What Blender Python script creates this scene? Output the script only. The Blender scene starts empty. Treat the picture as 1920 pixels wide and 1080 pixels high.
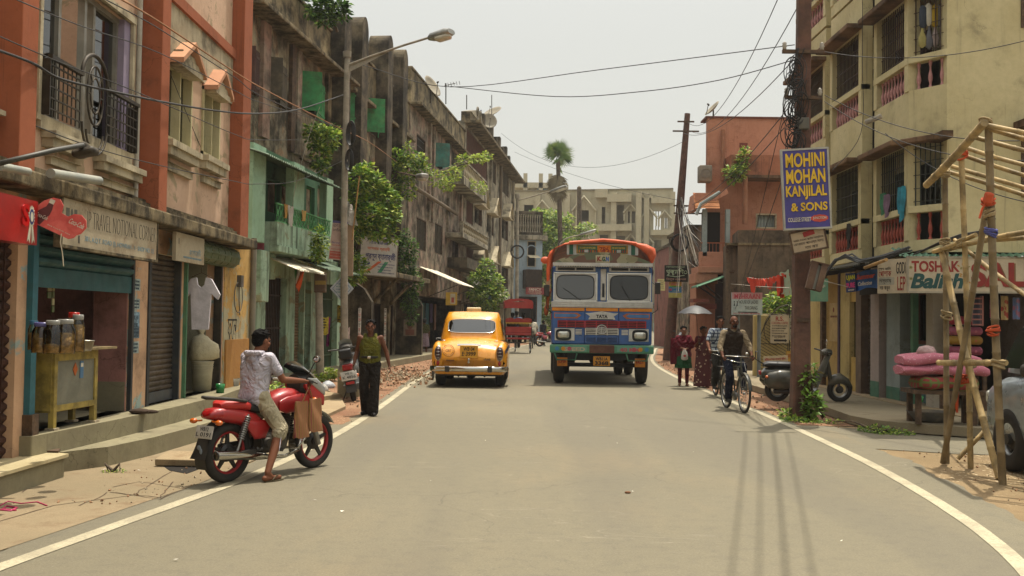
import bpy,math,random
from mathutils import Matrix,Vector,Euler,noise
R=math.radians
PI=math.pi
random.seed(7)
scn=bpy.context.scene
COL=scn.collection
V=Vector
# ---- camera
FPX=1900.0
CAM=V((0,0,1.6))
CM=Matrix.Rotation(R(90+1.81),3,'X')@Matrix.Rotation(R(0.8),3,'Z')
def ray(px,py):
 return CM@V(((px-960)/FPX,(540-py)/FPX,-1))
def G(px,py,z=0.0):
 r=ray(px,py);t=(z-CAM.z)/r.z
 return CAM+r*t
def PY(px,py,y):
 r=ray(px,py);return CAM+r*(y/r.y)
def PX(px,py,x):
 r=ray(px,py);return CAM+r*(x/r.x)
cam=bpy.data.objects.new('camera',bpy.data.cameras.new('camera'))
COL.objects.link(cam)
cam.matrix_world=Matrix.Translation(CAM)@CM.to_4x4()
cam.data.sensor_width=36;cam.data.lens=36*FPX/1920
cam.data.clip_end=3000;cam.data.clip_start=0.05
scn.camera=cam
# ---- materials
MATS={}
def srgb(c):
 if isinstance(c,str):
  c=[int(c[i:i+2],16)/255 for i in(0,2,4)]
  return tuple(((x/12.92)if x<=.04045 else((x+.055)/1.055)**2.4)for x in c)+(1,)
 return tuple(c[:3])+(1,)
class NT:
 def __init__(s,m):
  s.t=m.node_tree;s.n=s.t.nodes;s.l=s.t.links
 def new(s,k,**kw):
  nd=s.n.new(k)
  for a,b in kw.items():setattr(nd,a,b)
  return nd
 def set(s,sock,v):
  if hasattr(v,'is_linked')or isinstance(v,bpy.types.NodeSocket):s.l.new(v,sock)
  else:sock.default_value=v
 def noise(s,co,sc,det=4,rough=.6,scale3=None,dist=0):
  if scale3:
   mp=s.new('ShaderNodeMapping');s.l.new(co,mp.inputs['Vector']);mp.inputs['Scale'].default_value=scale3;co=mp.outputs[0]
  nz=s.new('ShaderNodeTexNoise');s.l.new(co,nz.inputs['Vector'])
  nz.inputs['Scale'].default_value=sc;nz.inputs['Detail'].default_value=det;nz.inputs['Roughness'].default_value=rough
  nz.inputs['Distortion'].default_value=dist
  return nz.outputs['Fac']
 def ramp(s,f,a,b,va=0,vb=1):
  r=s.new('ShaderNodeMapRange');r.clamp=True;r.interpolation_type='SMOOTHSTEP'
  s.l.new(f,r.inputs[0]);r.inputs[1].default_value=a;r.inputs[2].default_value=b
  r.inputs[3].default_value=va;r.inputs[4].default_value=vb
  return r.outputs[0]
 def mix(s,f,a,b,mode='MIX'):
  m=s.new('ShaderNodeMix',data_type='RGBA',blend_type=mode)
  s.set(m.inputs[0],f);s.set(m.inputs[6],a);s.set(m.inputs[7],b)
  return m.outputs[2]
 def math(s,op,a,b=0.0):
  m=s.new('ShaderNodeMath',operation=op);s.set(m.inputs[0],a);s.set(m.inputs[1],b);return m.outputs[0]
def newmat(name):
 m=bpy.data.materials.new(name);m.use_nodes=True
 nt=NT(m);nt.n.clear()
 out=nt.new('ShaderNodeOutputMaterial');bs=nt.new('ShaderNodeBsdfPrincipled')
 nt.l.new(bs.outputs[0],out.inputs[0])
 tc=nt.new('ShaderNodeTexCoord')
 return m,nt,bs,tc.outputs['Object'],out
def mat(name,col,rough=.6,metal=0.0,var=.12,vs=4.0,bump=0.0,bs_=30.0,coat=0.0,spec=.4,emit=0.0,dust=0.0,dustc='9a8b70'):
 """plain paint / metal / cloth with slight uneven colour, optional dust film and relief"""
 if name in MATS:return MATS[name]
 m,nt,b,co,out=newmat(name);c=srgb(col)
 n1=nt.noise(co,vs,5,.65)
 dark=tuple(x*(1-var*1.6)for x in c[:3])+(1,);lite=tuple(min(1,x*(1+var*1.3))for x in c[:3])+(1,)
 cc=nt.mix(nt.ramp(n1,.3,.7),dark,lite)
 if dust:
  n2=nt.noise(co,vs*.7+1,6,.7)
  cc=nt.mix(nt.ramp(n2,.42,.72,dust*.25,min(1,dust)),cc,srgb(dustc))
  nt.l.new(nt.ramp(n2,.4,.7,rough,min(1,rough+.35)),b.inputs['Roughness'])
 else:b.inputs['Roughness'].default_value=rough
 nt.l.new(cc,b.inputs['Base Color'])
 b.inputs['Metallic'].default_value=metal
 b.inputs['Specular IOR Level'].default_value=spec
 if coat:b.inputs['Coat Weight'].default_value=coat;b.inputs['Coat Roughness'].default_value=.08
 if bump:
  bp=nt.new('ShaderNodeBump');bp.inputs['Strength'].default_value=min(1,bump);bp.inputs['Distance'].default_value=.02
  nt.l.new(nt.noise(co,bs_,5,.6),bp.inputs['Height']);nt.l.new(bp.outputs[0],b.inputs['Normal'])
 if emit:nt.l.new(cc,b.inputs['Emission Color']);b.inputs['Emission Strength'].default_value=emit
 MATS[name]=m;return m
def wall(name,col,col2=None,stain='2c2822',amt=.45,streak=.5,patch=None,pamt=.3,brick=None,rough=.9,sc=1.0,bump=.5):
 """weathered lime plaster: two tones, soft mould blotches, rain streaks, fallen patches showing brick"""
 if name in MATS:return MATS[name]
 m,nt,b,co,out=newmat(name)
 c=srgb(col);c2=srgb(col2)if col2 else tuple(x*.72 for x in c[:3])+(1,)
 cc=nt.mix(nt.ramp(nt.noise(co,.9*sc,6,.62),.35,.65),c,c2)
 fine=nt.noise(co,9*sc,8,.7)
 cc=nt.mix(nt.ramp(fine,.35,.75,0,.28),cc,tuple(x*.55 for x in c[:3])+(1,))
 if patch:
  pf=nt.ramp(nt.noise(co,1.7*sc,7,.6,dist=.6),.62-pamt*.3,.66-pamt*.3)
  cc=nt.mix(pf,cc,srgb(patch))
 if brick:
  sp=nt.new('ShaderNodeSeparateXYZ');nt.l.new(co,sp.inputs[0])
  cb=nt.new('ShaderNodeCombineXYZ');nt.l.new(nt.math('ADD',sp.outputs[0],sp.outputs[1]),cb.inputs[0]);nt.l.new(sp.outputs[2],cb.inputs[1])
  bt=nt.new('ShaderNodeTexBrick');nt.l.new(cb.outputs[0],bt.inputs['Vector'])
  bt.inputs['Scale'].default_value=1;bt.inputs['Brick Width'].default_value=.23;bt.inputs['Row Height'].default_value=.075;bt.inputs['Mortar Size'].default_value=.008
  bt.inputs['Color1'].default_value=srgb(brick);bt.inputs['Color2'].default_value=tuple(x*.6 for x in srgb(brick)[:3])+(1,);bt.inputs['Mortar'].default_value=srgb('5b5244')
  bf=nt.ramp(nt.noise(co,.8*sc,7,.65,dist=.4),.655,.675)
  cc=nt.mix(bf,cc,bt.outputs['Color'])
 st=srgb(stain)
 blot=nt.ramp(nt.noise(co,1.3*sc,9,.68),.62-amt*.35,.82-amt*.25,0,min(1,.45+amt*.6))
 cc=nt.mix(blot,cc,st)
 stk=nt.ramp(nt.noise(co,1.0,6,.6,scale3=(5,5,.35)),.7-streak*.25,.9-streak*.2,0,min(1,.35+streak*.5))
 cc=nt.mix(stk,cc,st)
 dr=nt.math('MULTIPLY',nt.ramp(nt.noise(co,1.0,5,.65,scale3=(16,16,.6)),.56,.68,0,.75*min(1,streak+.15)),nt.ramp(nt.noise(co,.9,3,.5),.42,.6))
 cc=nt.mix(dr,cc,st)
 vo=nt.new('ShaderNodeTexVoronoi');vo.feature='DISTANCE_TO_EDGE';vo.inputs['Scale'].default_value=1.1*sc
 ad=nt.new('ShaderNodeVectorMath');ad.operation='ADD';nz=nt.new('ShaderNodeTexNoise');nz.inputs['Scale'].default_value=2.5;nz.inputs['Detail'].default_value=6;nt.l.new(co,nz.inputs['Vector']);nt.l.new(co,ad.inputs[0]);nt.l.new(nz.outputs['Color'],ad.inputs[1]);nt.l.new(ad.outputs[0],vo.inputs['Vector'])
 ck=nt.math('MULTIPLY',nt.ramp(vo.outputs['Distance'],.003,.009,.45,0),nt.ramp(nt.noise(co,.6,2,.5),.48,.56));cc=nt.mix(ck,cc,st)
 cc=nt.mix(nt.ramp(nt.noise(co,22*sc,5,.75),.6,.72,0,.2+amt*.5),cc,st)
 nt.l.new(cc,b.inputs['Base Color']);b.inputs['Roughness'].default_value=rough;b.inputs['Specular IOR Level'].default_value=.15
 bp=nt.new('ShaderNodeBump');bp.inputs['Strength'].default_value=bump;bp.inputs['Distance'].default_value=.03
 h=nt.math('ADD',nt.math('MULTIPLY',fine,.5),nt.math('MULTIPLY',blot,-.25))
 nt.l.new(h,bp.inputs['Height']);nt.l.new(bp.outputs[0],b.inputs['Normal'])
 MATS[name]=m;return m
def glass(name,tint='b8c4c0',refl=.12,tr=.8):
 """thin pane: tinted see-through with a mirror sheen"""
 if name in MATS:return MATS[name]
 m,nt,b,co,out=newmat(name)
 t=nt.new('ShaderNodeBsdfTransparent');t.inputs[0].default_value=tuple(x*tr for x in srgb(tint)[:3])+(1,)
 g=nt.new('ShaderNodeBsdfGlossy');g.inputs['Roughness'].default_value=.04
 lw=nt.new('ShaderNodeFresnel');lw.inputs[0].default_value=1.45
 mx=nt.new('ShaderNodeMixShader');nt.l.new(nt.math('ADD',lw.outputs[0],refl),mx.inputs[0])
 nt.l.new(t.outputs[0],mx.inputs[1]);nt.l.new(g.outputs[0],mx.inputs[2]);nt.l.new(mx.outputs[0],out.inputs[0])
 MATS[name]=m;return m
def leafmat(name,col,col2):
 if name in MATS:return MATS[name]
 m,nt,b,co,out=newmat(name)
 cc=nt.mix(nt.ramp(nt.noise(co,3.0,3,.6),.35,.65),srgb(col),srgb(col2))
 nt.l.new(cc,b.inputs['Base Color']);b.inputs['Roughness'].default_value=.5;b.inputs['Specular IOR Level'].default_value=.35
 tr=nt.new('ShaderNodeBsdfTranslucent');nt.l.new(cc,tr.inputs[0])
 mx=nt.new('ShaderNodeMixShader');mx.inputs[0].default_value=.35
 nt.l.new(b.outputs[0],mx.inputs[1]);nt.l.new(tr.outputs[0],mx.inputs[2]);nt.l.new(mx.outputs[0],out.inputs[0])
 MATS[name]=m;return m
# ---- things
def tag(o,label=None,cat=None,group=None,kind=None,category=None):
 cat=cat or category
 if label:o['label']=label
 if cat:o['category']=cat
 if group:o['group']=group
 if kind:o['kind']=kind
 return o
def thing(name,label,cat,loc=(0,0,0),rz=0.0,group=None,M=None):
 o=bpy.data.objects.new(name,None);COL.objects.link(o)
 o.empty_display_size=.2
 o.matrix_world=M if M is not None else Matrix.Translation(V(loc))@Matrix.Rotation(rz,4,'Z')
 tag(o,label,cat,group)
 return o
def root_of(o):
 while o.parent:o=o.parent
 return o
def kids(o):return[c for c in bpy.data.objects if c.parent==o]
def copy_tree(o,parent=None):
 c=o.copy();COL.objects.link(c)
 if parent is not None:c.parent=parent
 for ch in kids(o):copy_tree(ch,c)
 return c
class B:
 """mesh builder; M = current frame"""
 def __init__(s,M=None):
  s.v=[];s.f=[];s.m=[];s.s=[];s.M=M.copy()if M is not None else Matrix.Identity(4)
 def add(s,vs,fs,mi=0,sm=False,T=None):
  M=s.M@T if T is not None else s.M
  k=len(s.v);s.v+=[M@V(p)for p in vs]
  for f in fs:s.f.append([i+k for i in f]);s.m.append(mi);s.s.append(sm)
  return s
 def bb(s,x0,x1,y0,y1,z0,z1,mi=0,T=None):
  vs=[(x,y,z)for x in(x0,x1)for y in(y0,y1)for z in(z0,z1)]
  return s.add(vs,[(0,1,3,2),(4,6,7,5),(0,4,5,1),(2,3,7,6),(0,2,6,4),(1,5,7,3)],mi,False,T)
 def box(s,c,d,mi=0,rot=None):
  T=Matrix.Translation(V(c))@(Euler(rot).to_matrix().to_4x4()if rot else Matrix.Identity(4))
  return s.bb(-d[0]/2,d[0]/2,-d[1]/2,d[1]/2,-d[2]/2,d[2]/2,mi,T)
 def rbox(s,c,d,r=.02,mi=0,rot=None,n=3):
  """box with rounded vertical-profile edges (superellipse loft along y)"""
  T=Matrix.Translation(V(c))@(Euler(rot).to_matrix().to_4x4()if rot else Matrix.Identity(4))
  hx,hy,hz=d[0]/2,d[1]/2,d[2]/2;r=min(r,hx*.99,hy*.99,hz*.99)
  ring=lambda q:[(sx*(hx-r)+q*r*math.cos(a),sz*(hz-r)+q*r*math.sin(a))for(sx,sz,a0)in((1,1,0),(-1,1,90),(-1,-1,180),(1,-1,270))for a in[R(a0+90*i/n)for i in range(n+1)]]
  rings=[]
  for q,y in((0,-hy),(.7,-hy+.3*r),(1,-hy+r),(1,hy-r),(.7,hy-.3*r),(0,hy)):
   rings.append([(x,y,z)for x,z in ring(q)])
  return s.loft(rings,mi,True,True,T)
 def loft(s,rings,mi=0,sm=True,cap=True,T=None,closed=True):
  n=len(rings[0]);vs=[p for r in rings for p in r];fs=[]
  for i in range(len(rings)-1):
   for j in range(n if closed else n-1):
    a=i*n+j;b=i*n+(j+1)%n;fs.append((a,b,b+n,a+n))
  s.add(vs,fs,mi,sm,T)
  if cap and closed:
   s.add(rings[0],[tuple(range(n))[::-1]],mi,False,T);s.add(rings[-1],[tuple(range(n))],mi,False,T)
  return s
 def tube(s,pts,r,n=8,mi=0,sm=True,cap=True,T=None):
  pts=[V(p)for p in pts];rings=[];up=None
  for i,p in enumerate(pts):
   d=(pts[min(i+1,len(pts)-1)]-pts[max(i-1,0)])
   if d.length<1e-9:d=V((0,0,1))
   d.normalize()
   if up is None:up=V((0,0,1))if abs(d.z)<.9 else V((1,0,0))
   a=d.cross(up)
   if a.length<1e-5:a=d.cross(V((.3,.8,.1)))
   a.normalize();b2=d.cross(a).normalized();up=-b2 if False else b2.cross(d)if False else up
   rr=r[i]if isinstance(r,(list,tuple))else r
   rings.append([p+a*math.cos(2*PI*j/n)*rr+b2*math.sin(2*PI*j/n)*rr for j in range(n)])
  return s.loft(rings,mi,sm,cap,T)
 def cyl(s,p0,p1,r0,r1=None,n=16,mi=0,sm=True,T=None):
  return s.tube([p0,p1],[r0,r0 if r1 is None else r1],n,mi,sm,True,T)
 def lathe(s,prof,n=16,c=(0,0,0),axis='Z',mi=0,sm=True,T=None,a0=0,a1=2*PI):
  rings=[];full=abs(a1-a0-2*PI)<1e-6;k=n if full else n+1
  for r,h in prof:
   ring=[]
   for j in range(k):
    a=a0+(a1-a0)*j/n;x,y=r*math.cos(a),r*math.sin(a)
    p=(x,y,h)if axis=='Z' else((h,x,y)if axis=='X' else(y,h,x))
    ring.append((p[0]+c[0],p[1]+c[1],p[2]+c[2]))
   rings.append(ring)
  return s.loft(rings,mi,sm,False,T,closed=full)
 def ell(s,c,r,n=12,mi=0,T=None,m=None):
  m=m or max(6,n//2+2)
  prof=[(math.sin(PI*i/m),-math.cos(PI*i/m))for i in range(m+1)]
  TT=Matrix.Translation(V(c))@Matrix.Diagonal((r[0],r[1],r[2],1))
  if T is not None:TT=T@TT
  return s.lathe([(max(a,1e-4),b)for a,b in prof],n,mi=mi,T=TT)
 def prism(s,poly,d0,d1,mi=0,T=None,sm=False):
  """poly in local xy, extruded along local z"""
  n=len(poly);vs=[(p[0],p[1],d0)for p in poly]+[(p[0],p[1],d1)for p in poly]
  fs=[tuple(range(n))[::-1],tuple(range(n,2*n))]
  s.add(vs,fs,mi,False,T)
  s.add(vs,[(i,(i+1)%n,(i+1)%n+n,i+n)for i in range(n)],mi,sm,T)
  return s
 def torus(s,c,Rr,r,n=24,m=8,axis='Z',mi=0,T=None,a0=0,a1=2*PI):
  full=abs(a1-a0-2*PI)<1e-6;rings=[]
  for i in range(n+1):
   a=a0+(a1-a0)*i/n;ring=[]
   for j in range(m):
    q=2*PI*j/m;rr=Rr+r*math.cos(q);h=r*math.sin(q);x,y=rr*math.cos(a),rr*math.sin(a)
    p=(x,y,h)if axis=='Z' else((h,x,y)if axis=='X' else(x,h,y))
    ring.append((p[0]+c[0],p[1]+c[1],p[2]+c[2]))
   rings.append(ring)
  return s.loft(rings,mi,True,not full,T)
 def quad(s,a,b,c,d,mi=0,sm=False):return s.add([a,b,c,d],[(0,1,2,3)],mi,sm)
 def grid(s,fn,nu,nv,mi=0,sm=True,T=None):
  vs=[fn(i/nu,j/nv)for i in range(nu+1)for j in range(nv+1)]
  fs=[(i*(nv+1)+j,(i+1)*(nv+1)+j,(i+1)*(nv+1)+j+1,i*(nv+1)+j+1)for i in range(nu)for j in range(nv)]
  return s.add(vs,fs,mi,sm,T)
 def text(s,body,x,y,w,h,z=.002,mi=0,bold=0.0,ext=.0015,shear=0.0,T=None,rot=0.0):
  """letters fitted into the box with lower-left corner (x, y), size w x h, in the local xy plane"""
  cu=bpy.data.curves.new('t','FONT');cu.body=body;cu.resolution_u=3;cu.offset=bold;cu.shear=shear
  cu.extrude=0.01
  ob=bpy.data.objects.new('t',cu);COL.objects.link(ob)
  me=bpy.data.meshes.new_from_object(ob)
  vs=[v.co.copy()for v in me.vertices];fs=[tuple(p.vertices)for p in me.polygons]
  bpy.data.objects.remove(ob);bpy.data.curves.remove(cu);bpy.data.meshes.remove(me)
  if not vs:return s
  x0=min(v.x for v in vs);x1=max(v.x for v in vs);y0=min(v.y for v in vs);y1=max(v.y for v in vs)
  kx=w/max(1e-6,x1-x0);ky=h/max(1e-6,y1-y0)
  out=[]
  for v in vs:
   a,b_=(v.x-x0)*kx,(v.y-y0)*ky
   if rot:a,b_=a*math.cos(rot)-b_*math.sin(rot),a*math.sin(rot)+b_*math.cos(rot)
   out.append((x+a,y+b_,z+(ext if v.z>0 else-.0005)))
  return s.add(out,fs,mi,False,T)
 def scrib(s,x,y,w,h,z=.002,mi=0,seed=0,gap=.35):
  """one line of lettering too small to read: a row of uneven strokes"""
  rnd=random.Random(seed);a=x
  while a<x+w:
   cw=h*rnd.uniform(.35,.6)
   if a+cw>x+w:break
   k=rnd.randint(0,4);t=h*.16
   s.bb(a,a+t,y,y+h,z,z+.0012,mi)
   if k in(0,1,3):s.bb(a+t,a+cw,y+h-t,y+h,z,z+.0012,mi)
   if k in(1,2):s.bb(a+t,a+cw,y,y+t,z,z+.0012,mi)
   if k in(2,3):s.bb(a+t,a+cw,y+h*.42,y+h*.42+t,z,z+.0012,mi)
   if k in(0,2,4):s.bb(a+cw-t,a+cw,y+(t if k==2 else 0),y+h-(t if k==0 else 0),z+.0001,z+.0013,mi)
   a+=cw+h*(.14 if rnd.random()>.18 else gap)
  return s
 def capsule(s,p0,p1,r0,r1,n=12):
  p0=V(p0);p1=V(p1);d=p1-p0;L=max(d.length,1e-5);q=d.normalized().to_track_quat('Z','Y').to_matrix().to_4x4()
  T=Matrix.Translation(p0)@q;prof=[]
  for i in range(5):a=PI/2*(1-i/4);prof.append((max(1e-4,r0*math.cos(a)),-r0*math.sin(a)))
  for i in range(5):a=PI/2*i/4;prof.append((max(1e-4,r1*math.cos(a)),L+r1*math.sin(a)))
  return s.lathe(prof,n,T=T)
 def mesh(s,name):
  me=bpy.data.meshes.new(name);me.from_pydata([tuple(v)for v in s.v],[],s.f)
  for p,mi,sm in zip(me.polygons,s.m,s.s):p.material_index=mi;p.use_smooth=sm
  me.update();return me
 def build(s,name,mats,parent=None,world=None,bevel=0.0,**kw):
  """one mesh object; parts of a thing placed in world coordinates are brought into its root's frame"""
  if not isinstance(mats,(list,tuple)):mats=[mats]
  if parent is not None:
   rt=root_of(parent)
   if world or(world is None and rt.get('_w')):
    inv=rt.matrix_world.inverted();s.v=[inv@v for v in s.v]
  org=None
  if parent is None and s.v:
   n=len(s.v);cx=sum(v.x for v in s.v)/n;cy=sum(v.y for v in s.v)/n;cz=min(v.z for v in s.v)
   org=V((cx,cy,cz));s.v=[v-org for v in s.v]
  me=s.mesh(name)
  for m in mats:me.materials.append(m)
  o=bpy.data.objects.new(name,me);COL.objects.link(o)
  if parent is not None:o.parent=parent
  if org is not None:o.location=org
  if bevel:
   md=o.modifiers.new('bevel','BEVEL');md.width=bevel;md.segments=2;md.limit_method='ANGLE';md.angle_limit=R(40)
  tag(o,**kw)
  return o
def wthing(name,label,cat,loc,group=None,rz=0.0):
 """a thing whose parts are written in world coordinates"""
 o=thing(name,label,cat,loc,rz,group);o['_w']=1;return o
def place_copy(src,**kw):
 c=copy_tree(src)
 return c
class Facade:
 """wall plane from plan point a to b; local x along, y up, z out of the wall to the street"""
 def __init__(s,a,b):
  a=V((a[0],a[1],0));b=V((b[0],b[1],0));u=(b-a).normalized();n=u.cross(V((0,0,1)))
  s.o=a;s.u=u;s.n=n;s.len=(b-a).length
  s.M=Matrix(((u.x,0,n.x,a.x),(u.y,0,n.y,a.y),(0,1,0,0),(0,0,0,1)))
 def p(s,px,py,off=0.0):
  r=ray(px,py);t=((s.o+s.n*off)-CAM).dot(s.n)/r.dot(s.n);q=CAM+r*t
  return((q-s.o).dot(s.u),q.z)
 def rect(s,xl,xr,yt,yb,off=0.0):
  """pixel box -> u0, u1, v0, v1 on the wall (yt, yb read at the middle of the box)"""
  ym=(yt+yb)/2;xm=(xl+xr)/2
  u0=s.p(xl,ym,off)[0];u1=s.p(xr,ym,off)[0];v1=s.p(xm,yt,off)[1];v0=s.p(xm,yb,off)[1]
  if u0>u1:u0,u1=u1,u0
  return u0,u1,v0,v1
 def w(s,u,v,off=0.0):return s.o+s.u*u+V((0,0,v))+s.n*off
 def b(s):return B(s.M)
def hole_wall(b,u0,u1,v0,v1,w0,w1,holes,mi=0):
 """solid wall slab with rectangular openings (grid decomposition)"""
 us=sorted({u0,u1,*[min(max(h[i],u0),u1)for h in holes for i in(0,1)]});vs=sorted({v0,v1,*[min(max(h[i],v0),v1)for h in holes for i in(2,3)]})
 for j in range(len(vs)-1):
  run=None
  for i in range(len(us)-1):
   cu=(us[i]+us[i+1])/2;cv=(vs[j]+vs[j+1])/2
   solid=not any(h[0]<cu<h[1]and h[2]<cv<h[3]for h in holes)
   if solid:
    if run is None:run=us[i]
    end=us[i+1]
   if(not solid or i==len(us)-2)and run is not None:
    b.bb(run,end,vs[j],vs[j+1],w0,w1,mi);run=None
def leaves(b,cs,n,size,seed=0,mats=3,flat=.35,droop=.3,smin=.6):
 """many single leaves spread through clump volumes cs = [(centre, (rx, ry, rz))]"""
 rnd=random.Random(seed);tot=sum(c[1][0]*c[1][1]*c[1][2]for c in cs)**1.0
 wts=[(c[1][0]*c[1][1]*c[1][2])**.7 for c in cs]
 for _ in range(n):
  c,rr=rnd.choices(cs,wts)[0]
  while True:
   p=V((rnd.uniform(-1,1),rnd.uniform(-1,1),rnd.uniform(-1,1)))
   if .35<p.length<1:break
  q=V(c)+V((p.x*rr[0],p.y*rr[1],p.z*rr[2]))
  sz=size*rnd.uniform(smin,1.25);az=rnd.uniform(0,2*PI)
  out=V((p.x,p.y,p.z*.6+rnd.uniform(-.4,.4)));out=(out.normalized()+V((math.cos(az),math.sin(az),rnd.uniform(-droop*2,.5)))*.9).normalized()
  side=out.cross(V((rnd.uniform(-.5,.5),rnd.uniform(-.5,.5),1))).normalized();up=side.cross(out)
  a=q;tip=q+out*sz;mid=q+out*sz*.45+up*sz*.06;wdt=sz*.28
  b.add([a,mid+side*wdt-up*sz*.05,tip-up*sz*.12,mid-side*wdt-up*sz*.05,mid],[(0,1,4),(1,2,4),(2,3,4),(3,0,4)],rnd.randrange(mats),False)
 return b
# ---- ground, road, verges
def interp(tab):
 def f(y):
  if y<=tab[0][0]:return tab[0][1]
  if y>=tab[-1][0]:return tab[-1][1]
  for i in range(len(tab)-1):
   if tab[i][0]<=y<=tab[i+1][0]:break
  p1,p2=tab[i],tab[i+1];p0=tab[max(0,i-1)];p3=tab[min(len(tab)-1,i+2)]
  t=(y-p1[0])/(p2[0]-p1[0]);d=p2[0]-p1[0]
  m1=(p2[1]-p0[1])/max(1e-6,p2[0]-p0[0])*d;m2=(p3[1]-p1[1])/max(1e-6,p3[0]-p1[0])*d
  return(2*t**3-3*t*t+1)*p1[1]+(t**3-2*t*t+t)*m1+(-2*t**3+3*t*t)*p2[1]+(t**3-t*t)*m2
 return f
LX=interp([(-8,-4.6),(0,-4.0),(6.3,-3.2),(7.65,-2.98),(9.74,-2.64),(12.5,-2.42),(16.4,-2.33),(30.4,-2.4),(40,-1.8),(51,-.7),(68,1.4),(80,4),(95,10),(112,20)])
RX=interp([(-8,.2),(0,1.6),(5,2.85),(6.8,3.42),(8.4,3.76),(11.2,4.1),(14.2,4.3),(16.9,4.42),(25.3,4.62),(38,5.4),(50,7),(69,10.5),(85,17),(100,28),(112,42)])
def gz(y):return max(0,(y-72))*.024
def strip(name,fa,fb,y0,y1,z,m,step=1.0,**kw):
 b=B();n=max(2,int((y1-y0)/step));ys=[y0+(y1-y0)*i/n for i in range(n+1)]
 if y0<72<y1:ys=sorted(set(ys+[72]))
 vs=[];fs=[]
 for y in ys:vs+=[(fa(y),y,gz(y)+z),(fb(y),y,gz(y)+z)]
 for i in range(len(ys)-1):fs.append((2*i,2*i+1,2*i+3,2*i+2))
 b.add(vs,fs);return b.build(name,m,**kw)
def groundmat(name,base,alt,third,s1=.35,speck=None,bump=.6,bsc=14,mid=.5,wd=.12):
 m,nt,b,co,out=newmat(name)
 a=nt.ramp(nt.noise(co,s1,8,.65),mid-wd,mid+wd)
 c=nt.mix(a,srgb(base),srgb(alt))
 c=nt.mix(nt.ramp(nt.noise(co,2.2,8,.7),.5,.72,0,.8),c,srgb(third))
 f=nt.noise(co,60,4,.7)
 c=nt.mix(nt.ramp(f,.3,.75,0,.35),c,tuple(x*.5 for x in srgb(base)[:3])+(1,))
 if speck:
  vo=nt.new('ShaderNodeTexVoronoi');vo.inputs['Scale'].default_value=16;nt.l.new(co,vo.inputs['Vector'])
  g=nt.math('MULTIPLY',nt.ramp(vo.outputs['Distance'],.16,.24,1,0),nt.ramp(nt.noise(co,.8,3,.5),.5,.6))
  c=nt.mix(g,c,srgb(speck))
 nt.l.new(c,b.inputs['Base Color']);b.inputs['Roughness'].default_value=.93;b.inputs['Specular IOR Level'].default_value=.2
 bp=nt.new('ShaderNodeBump');bp.inputs['Strength'].default_value=bump;bp.inputs['Distance'].default_value=.03
 nt.l.new(nt.math('ADD',nt.noise(co,bsc,8,.7),nt.math('MULTIPLY',nt.noise(co,90,2,.6),.4)),bp.inputs['Height']);nt.l.new(bp.outputs[0],b.inputs['Normal'])
 return m
m_dirt=groundmat('packed_dirt','7c6a4e','8c785a','6c5640',speck='c4b394')
m_red=groundmat('brick_dust','7a5842','8a6a50','806a50',s1=.8,speck='b99c7c')
m_pave=groundmat('tan_concrete','7d7058','8a7a60','6f5a44',s1=.5,bump=.3)
def roadmat():
 m,nt,b,co,out=newmat('dusty_asphalt')
 c=nt.mix(nt.ramp(nt.noise(co,.12,5,.55),.35,.65),srgb('6b6553'),srgb('746d59'))
 c=nt.mix(nt.ramp(nt.noise(co,.35,7,.6,scale3=(1,.45,1)),.52,.75,0,.6),c,srgb('85765a'))
 c=nt.mix(nt.ramp(nt.noise(co,1.6,6,.6,scale3=(1.6,.25,1)),.6,.8,0,.3),c,srgb('59564d'))
 c=nt.mix(nt.ramp(nt.noise(co,7,7,.75),.45,.68,0,.35),c,srgb('565248'))
 c=nt.mix(nt.ramp(nt.noise(co,55,4,.8),.4,.66,0,.4),c,srgb('4a463c'))
 c=nt.mix(nt.ramp(nt.noise(co,38,3,.8),.6,.7,0,.4),c,srgb('958e7e'))
 w=nt.noise(co,.6,4,.6,scale3=(.4,1.4,1),dist=1.5)
 g=nt.math('MULTIPLY',nt.ramp(nt.math('ABSOLUTE',nt.math('SUBTRACT',w,.5)),.0,.004,.35,0),nt.ramp(nt.noise(co,.4,2,.5),.5,.6))
 c=nt.mix(g,c,srgb('9b927d'))
 c=nt.mix(nt.ramp(nt.noise(co,.55,3,.5,scale3=(1.3,.12,1)),.5,.62,0,.28),c,srgb('57534a'))
 vo=nt.new('ShaderNodeTexVoronoi');vo.feature='DISTANCE_TO_EDGE';vo.inputs['Scale'].default_value=.32;ad=nt.new('ShaderNodeVectorMath');ad.operation='ADD';nz=nt.new('ShaderNodeTexNoise');nz.inputs['Scale'].default_value=1.1;nz.inputs['Detail'].default_value=7;nt.l.new(co,nz.inputs['Vector']);nt.l.new(co,ad.inputs[0]);nt.l.new(nz.outputs['Color'],ad.inputs[1]);nt.l.new(ad.outputs[0],vo.inputs['Vector'])
 c=nt.mix(nt.math('MULTIPLY',nt.ramp(vo.outputs['Distance'],.001,.005,.3,0),nt.ramp(nt.noise(co,.25,2,.5),.5,.6)),c,srgb('3f3b33'))
 nt.l.new(c,b.inputs['Base Color']);b.inputs['Roughness'].default_value=.82;b.inputs['Specular IOR Level'].default_value=.3
 bp=nt.new('ShaderNodeBump');bp.inputs['Strength'].default_value=.5;bp.inputs['Distance'].default_value=.012
 nt.l.new(nt.math('ADD',nt.noise(co,110,4,.8),nt.math('MULTIPLY',nt.noise(co,1.2,4,.6),.8)),bp.inputs['Height']);nt.l.new(bp.outputs[0],b.inputs['Normal'])
 return m
m_road=roadmat()
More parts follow.
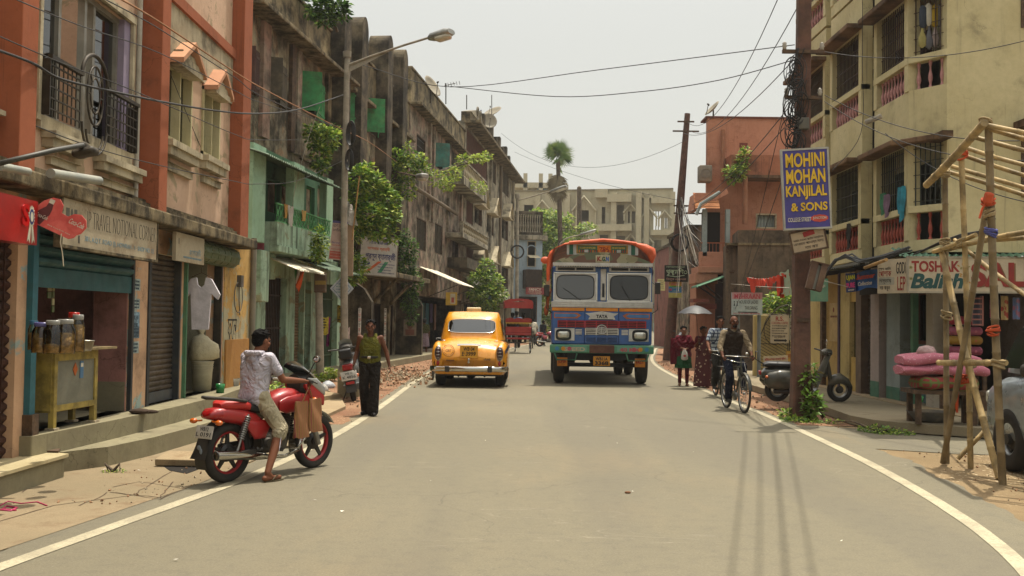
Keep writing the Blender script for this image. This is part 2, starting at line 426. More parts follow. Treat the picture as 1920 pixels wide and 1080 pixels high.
def linemat():
 m,nt,b,co,out=newmat('road_paint')
 c=nt.mix(nt.ramp(nt.noise(co,2.2,9,.75),.4,.6,0,.85),srgb('a89f84'),srgb('8d846d'))
 c=nt.mix(nt.ramp(nt.noise(co,45,4,.8),.5,.62,0,.85),c,srgb('79725f'))
 nt.l.new(c,b.inputs['Base Color']);b.inputs['Roughness'].default_value=.8;return m
m_line=linemat()
b=B();xs=[-400,-60,0,60,400];ys=[-60,0,72,120,420]
vs=[(x,y,min(gz(y),1.2)-.004)for y in ys for x in xs];n=len(xs)
b.add(vs,[(j*n+i,j*n+i+1,(j+1)*n+i+1,(j+1)*n+i)for j in range(len(ys)-1)for i in range(n-1)])
b.build('ground',m_dirt,kind='structure')
wob=lambda y,s:noise.noise(V((y*.8,s,0)))+.5*noise.noise(V((y*3,s,1)))+.3*noise.noise(V((y*9,s,2)))
strip('road',lambda y:LX(y)-.32+.08*wob(y,0),lambda y:RX(y)+.5+.13*wob(y,5),-8,112,.004,m_road,.12,kind='structure')
for nm,fx,w in(('edge_line',LX,.13),('edge_line',RX,.13)):
 strip(nm,lambda y,fx=fx,w=w:fx(y)-w/2+.006*noise.noise(V((y*6,1,0))),lambda y,fx=fx,w=w:fx(y)+w/2+.006*noise.noise(V((y*6,9,0))),-8,112,.009,m_line,.25,kind='structure')
def polysheet(name,pts,z,m,**kw):
 b=B();b.add([(x,y,z)for x,y in pts],[tuple(range(len(pts)))]);return b.build(name,m,**kw)
polysheet('side_road',[(4.5,15.2),(4.4,13.3),(5.6,12.75),(9,12.3),(20,11.9),(20,13.8),(9,13.9),(6.9,14.25),(6.2,14.8),(5.4,15.6),(4.6,16.2)],.0035,m_road,kind='structure')
strip('dirt_verge',lambda y:LX(y)-3.4,lambda y:LX(y)-.2+.12*wob(y,3),15.2,70,.0062,m_red,.15,kind='structure')
strip('dirt_verge',lambda y:RX(y)+.16+.12*wob(y,7),lambda y:RX(y)+3.6,16.0,62,.0062,m_red,.15,kind='structure')
polysheet('pavement',[(-8,-2),(-4.45,-2),(-3.5,6.3),(-2.95,9.6),(-2.75,12.5),(-2.72,14.6),(-3.4,16),(-8,16)],.0075,m_pave,kind='structure')
m_crack=mat('crack_dirt','4a3a2a',.95)
m_slab=groundmat('slab_concrete','8f7d62','9c8a6c','7c6448',s1=1.2,bump=.35)
b=B()
for pts in([(12,905),(110,868),(132,878),(40,925)],[(210,915),(262,905),(345,918),(300,938),(215,925)],[(150,950),(205,925),(300,935),(325,905)],[(0,980),(100,950),(250,930),(330,880)]):
 P=[G(*p)for p in pts]
 for i in range(len(P)-1):
  a,c=P[i],P[i+1];d=(c-a);L=d.length;d.normalize();s=V((-d.y,d.x,0));k=max(2,int(L/.12));pr=None
  for j in range(k+1):
   q=a+d*L*j/k+s*.035*noise.noise(V((a.x*3+j*.7,a.y,2)));w=.004+.008*abs(noise.noise(V((j*.9,a.x,0))))
   cur=(q-s*w,q+s*w)
   if pr:b.add([(v.x,v.y,.0105)for v in(pr[0],cur[0],cur[1],pr[1])],[(0,1,2,3)])
   pr=cur
b.build('pavement_crack',m_crack,kind='structure')
m_stone=mat('brick_rubble','8a6a4e',.95,var=.4,vs=9);m_stone2=mat('pale_rubble','9d9078',.95,var=.3,vs=9);m_paper=mat('paper_scrap','d8d2c4',.8)
b=B();rnd=random.Random(3)
def pebble(b,x,y,z,s,mi):
 T=Matrix.Translation((x,y,z+s*.25))@Euler((rnd.random()*3,rnd.random()*3,rnd.random()*3)).to_matrix().to_4x4()
 v=[(rnd.uniform(.6,1)*s*sx*.5,rnd.uniform(.5,1)*s*sy*.45,rnd.uniform(.4,1)*s*sz*.35)for sx in(-1,1)for sy in(-1,1)for sz in(-1,1)]
 b.add(v,[(0,1,3,2),(4,6,7,5),(0,4,5,1),(2,3,7,6),(0,2,6,4),(1,5,7,3)],mi,False,T)
for _ in range(1500):
 k=rnd.random()
 if k<.42:y=rnd.uniform(15.5,44);x=LX(y)-.1-abs(rnd.gauss(0,1.1));z=.007
 elif k<.7:y=rnd.uniform(15.5,40);x=RX(y)+.15+abs(rnd.gauss(0,.5));z=.007
 elif k<.9:y=rnd.uniform(8.6,13);x=rnd.uniform(4.55,8.2);z=0;
 else:y=rnd.uniform(8.5,14.5);x=LX(y)-.3-abs(rnd.gauss(0,.5));z=.008
 if k>=.7 and k<.9 and x<RX(y)+.7:continue
 pebble(b,x,y,z,rnd.choice((.012,.015,.02,.025,.04))*(1.3 if y>18 else .7),0 if rnd.random()<.6 else 1)
for _ in range(420):
 q=G(rnd.gauss(745,38),rnd.gauss(706,9));pebble(b,q.x,q.y,.007,rnd.choice((.04,.06,.09)),1 if rnd.random()<.6 else 0)
b.build('rubble',[m_stone,m_stone2],kind='stuff')
b=B()
for px,py,s in((590,941,.05),(641,962,.05),(330,1054,.05),(808,905,.03),(1157,833,.03),(1186,925,.04),(910,628+200,.03),(676,834,.02),(1735,935,.04),(1830,915,.04),(1300,850,.03),(300,942,.03),(195,883,.08),(260,885,.05),(1578,1018,.03),(1894,792,.04)):
 q=G(px,py);a=rnd.random()*3
 s*=.4;P=[(q.x+math.cos(a+t)*s*k,q.y+math.sin(a+t)*s*k,.014+.01*rnd.random())for t,k in((0,1),(1.3,.5),(2.6,.9),(4.2,.6))]
 b.add(P,[(0,1,2,3)])
b.build('litter',m_paper,kind='stuff')
b=B();pts=[G(*p,.012)for p in((0,948),(15,940),(40,944),(70,941),(88,948))];b.tube(pts,.006,6)
pts=[G(*p,.012)for p in((0,956),(20,958),(32,952),(12,949),(5,955),(30,957))];b.tube(pts,.009,6)
b.build('plastic_ribbon',mat('magenta_ribbon','a02c50',.5),label='crumpled magenta plastic ribbon lying on the near left pavement',category='ribbon')
b=B();q=G(1177,926);b.ell((q.x,q.y,.014),(.03,.02,.012),8);b.build('fallen_leaf',mat('dry_leaf','6a4426',.8),label='single dry brown leaf lying in the middle of the road',category='leaf')
P=[G(*p)for p in((295,868),(385,862),(372,882),(350,890),(318,884))]
dk=B()
def hollow(b,P,d,mi=0):
 n=len(P);
 for i in range(n):
  a,c=P[i],P[(i+1)%n];b.add([(a.x,a.y,.0115),(c.x,c.y,.0115),(c.x,c.y,.012-d*.02),(a.x,a.y,.012-d*.02)],[(0,1,2,3)],mi)
 b.add([(p.x,p.y,.0115)for p in P],[tuple(range(n))],mi)
hollow(dk,P,.3)
dk.build('drain_hole',mat('drain_dark','17120d',1),kind='structure')
t=wthing('drain_cover','broken concrete drain cover tilted over its dark hole on the left pavement','drain cover',G(340,866))
a=G(295,866,.05);c=G(378,868,.05);ang=math.atan2(c.y-a.y,c.x-a.x)
B(Matrix.Translation(((a.x+c.x)/2,(a.y+c.y)/2+.12,.075))@Matrix.Rotation(ang,4,'Z')@Matrix.Rotation(R(8),4,'X')).box((0,0,0),((c-a).length,.34,.07)).build('slab',m_slab,t,bevel=.008)
# ---- near left: peach shop
m_peach=wall('peach_plaster','c4a58c','b89a80',stain='6b5f4c',amt=.3,streak=.45,patch='9a8a6e',pamt=.2)
m_peach_low=wall('peach_pillar','c4a080','b59070',stain='54473a',amt=.4,streak=.2,patch='8fa09a',pamt=.15)
m_orange=wall('terracotta_paint','98593e','91553b',stain='4c3424',amt=.22,streak=.35,bump=.25)
m_trim=wall('white_moulding','a99d83','bdb195',stain='3a332a',amt=.5,streak=.6)
m_edge=wall('mouldy_slab_edge','75684f','8a7c60',stain='1e1a15',amt=.7,streak=.9,sc=2)
m_conc=wall('step_concrete','7a725c','878066',stain='4a4334',amt=.25,streak=.15,bump=.25)
m_floor=wall('plinth_top','8b8062','988c6c',stain='5b523f',amt=.2,streak=0,bump=.15)
m_marble=wall('worn_marble','b9ab88','a89b78',stain='8a7a58',amt=.3,streak=0,bump=.1,rough=.6)
m_alu=mat('aluminium_frame','8d8a80',.4,.6,dust=.3)
m_black=mat('black_iron','1d1a18',.5,.4,dust=.25)
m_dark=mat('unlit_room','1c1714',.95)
m_glassd=glass('window_glass','aab4ac',.1,.55)
m_teal=mat('teal_paint','174a4e',.55,dust=.35,dustc='4f5c52')
m_wood=mat('old_wood','4d3a28',.8,var=.3,vs=8,bump=.4)
m_pink=wall('pink_inner_wall','9a6e66','8c625a',stain='43302a',amt=.35,streak=.2)
m_yellow=wall('ochre_plaster','b7904f','bb9a62',stain='4f4330',amt=.4,streak=.4,patch='a39c80',pamt=.45)
m_cream=wall('cream_room_wall','8f8c76','85816b',stain='4a4639',amt=.3,streak=.2)
m_shut=mat('shutter_steel','4b4238',.5,.5,var=.3,vs=2,dust=.3,dustc='6d5a42')
m_shutb=mat('shutter_brown','3a1c16',.6,.3,var=.25,dust=.25,dustc='6d5a42')
def shutter(b,u0,u1,v0,v1,w,pitch=.075,mi=0,dep=.012):
 """corrugated roller shutter: a ribbed sheet"""
 n=max(2,int((v1-v0)/pitch));rows=[]
 for i in range(n):
  z=v0+(v1-v0)*i/n;p=(v1-v0)/n
  rows+=[(z,0),(z+p*.12,-dep),(z+p*.3,-dep*.2),(z+p*.55,dep),(z+p*.85,dep)]
 rows.append((v1,0));vs=[]
 for z,d in rows:vs+=[(u0,z,w+d),(u1,z,w+d)]
 b.add(vs,[(2*i,2*i+1,2*i+3,2*i+2)for i in range(len(rows)-1)],mi,False)
F1=Facade((-4.7,2.0),(-4.7,18.6));ZF=.42
yl=lambda y:y-2.0
t=wthing('shop_house','peach and terracotta shop house nearest on the left, with open shops below','building',(-4.7,10,0))
SH=t
op_s=F1.rect(57,240,468,770);op_s=(op_s[0],op_s[1],ZF,2.42)
op_c=F1.rect(278,335,470,760);op_c=(op_c[0],op_c[1],ZF,2.42)
op_w=F1.rect(345,412,480,742);op_w=(op_w[0],op_w[1],ZF,2.5)
op_b=(0.2,F1.p(30,600)[0],.1,2.42)
bw=(yl(9.92),yl(12.27),3.56,5.15)
w1=F1.rect(309,357,125,272);w2=F1.rect(377,410,172,298)
b=F1.b();hole_wall(b,0,yl(16.66),2.88,10,-.25,0,[bw,w1,w2]);hole_wall(b,yl(16.66),yl(17.2),2.88,10,-.25,0,[])
b.bb(0,yl(17.2),2.88,10,-7.5,-4,0);b.bb(yl(17.0),yl(17.2),2.88,10,-4,-.25);b.build('wall',m_peach,t)
b=F1.b();hole_wall(b,0,F1.p(418,600)[0],0,2.75,-.22,0,[op_s,op_c,op_w,op_b]);b.build('wall',m_peach_low,t,label='peach ground floor wall with shop openings')
b=F1.b();b.bb(F1.p(418,600)[0],yl(18.5),0,2.95,-.25,.015);b.bb(yl(18.3),yl(18.5),0,2.95,-3,-.25);b.build('wall',m_yellow,t,label='peeling ochre wall with a black scribble')
b=F1.b();b.bb(0,yl(17.3),2.74,2.9,-.3,.34);b.build('cornice',m_edge,t,bevel=.02)
b=F1.b();b.bb(0,yl(16.9),2.9,2.99,0,.16);b.bb(yl(12.2),yl(16.9),2.99,3.04,0,.1);b.build('ledge',m_edge,t)
for y0,y1,d in((9.05,9.36,.26),(12.65,12.95,.26),(16.66,17.16,.21)):
 b=F1.b();b.bb(yl(y0),yl(y1),2.9,10,0,d);b.build('pilaster',m_orange,t,bevel=.008)
b=F1.b();u0,u1,v0,v1=bw
wf=B(F1.M)
for u in(u0+.03,u0+.62,u0+1.25,u0+1.48,u1-.2):wf.bb(u-.03,u+.03,v0,v1,-.16,-.08)
wf.bb(u0,u1,v0,v0+.06,-.17,-.07);wf.bb(u0,u1,v1-.06,v1,-.17,-.07)
wo=wf.build('window',m_alu,t)
b.bb(u0,u0+.6,v0,v1,-.13,-.125);b.build('pane',m_glassd,wo);F1.b().bb(u0+1.5,u1-.2,v0,v1,-.13,-.125).build('pane',m_glassd,wo)
F1.b().bb(u1-.18,u1,v0,v1,-.245,-.005).build('frame',wall('lavender_reveal','8b7f96','8b8090',stain='5a4f4f',amt=.2,streak=.1),wo)
b=F1.b();b.bb(u0-.1,u1+.1,v0-.06,v0,-.2,.05);b.bb(u0-.06,u0,v0,v1,-.02,.04);b.bb(u1,u1+.07,v0,v1,-.02,.04);b.bb(u0-.06,u1+.07,v1,v1+.08,-.02,.05);b.build('sill',m_trim,wo)
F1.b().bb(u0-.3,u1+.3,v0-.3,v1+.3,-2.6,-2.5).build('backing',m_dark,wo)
b=F1.b();uu=u0+.75
for i in range(3):
 z=4.75-i*.3;b.grid(lambda a,c,z=z:(uu+.38*a,z-.26*c-.03*math.sin(a*5),-.35+.03*math.sin(a*9+c*3)),10,3,0);b.grid(lambda a,c,z=z:(uu+.36*a,z+.005-.05*c-.02*math.sin(a*5),-.345+.03*math.sin(a*9)),10,1,1)
b.build('curtain',[mat('green_cloth','1d4b38',.9),mat('white_band','c8c8bc',.9)],wo)
b=F1.b();zr=4.12
for k in range(5):b.bb(u0+.02,u0+.72,v0+.06+k*.11,v0+.075+k*.11,.1,.115);b.bb(u0+1.42,u1,v0+.06+k*.11,v0+.075+k*.11,.1,.115)
for u in[u0+.02+.1*i for i in range(8)]+[u0+1.42+.1*i for i in range(10)]:b.bb(u,u+.012,v0,zr,.1,.112)
b.bb(u0,u0+.75,zr,zr+.04,.09,.14);b.bb(u0+1.4,u1,zr,zr+.04,.09,.14)
b.bb(u0,u0+.02,v0,zr,0,.12);b.bb(u1-.02,u1,v0,zr,0,.12)
b.tube([(u0+.74+.34*(1-math.cos(PI*i/12)),zr+.02+.28*math.sin(PI*i/12),.115)for i in range(13)],.022,8)
cx=u0+1.08;b.torus((0,0,0),.26,.012,20,6,'Z',T=Matrix.Translation((cx,v0+.42,.12))@Matrix.Diagonal((.8,1.25,1,1)))
b.torus((0,0,0),.15,.01,20,6,'Z',T=Matrix.Translation((cx,v0+.42,.12))@Matrix.Diagonal((.8,1.3,1,1)))
for a in range(8):b.tube([(cx+.12*math.cos(a*PI/4),v0+.42+.19*math.sin(a*PI/4),.12),(cx+.21*math.cos(a*PI/4),v0+.42+.32*math.sin(a*PI/4),.12)],.009,5)
b.tube([(cx+.33*math.cos(PI+PI*i/10),v0+.08+.3*math.sin(PI+PI*i/10),.12)for i in range(11)],.014,6)
b.tube([(cx+.22*math.cos(PI+PI*i/10),v0+.02+.2*math.sin(PI+PI*i/10),.12)for i in range(11)],.012,6)
b.build('railing',m_black,wo)
def corbel(u0,u1,v0,v1,par,name='moulding'):
 b=F1.b();h=v1-v0
 for k,(a,d,z0,z1)in enumerate(((0,.16,.78,1),(.03,.12,.5,.78),(.08,.1,.25,.24),(.12,.06,0,.25))):
  b.bb(u0+a,u1-a,v0+h*z0,v0+h*z1-(.0 if k else 0),0,d)
 b.build(name,m_trim,par,bevel=.008)
corbel(yl(10.0),yl(10.85),3.1,3.42,t);corbel(yl(11.25),yl(12.5),3.06,3.38,t);corbel(yl(8.3),yl(9.0),3.2,3.4,t)
F1.b().bb(yl(9.9),yl(12.3),3.42,3.5,0,.05).build('moulding',m_trim,t)
m_tile=wall('hood_tile','bf9070','b38468',stain='8c6a50',amt=.15,streak=.1)
for(a,c,v0,v1),(zb,zt)in((w1,(0,0)),(w2,(0,0))):
 wf=F1.b();e=.05
 for x0,x1,z0,z1 in((a,a+e,v0,v1),(c-e,c,v0,v1),(a,c,v0,v0+e),(a,c,v1-e,v1),((a+c)/2-.02,(a+c)/2+.02,v0,v1)):wf.bb(x0,x1,z0,z1,-.12,.03)
 wo=wf.build('window',wall('window_cream','bdb48e','b0a780',stain='5b5238',amt=.2,streak=.3),t)
 pn=F1.b();pn.bb(a,c,v0,v1,-.1,-.095);pn.build('pane',m_glassd,wo)
 F1.b().bb(a-.2,c+.2,v0-.2,v1+.2,-.9,-.85).build('backing',m_dark,wo)
 corbel(a-.1,c+.12,v0-.42,v0-.02,wo,'sill')
 hb=F1.b();mu=(a+c)/2;hw=(c-a)/2-.01;z0=v1+.02;z1=v1+.36
 hb.add([(mu-hw,z0,0),(mu-hw,z0,.24),(mu,z1,.24),(mu,z1,0),(mu-hw,z0-.07,0),(mu-hw,z0-.07,.24),(mu,z1-.07,.24),(mu,z1-.07,0)],[(0,1,2,3),(4,7,6,5),(0,4,5,1),(1,5,6,2),(2,6,7,3)])
 hb.add([(mu+hw,z0,0),(mu+hw,z0,.24),(mu,z1,.24),(mu,z1,0),(mu+hw,z0-.07,0),(mu+hw,z0-.07,.24),(mu,z1-.07,.24),(mu,z1-.07,0)],[(3,2,1,0),(5,6,7,4),(1,5,4,0),(2,6,5,1),(3,7,6,2)])
 hb.build('hood',m_tile,wo)
 hb=F1.b()
 for k in range(3):hb.bb(mu-hw+.06+k*.07,mu+hw-.06-k*.07,z0-.1+k*.085,z0-.015+k*.085,0,.2-k*.02)
 hb.build('bracket',m_trim,wo)
F1.b().bb(yl(12.95),yl(16.66),5.85,6.0,0,.08).build('string_course',m_orange,t)
F1.b().bb(yl(12.95),yl(16.66),5.1,5.85,0,.03).build('string_course',m_trim,t,label='pale band under the terracotta string course')
F1.b().cyl((yl(12.4),2.95,.06),(yl(12.4),10,.06),.035,n=8).build('drain_pipe',mat('white_pipe','9b968a',.6,dust=.3),t)
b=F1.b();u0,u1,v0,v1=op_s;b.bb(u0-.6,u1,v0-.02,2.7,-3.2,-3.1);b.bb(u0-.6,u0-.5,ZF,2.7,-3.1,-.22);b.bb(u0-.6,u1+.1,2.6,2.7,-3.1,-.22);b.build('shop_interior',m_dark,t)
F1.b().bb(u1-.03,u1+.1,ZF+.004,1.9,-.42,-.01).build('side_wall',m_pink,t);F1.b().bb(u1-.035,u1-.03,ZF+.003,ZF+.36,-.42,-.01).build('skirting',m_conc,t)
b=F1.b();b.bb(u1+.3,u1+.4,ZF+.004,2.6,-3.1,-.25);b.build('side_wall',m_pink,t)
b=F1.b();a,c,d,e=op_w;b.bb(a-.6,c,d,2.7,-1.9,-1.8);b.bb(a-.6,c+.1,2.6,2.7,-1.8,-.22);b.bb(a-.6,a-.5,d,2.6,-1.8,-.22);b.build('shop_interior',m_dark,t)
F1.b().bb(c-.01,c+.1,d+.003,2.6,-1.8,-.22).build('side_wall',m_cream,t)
b=F1.b();shutter(b,op_c[0],op_c[1],ZF+.14,2.42,-.08,.07);o=b.build('roller_shutter',m_shut,t)
F1.b().bb(op_c[0],op_c[1],ZF+.01,ZF+.15,-.1,-.06).build('bottom_rail',mat('blue_grey_steel','39414a',.5,.4,dust=.3),o)
F1.b().bb(op_c[0]-.05,op_c[0]+.03,ZF,2.45,-.05,.02).build('guide',mat('navy_steel','1c2730',.5,.3,dust=.2),o);b=F1.b();b.bb(op_c[1]-.03,op_c[1]+.02,ZF,2.45,-.1,.02);b.build('guide',mat('navy_steel','1c2730',.5,.3,dust=.2),o)
b=F1.b();shutter(b,op_b[0],op_b[1],.12,2.42,-.08,.1,dep=.02)
for i in range(14):b.bb(op_b[1]-.15-i*.16,op_b[1]-.14-i*.16,.12,2.42,-.06,-.045)
b.build('roller_shutter',m_shutb,t,label='dark red shutter at the left edge')
b=F1.b();u0,u1=op_s[0],op_s[1];shutter(b,u0,u1,2.05,2.5,.03,.11,dep=.03);b.bb(u0,u1,1.86,2.06,.0,.03)
o=b.build('roller_shutter',m_teal,t,label='teal roller shutter rolled up over the sweet shop')
b=F1.b();b.bb(u0-.1,u0+.01,ZF-.03,2.5,-.12,.06);b.build('guide',mat('bright_teal','1f5f6c',.5,dust=.4,dustc='4f5c52'),o);F1.b().bb(u1+.0,u1+.06,ZF,2.5,.0,.05).build('guide',mat('navy_steel',''),o)
for u in(u0-.05,):F1.b().bb(u-.07,u+.07,ZF-.02,ZF+.2,-.05,.1).build('foot',m_wood,o)
b=F1.b();b.cyl((op_w[0]-.1,2.56,.02),(op_w[1]+.5,2.56,.02),.16,n=12)
for i in range(6):b.torus((0,0,0),.163,.008,12,6,'X',T=Matrix.Translation((op_w[0]+i*.35,2.56,.02)))
for i in range(10):aa=i*PI/5;b.bb(op_w[0]-.1,op_w[1]+.5,-.012,.012,.155,.17,0,Matrix.Translation((0,2.56,.02))@Matrix.Rotation(aa,4,'X'))
b.build('roller_shutter',mat('olive_steel','4b5a3c',.5,.3,dust=.4,dustc='7c7a5a'),t,label='olive green roller shutter drum over the clothes shop')
b=F1.b();b.bb(op_w[0]-.06,op_w[0]-.01,ZF,2.5,-.05,.05);b.build('door_post',mat('green_post','2c6b4c',.6,dust=.3),t)
b=F1.b();b.bb(op_w[1]-.02,op_w[1]+.05,ZF,2.5,-.1,.02);b.build('door_post',m_black,t)
F1.b().bb(F1.p(419,640)[0],F1.p(462,640)[0],.3,F1.p(440,636)[1],.02,.05).build('plywood_board',wall('plywood','a57b45','996f3d',stain='6d4c2c',amt=.2,streak=.2),t)
b=F1.b();uv=F1.p(424,655);b.text('ফুেল',uv[0],uv[1],.55,.5,.017,0,bold=-.012);b.build('graffito',mat('black_brush_paint','141210',.8),t)
b=F1.b();u0=F1.p(246,600)[0];rnd=random.Random(5)
for(ya,yb,mi)in((523,545,0),(560,580,0),(585,632,1),(612,634,2),(640,662,0)):
 va=F1.p(258,ya)[1];vb=F1.p(258,yb)[1];uw=.27;b.bb(u0,u0+uw,vb,va,0,.004+.001*mi,mi)
 for k in range(3):b.scrib(u0+.02,va-(va-vb)*(.3+.3*k),uw*.8,(va-vb)*.16,.006+.001*mi,3,k+ya)
b.build('poster',[mat('torn_paper','8f9c96',.9,var=.3,vs=7),mat('blue_paper','6f8794',.9,var=.4,vs=9),mat('slate_paper','55656e',.9,var=.4,vs=9),mat('ink_blue','3c4c58',.9)],t)
b=F1.b();uv=F1.p(445,525);b.bb(uv[0]-.08,uv[0]+.08,uv[1]-.12,uv[1]+.08,.015,.09);b.torus((uv[0]-.05,uv[1]-.3,.04),.26,.008,20,5,'Z',T=Matrix.Diagonal((1,1,1,1)))
b.tube([(uv[0],uv[1]-.1,.04),(uv[0]+.03,uv[1]-.35,.03),(uv[0]+.1,uv[1]-.6,.03)],.008,5);b.build('meter_box',mat('meter_grey','4f4940',.7),t)
F1.b().cyl((F1.p(466,600)[0],.3,.07),(F1.p(466,600)[0],3.0,.07),.05,n=10).build('drain_pipe',mat('grey_pipe','6f6a5c',.7,dust=.3),t)
t=wthing('shop_plinth','long grey concrete plinth with a curving lower step before the left shops','plinth',(-4.5,12,0))
def extr(b,pts,z0,z1,mi=0):b.prism([(p[0],p[1])for p in pts],z0,z1,mi)
edge1=[(-4.58,9.75),(-4.42,11.5),(-4.32,13.2),(-4.28,15),(-4.45,17.2),(-4.7,18.4)]
edge2=[(-4.5,10.25),(-4.22,10.7),(-4.05,11.6),(-3.95,12.8),(-3.9,13.8),(-3.95,15.2),(-4.2,16.6),(-4.5,17.6)]
b=B();extr(b,[(-4.95,9.75)]+edge1+[(-4.95,18.4)],0,ZF);b.bb(-8,-4.95,9.2,18.4,ZF-.1,ZF-.003);b.build('platform',m_conc,t,bevel=.012)
b=B();extr(b,[(-4.6,10.25)]+edge2+[(-4.6,17.6)],0,.21);b.build('step',m_conc,t,bevel=.012)
q=[G(0,912,0),G(150,878,0)]
t=wthing('marble_step','low wide marble topped doorstep at the left edge of the photo','step',(-4.6,8.5,0))
B().prism([(-4.5,4),(-4.35,9.95),(-4.7,10.15),(-5.2,10.15),(-5.2,4)],0,.2).build('base',m_conc,t)
B().prism([(-4.47,4),(-4.32,9.98),(-4.7,10.18),(-5.2,10.18),(-5.2,4)],.2,.23).build('tread',m_marble,t,bevel=.006)
B().prism([(-4.44,10.02),(-4.5,10.2),(-5.0,10.2),(-5.0,10.05)],.23,.25).build('edging',m_wood,t)
# ---- shop signs and wares 
def sign(name,label,M,w,h,mats,fn,d=.05,frame=None,cat='sign',group=None,board='panel'):
 """flat signboard: local x right, y up, z toward the reader, origin at its centre"""
 t=thing(name,label,cat,M=M,group=group)
 B().bb(-w/2,w/2,-h/2,h/2,-d,0).build(board,mats[0],t)
 if fn:
  b=B();fn(b,w,h)
  if b.f:b.build('lettering',mats,t)
 if frame:
  b=B();e=.03
  for x0,x1,y0,y1 in((-w/2-e,-w/2,-h/2-e,h/2+e),(w/2,w/2+e,-h/2-e,h/2+e),(-w/2,w/2,h/2,h/2+e),(-w/2,w/2,-h/2-e,-h/2)):b.bb(x0,x1,y0,y1,-d-.01,.01)
  b.build('frame',frame,t)
 return t
def quadM(tl,tr,bl):
 """frame of a flat board from three of its corners in the world (top left, top right, bottom left)"""
 x=(tr-tl);w=x.length;x.normalize();y=(tl-bl);h=y.dot(y)**.5;y=(y-x*y.dot(x));h=y.length;y.normalize();z=x.cross(y)
 c=tl+x*w/2-y*h/2
 return Matrix(((x.x,y.x,z.x,c.x),(x.y,y.y,z.y,c.y),(x.z,y.z,z.z,c.z),(0,0,0,1))),w,h
def on(F,px,py,off):uv=F.p(px,py,off);return F.w(uv[0],uv[1],off)
m_w=mat('sign_white','cfc8b6',.6,dust=.3);m_red=mat('sign_red','a8231f',.45,dust=.12);m_blk=mat('sign_black','16130f',.6);m_navy=mat('sign_navy','23305e',.6);m_yel=mat('sign_yellow','d0a426',.55)
m_oldw=wall('rusted_white_tin','9c9079','a99d84',stain='6b4a2c',amt=.35,streak=.5)
M,w,h=quadM(on(F1,118,368,.3),on(F1,296,405,.3),on(F1,118,433,.3))
M,w,h=quadM(F1.w(F1.p(118,370,.3)[0],2.74,.3),F1.w(F1.p(296,370,.3)[0],2.74,.3),F1.w(F1.p(118,370,.3)[0],2.28,.3))
def fn(b,w,h):
 b.text('IP TRAVEL NOTIONAL CORNER',-w*.28,-h*.04,w*.76,h*.38,.002,1,bold=-.03,ext=.001)
 b.text('381, A.Q.T. ROAD (I), HOWRAH - 1 · SHOP NO. 12',-w*.3,-h*.38,w*.76,h*.15,.002,2,ext=.001)
 b.bb(-w*.47,-w*.44,-h*.1,h*.3,.001,.002,3);b.bb(-w*.4,-w*.375,-h*.1,h*.3,.001,.002,3);b.ell((-w*.42,h*.2,.001),(.03,.05,.002),10,3);b.bb(-w*.36,-w*.345,-h*.42,-h*.25,.001,.002,1)
sign('shop_sign','long rusty white tin signboard with faded tall letters over the sweet shop',M,w,h,[m_oldw,mat('faded_black','4a443a',.8),mat('faded_blue','6d8790',.8),mat('faded_grey','5d5a50',.8)],fn,.06,frame=m_edge)
M,w,h=quadM(F1.w(F1.p(331,425,.24)[0],2.71,.24),F1.w(F1.p(384,425,.24)[0],2.71,.24),F1.w(F1.p(331,425,.24)[0],2.33,.24))
def fn(b,w,h):
 b.text('রংগােমিট',-w*.05,-h*.22,w*.42,h*.26,.002,1,bold=-.01,ext=.001);b.scrib(-w*.25,-h*.36,w*.65,h*.06,.002,1,4)
 b.bb(-w*.42,-w*.4,h*.1,h*.3,.001,.002,2)
sign('shop_sign','small square white tin sign with pale blue writing, right of the rusty one',M,w,h,[m_oldw,mat('faded_blue',''),mat('faded_black','')],fn,.05)
M,w,h=quadM(F1.w(F1.p(-60,390,.36)[0],2.62,.36),F1.w(F1.p(71,390,.36)[0],2.62,.36),F1.w(F1.p(-60,390,.36)[0],2.22,.36))
def fn(b,w,h):
 b.text('S',w*.24,-h*.12,.13,h*.5,.003,1,bold=.03,ext=.012)
 cx,cy=w*.395,h*.12;n=18;r=h*.26
 P=[(cx+.62*(r if i%2==0 else r*.72)*math.cos(PI*i/n),cy+(r if i%2==0 else r*.72)*math.sin(PI*i/n))for i in range(2*n)]
 b.prism(P,.001,.006,2)
 for rr,mi,z in((.68,3,.008),(.42,2,.010)):b.prism([(cx+.62*r*rr*math.cos(PI*i/12),cy+r*rr*math.sin(PI*i/12))for i in range(24)],.001,z,mi)
 for s in(-1,1):b.prism([(cx+s*.004,cy-r*.8),(cx+s*.03,cy-r*.75),(cx+s*.07,cy-r*2.2),(cx+s*.045,cy-r*1.95),(cx+s*.02,cy-r*2.3)][::s],.001,.005+.001*s,2)
sign('shop_sign','glossy red sign box with a white rosette, cut by the left edge',M,w,h,[mat('glossy_red','9c1c18',.3,coat=.5),mat('deep_red','b01212',.3),mat('rosette_white','bdb9a4',.6),mat('rosette_blue','2c3a66',.6)],fn,.16)
tl=on(F1,72,360,.75);q=PY(128,412,10.4)
t=thing('soda_sign','pale red heart shaped cola sign with a bottle, tilted over the shop','sign',M=Matrix.Translation(PY(113,412,9.3))@Matrix.Rotation(R(8),4,'Z')@Matrix.Rotation(R(90),4,'X')@Matrix.Rotation(R(-24),4,'Z'))
P=[]
k=9.9/1900
def px2(x,y):return((x-540/6.35),y)
out=[(-.24,-.1),(-.24,.02),(-.2,.1),(-.14,.16),(-.08,.17),(-.03,.13),(-.015,.06),(.05,.055),(.09,.1),(.15,.12),(.21,.09),(.24,.03),(.22,-.04),(.19,-.07),(.18,-.1),(.14,-.13),(-.21,-.125)]
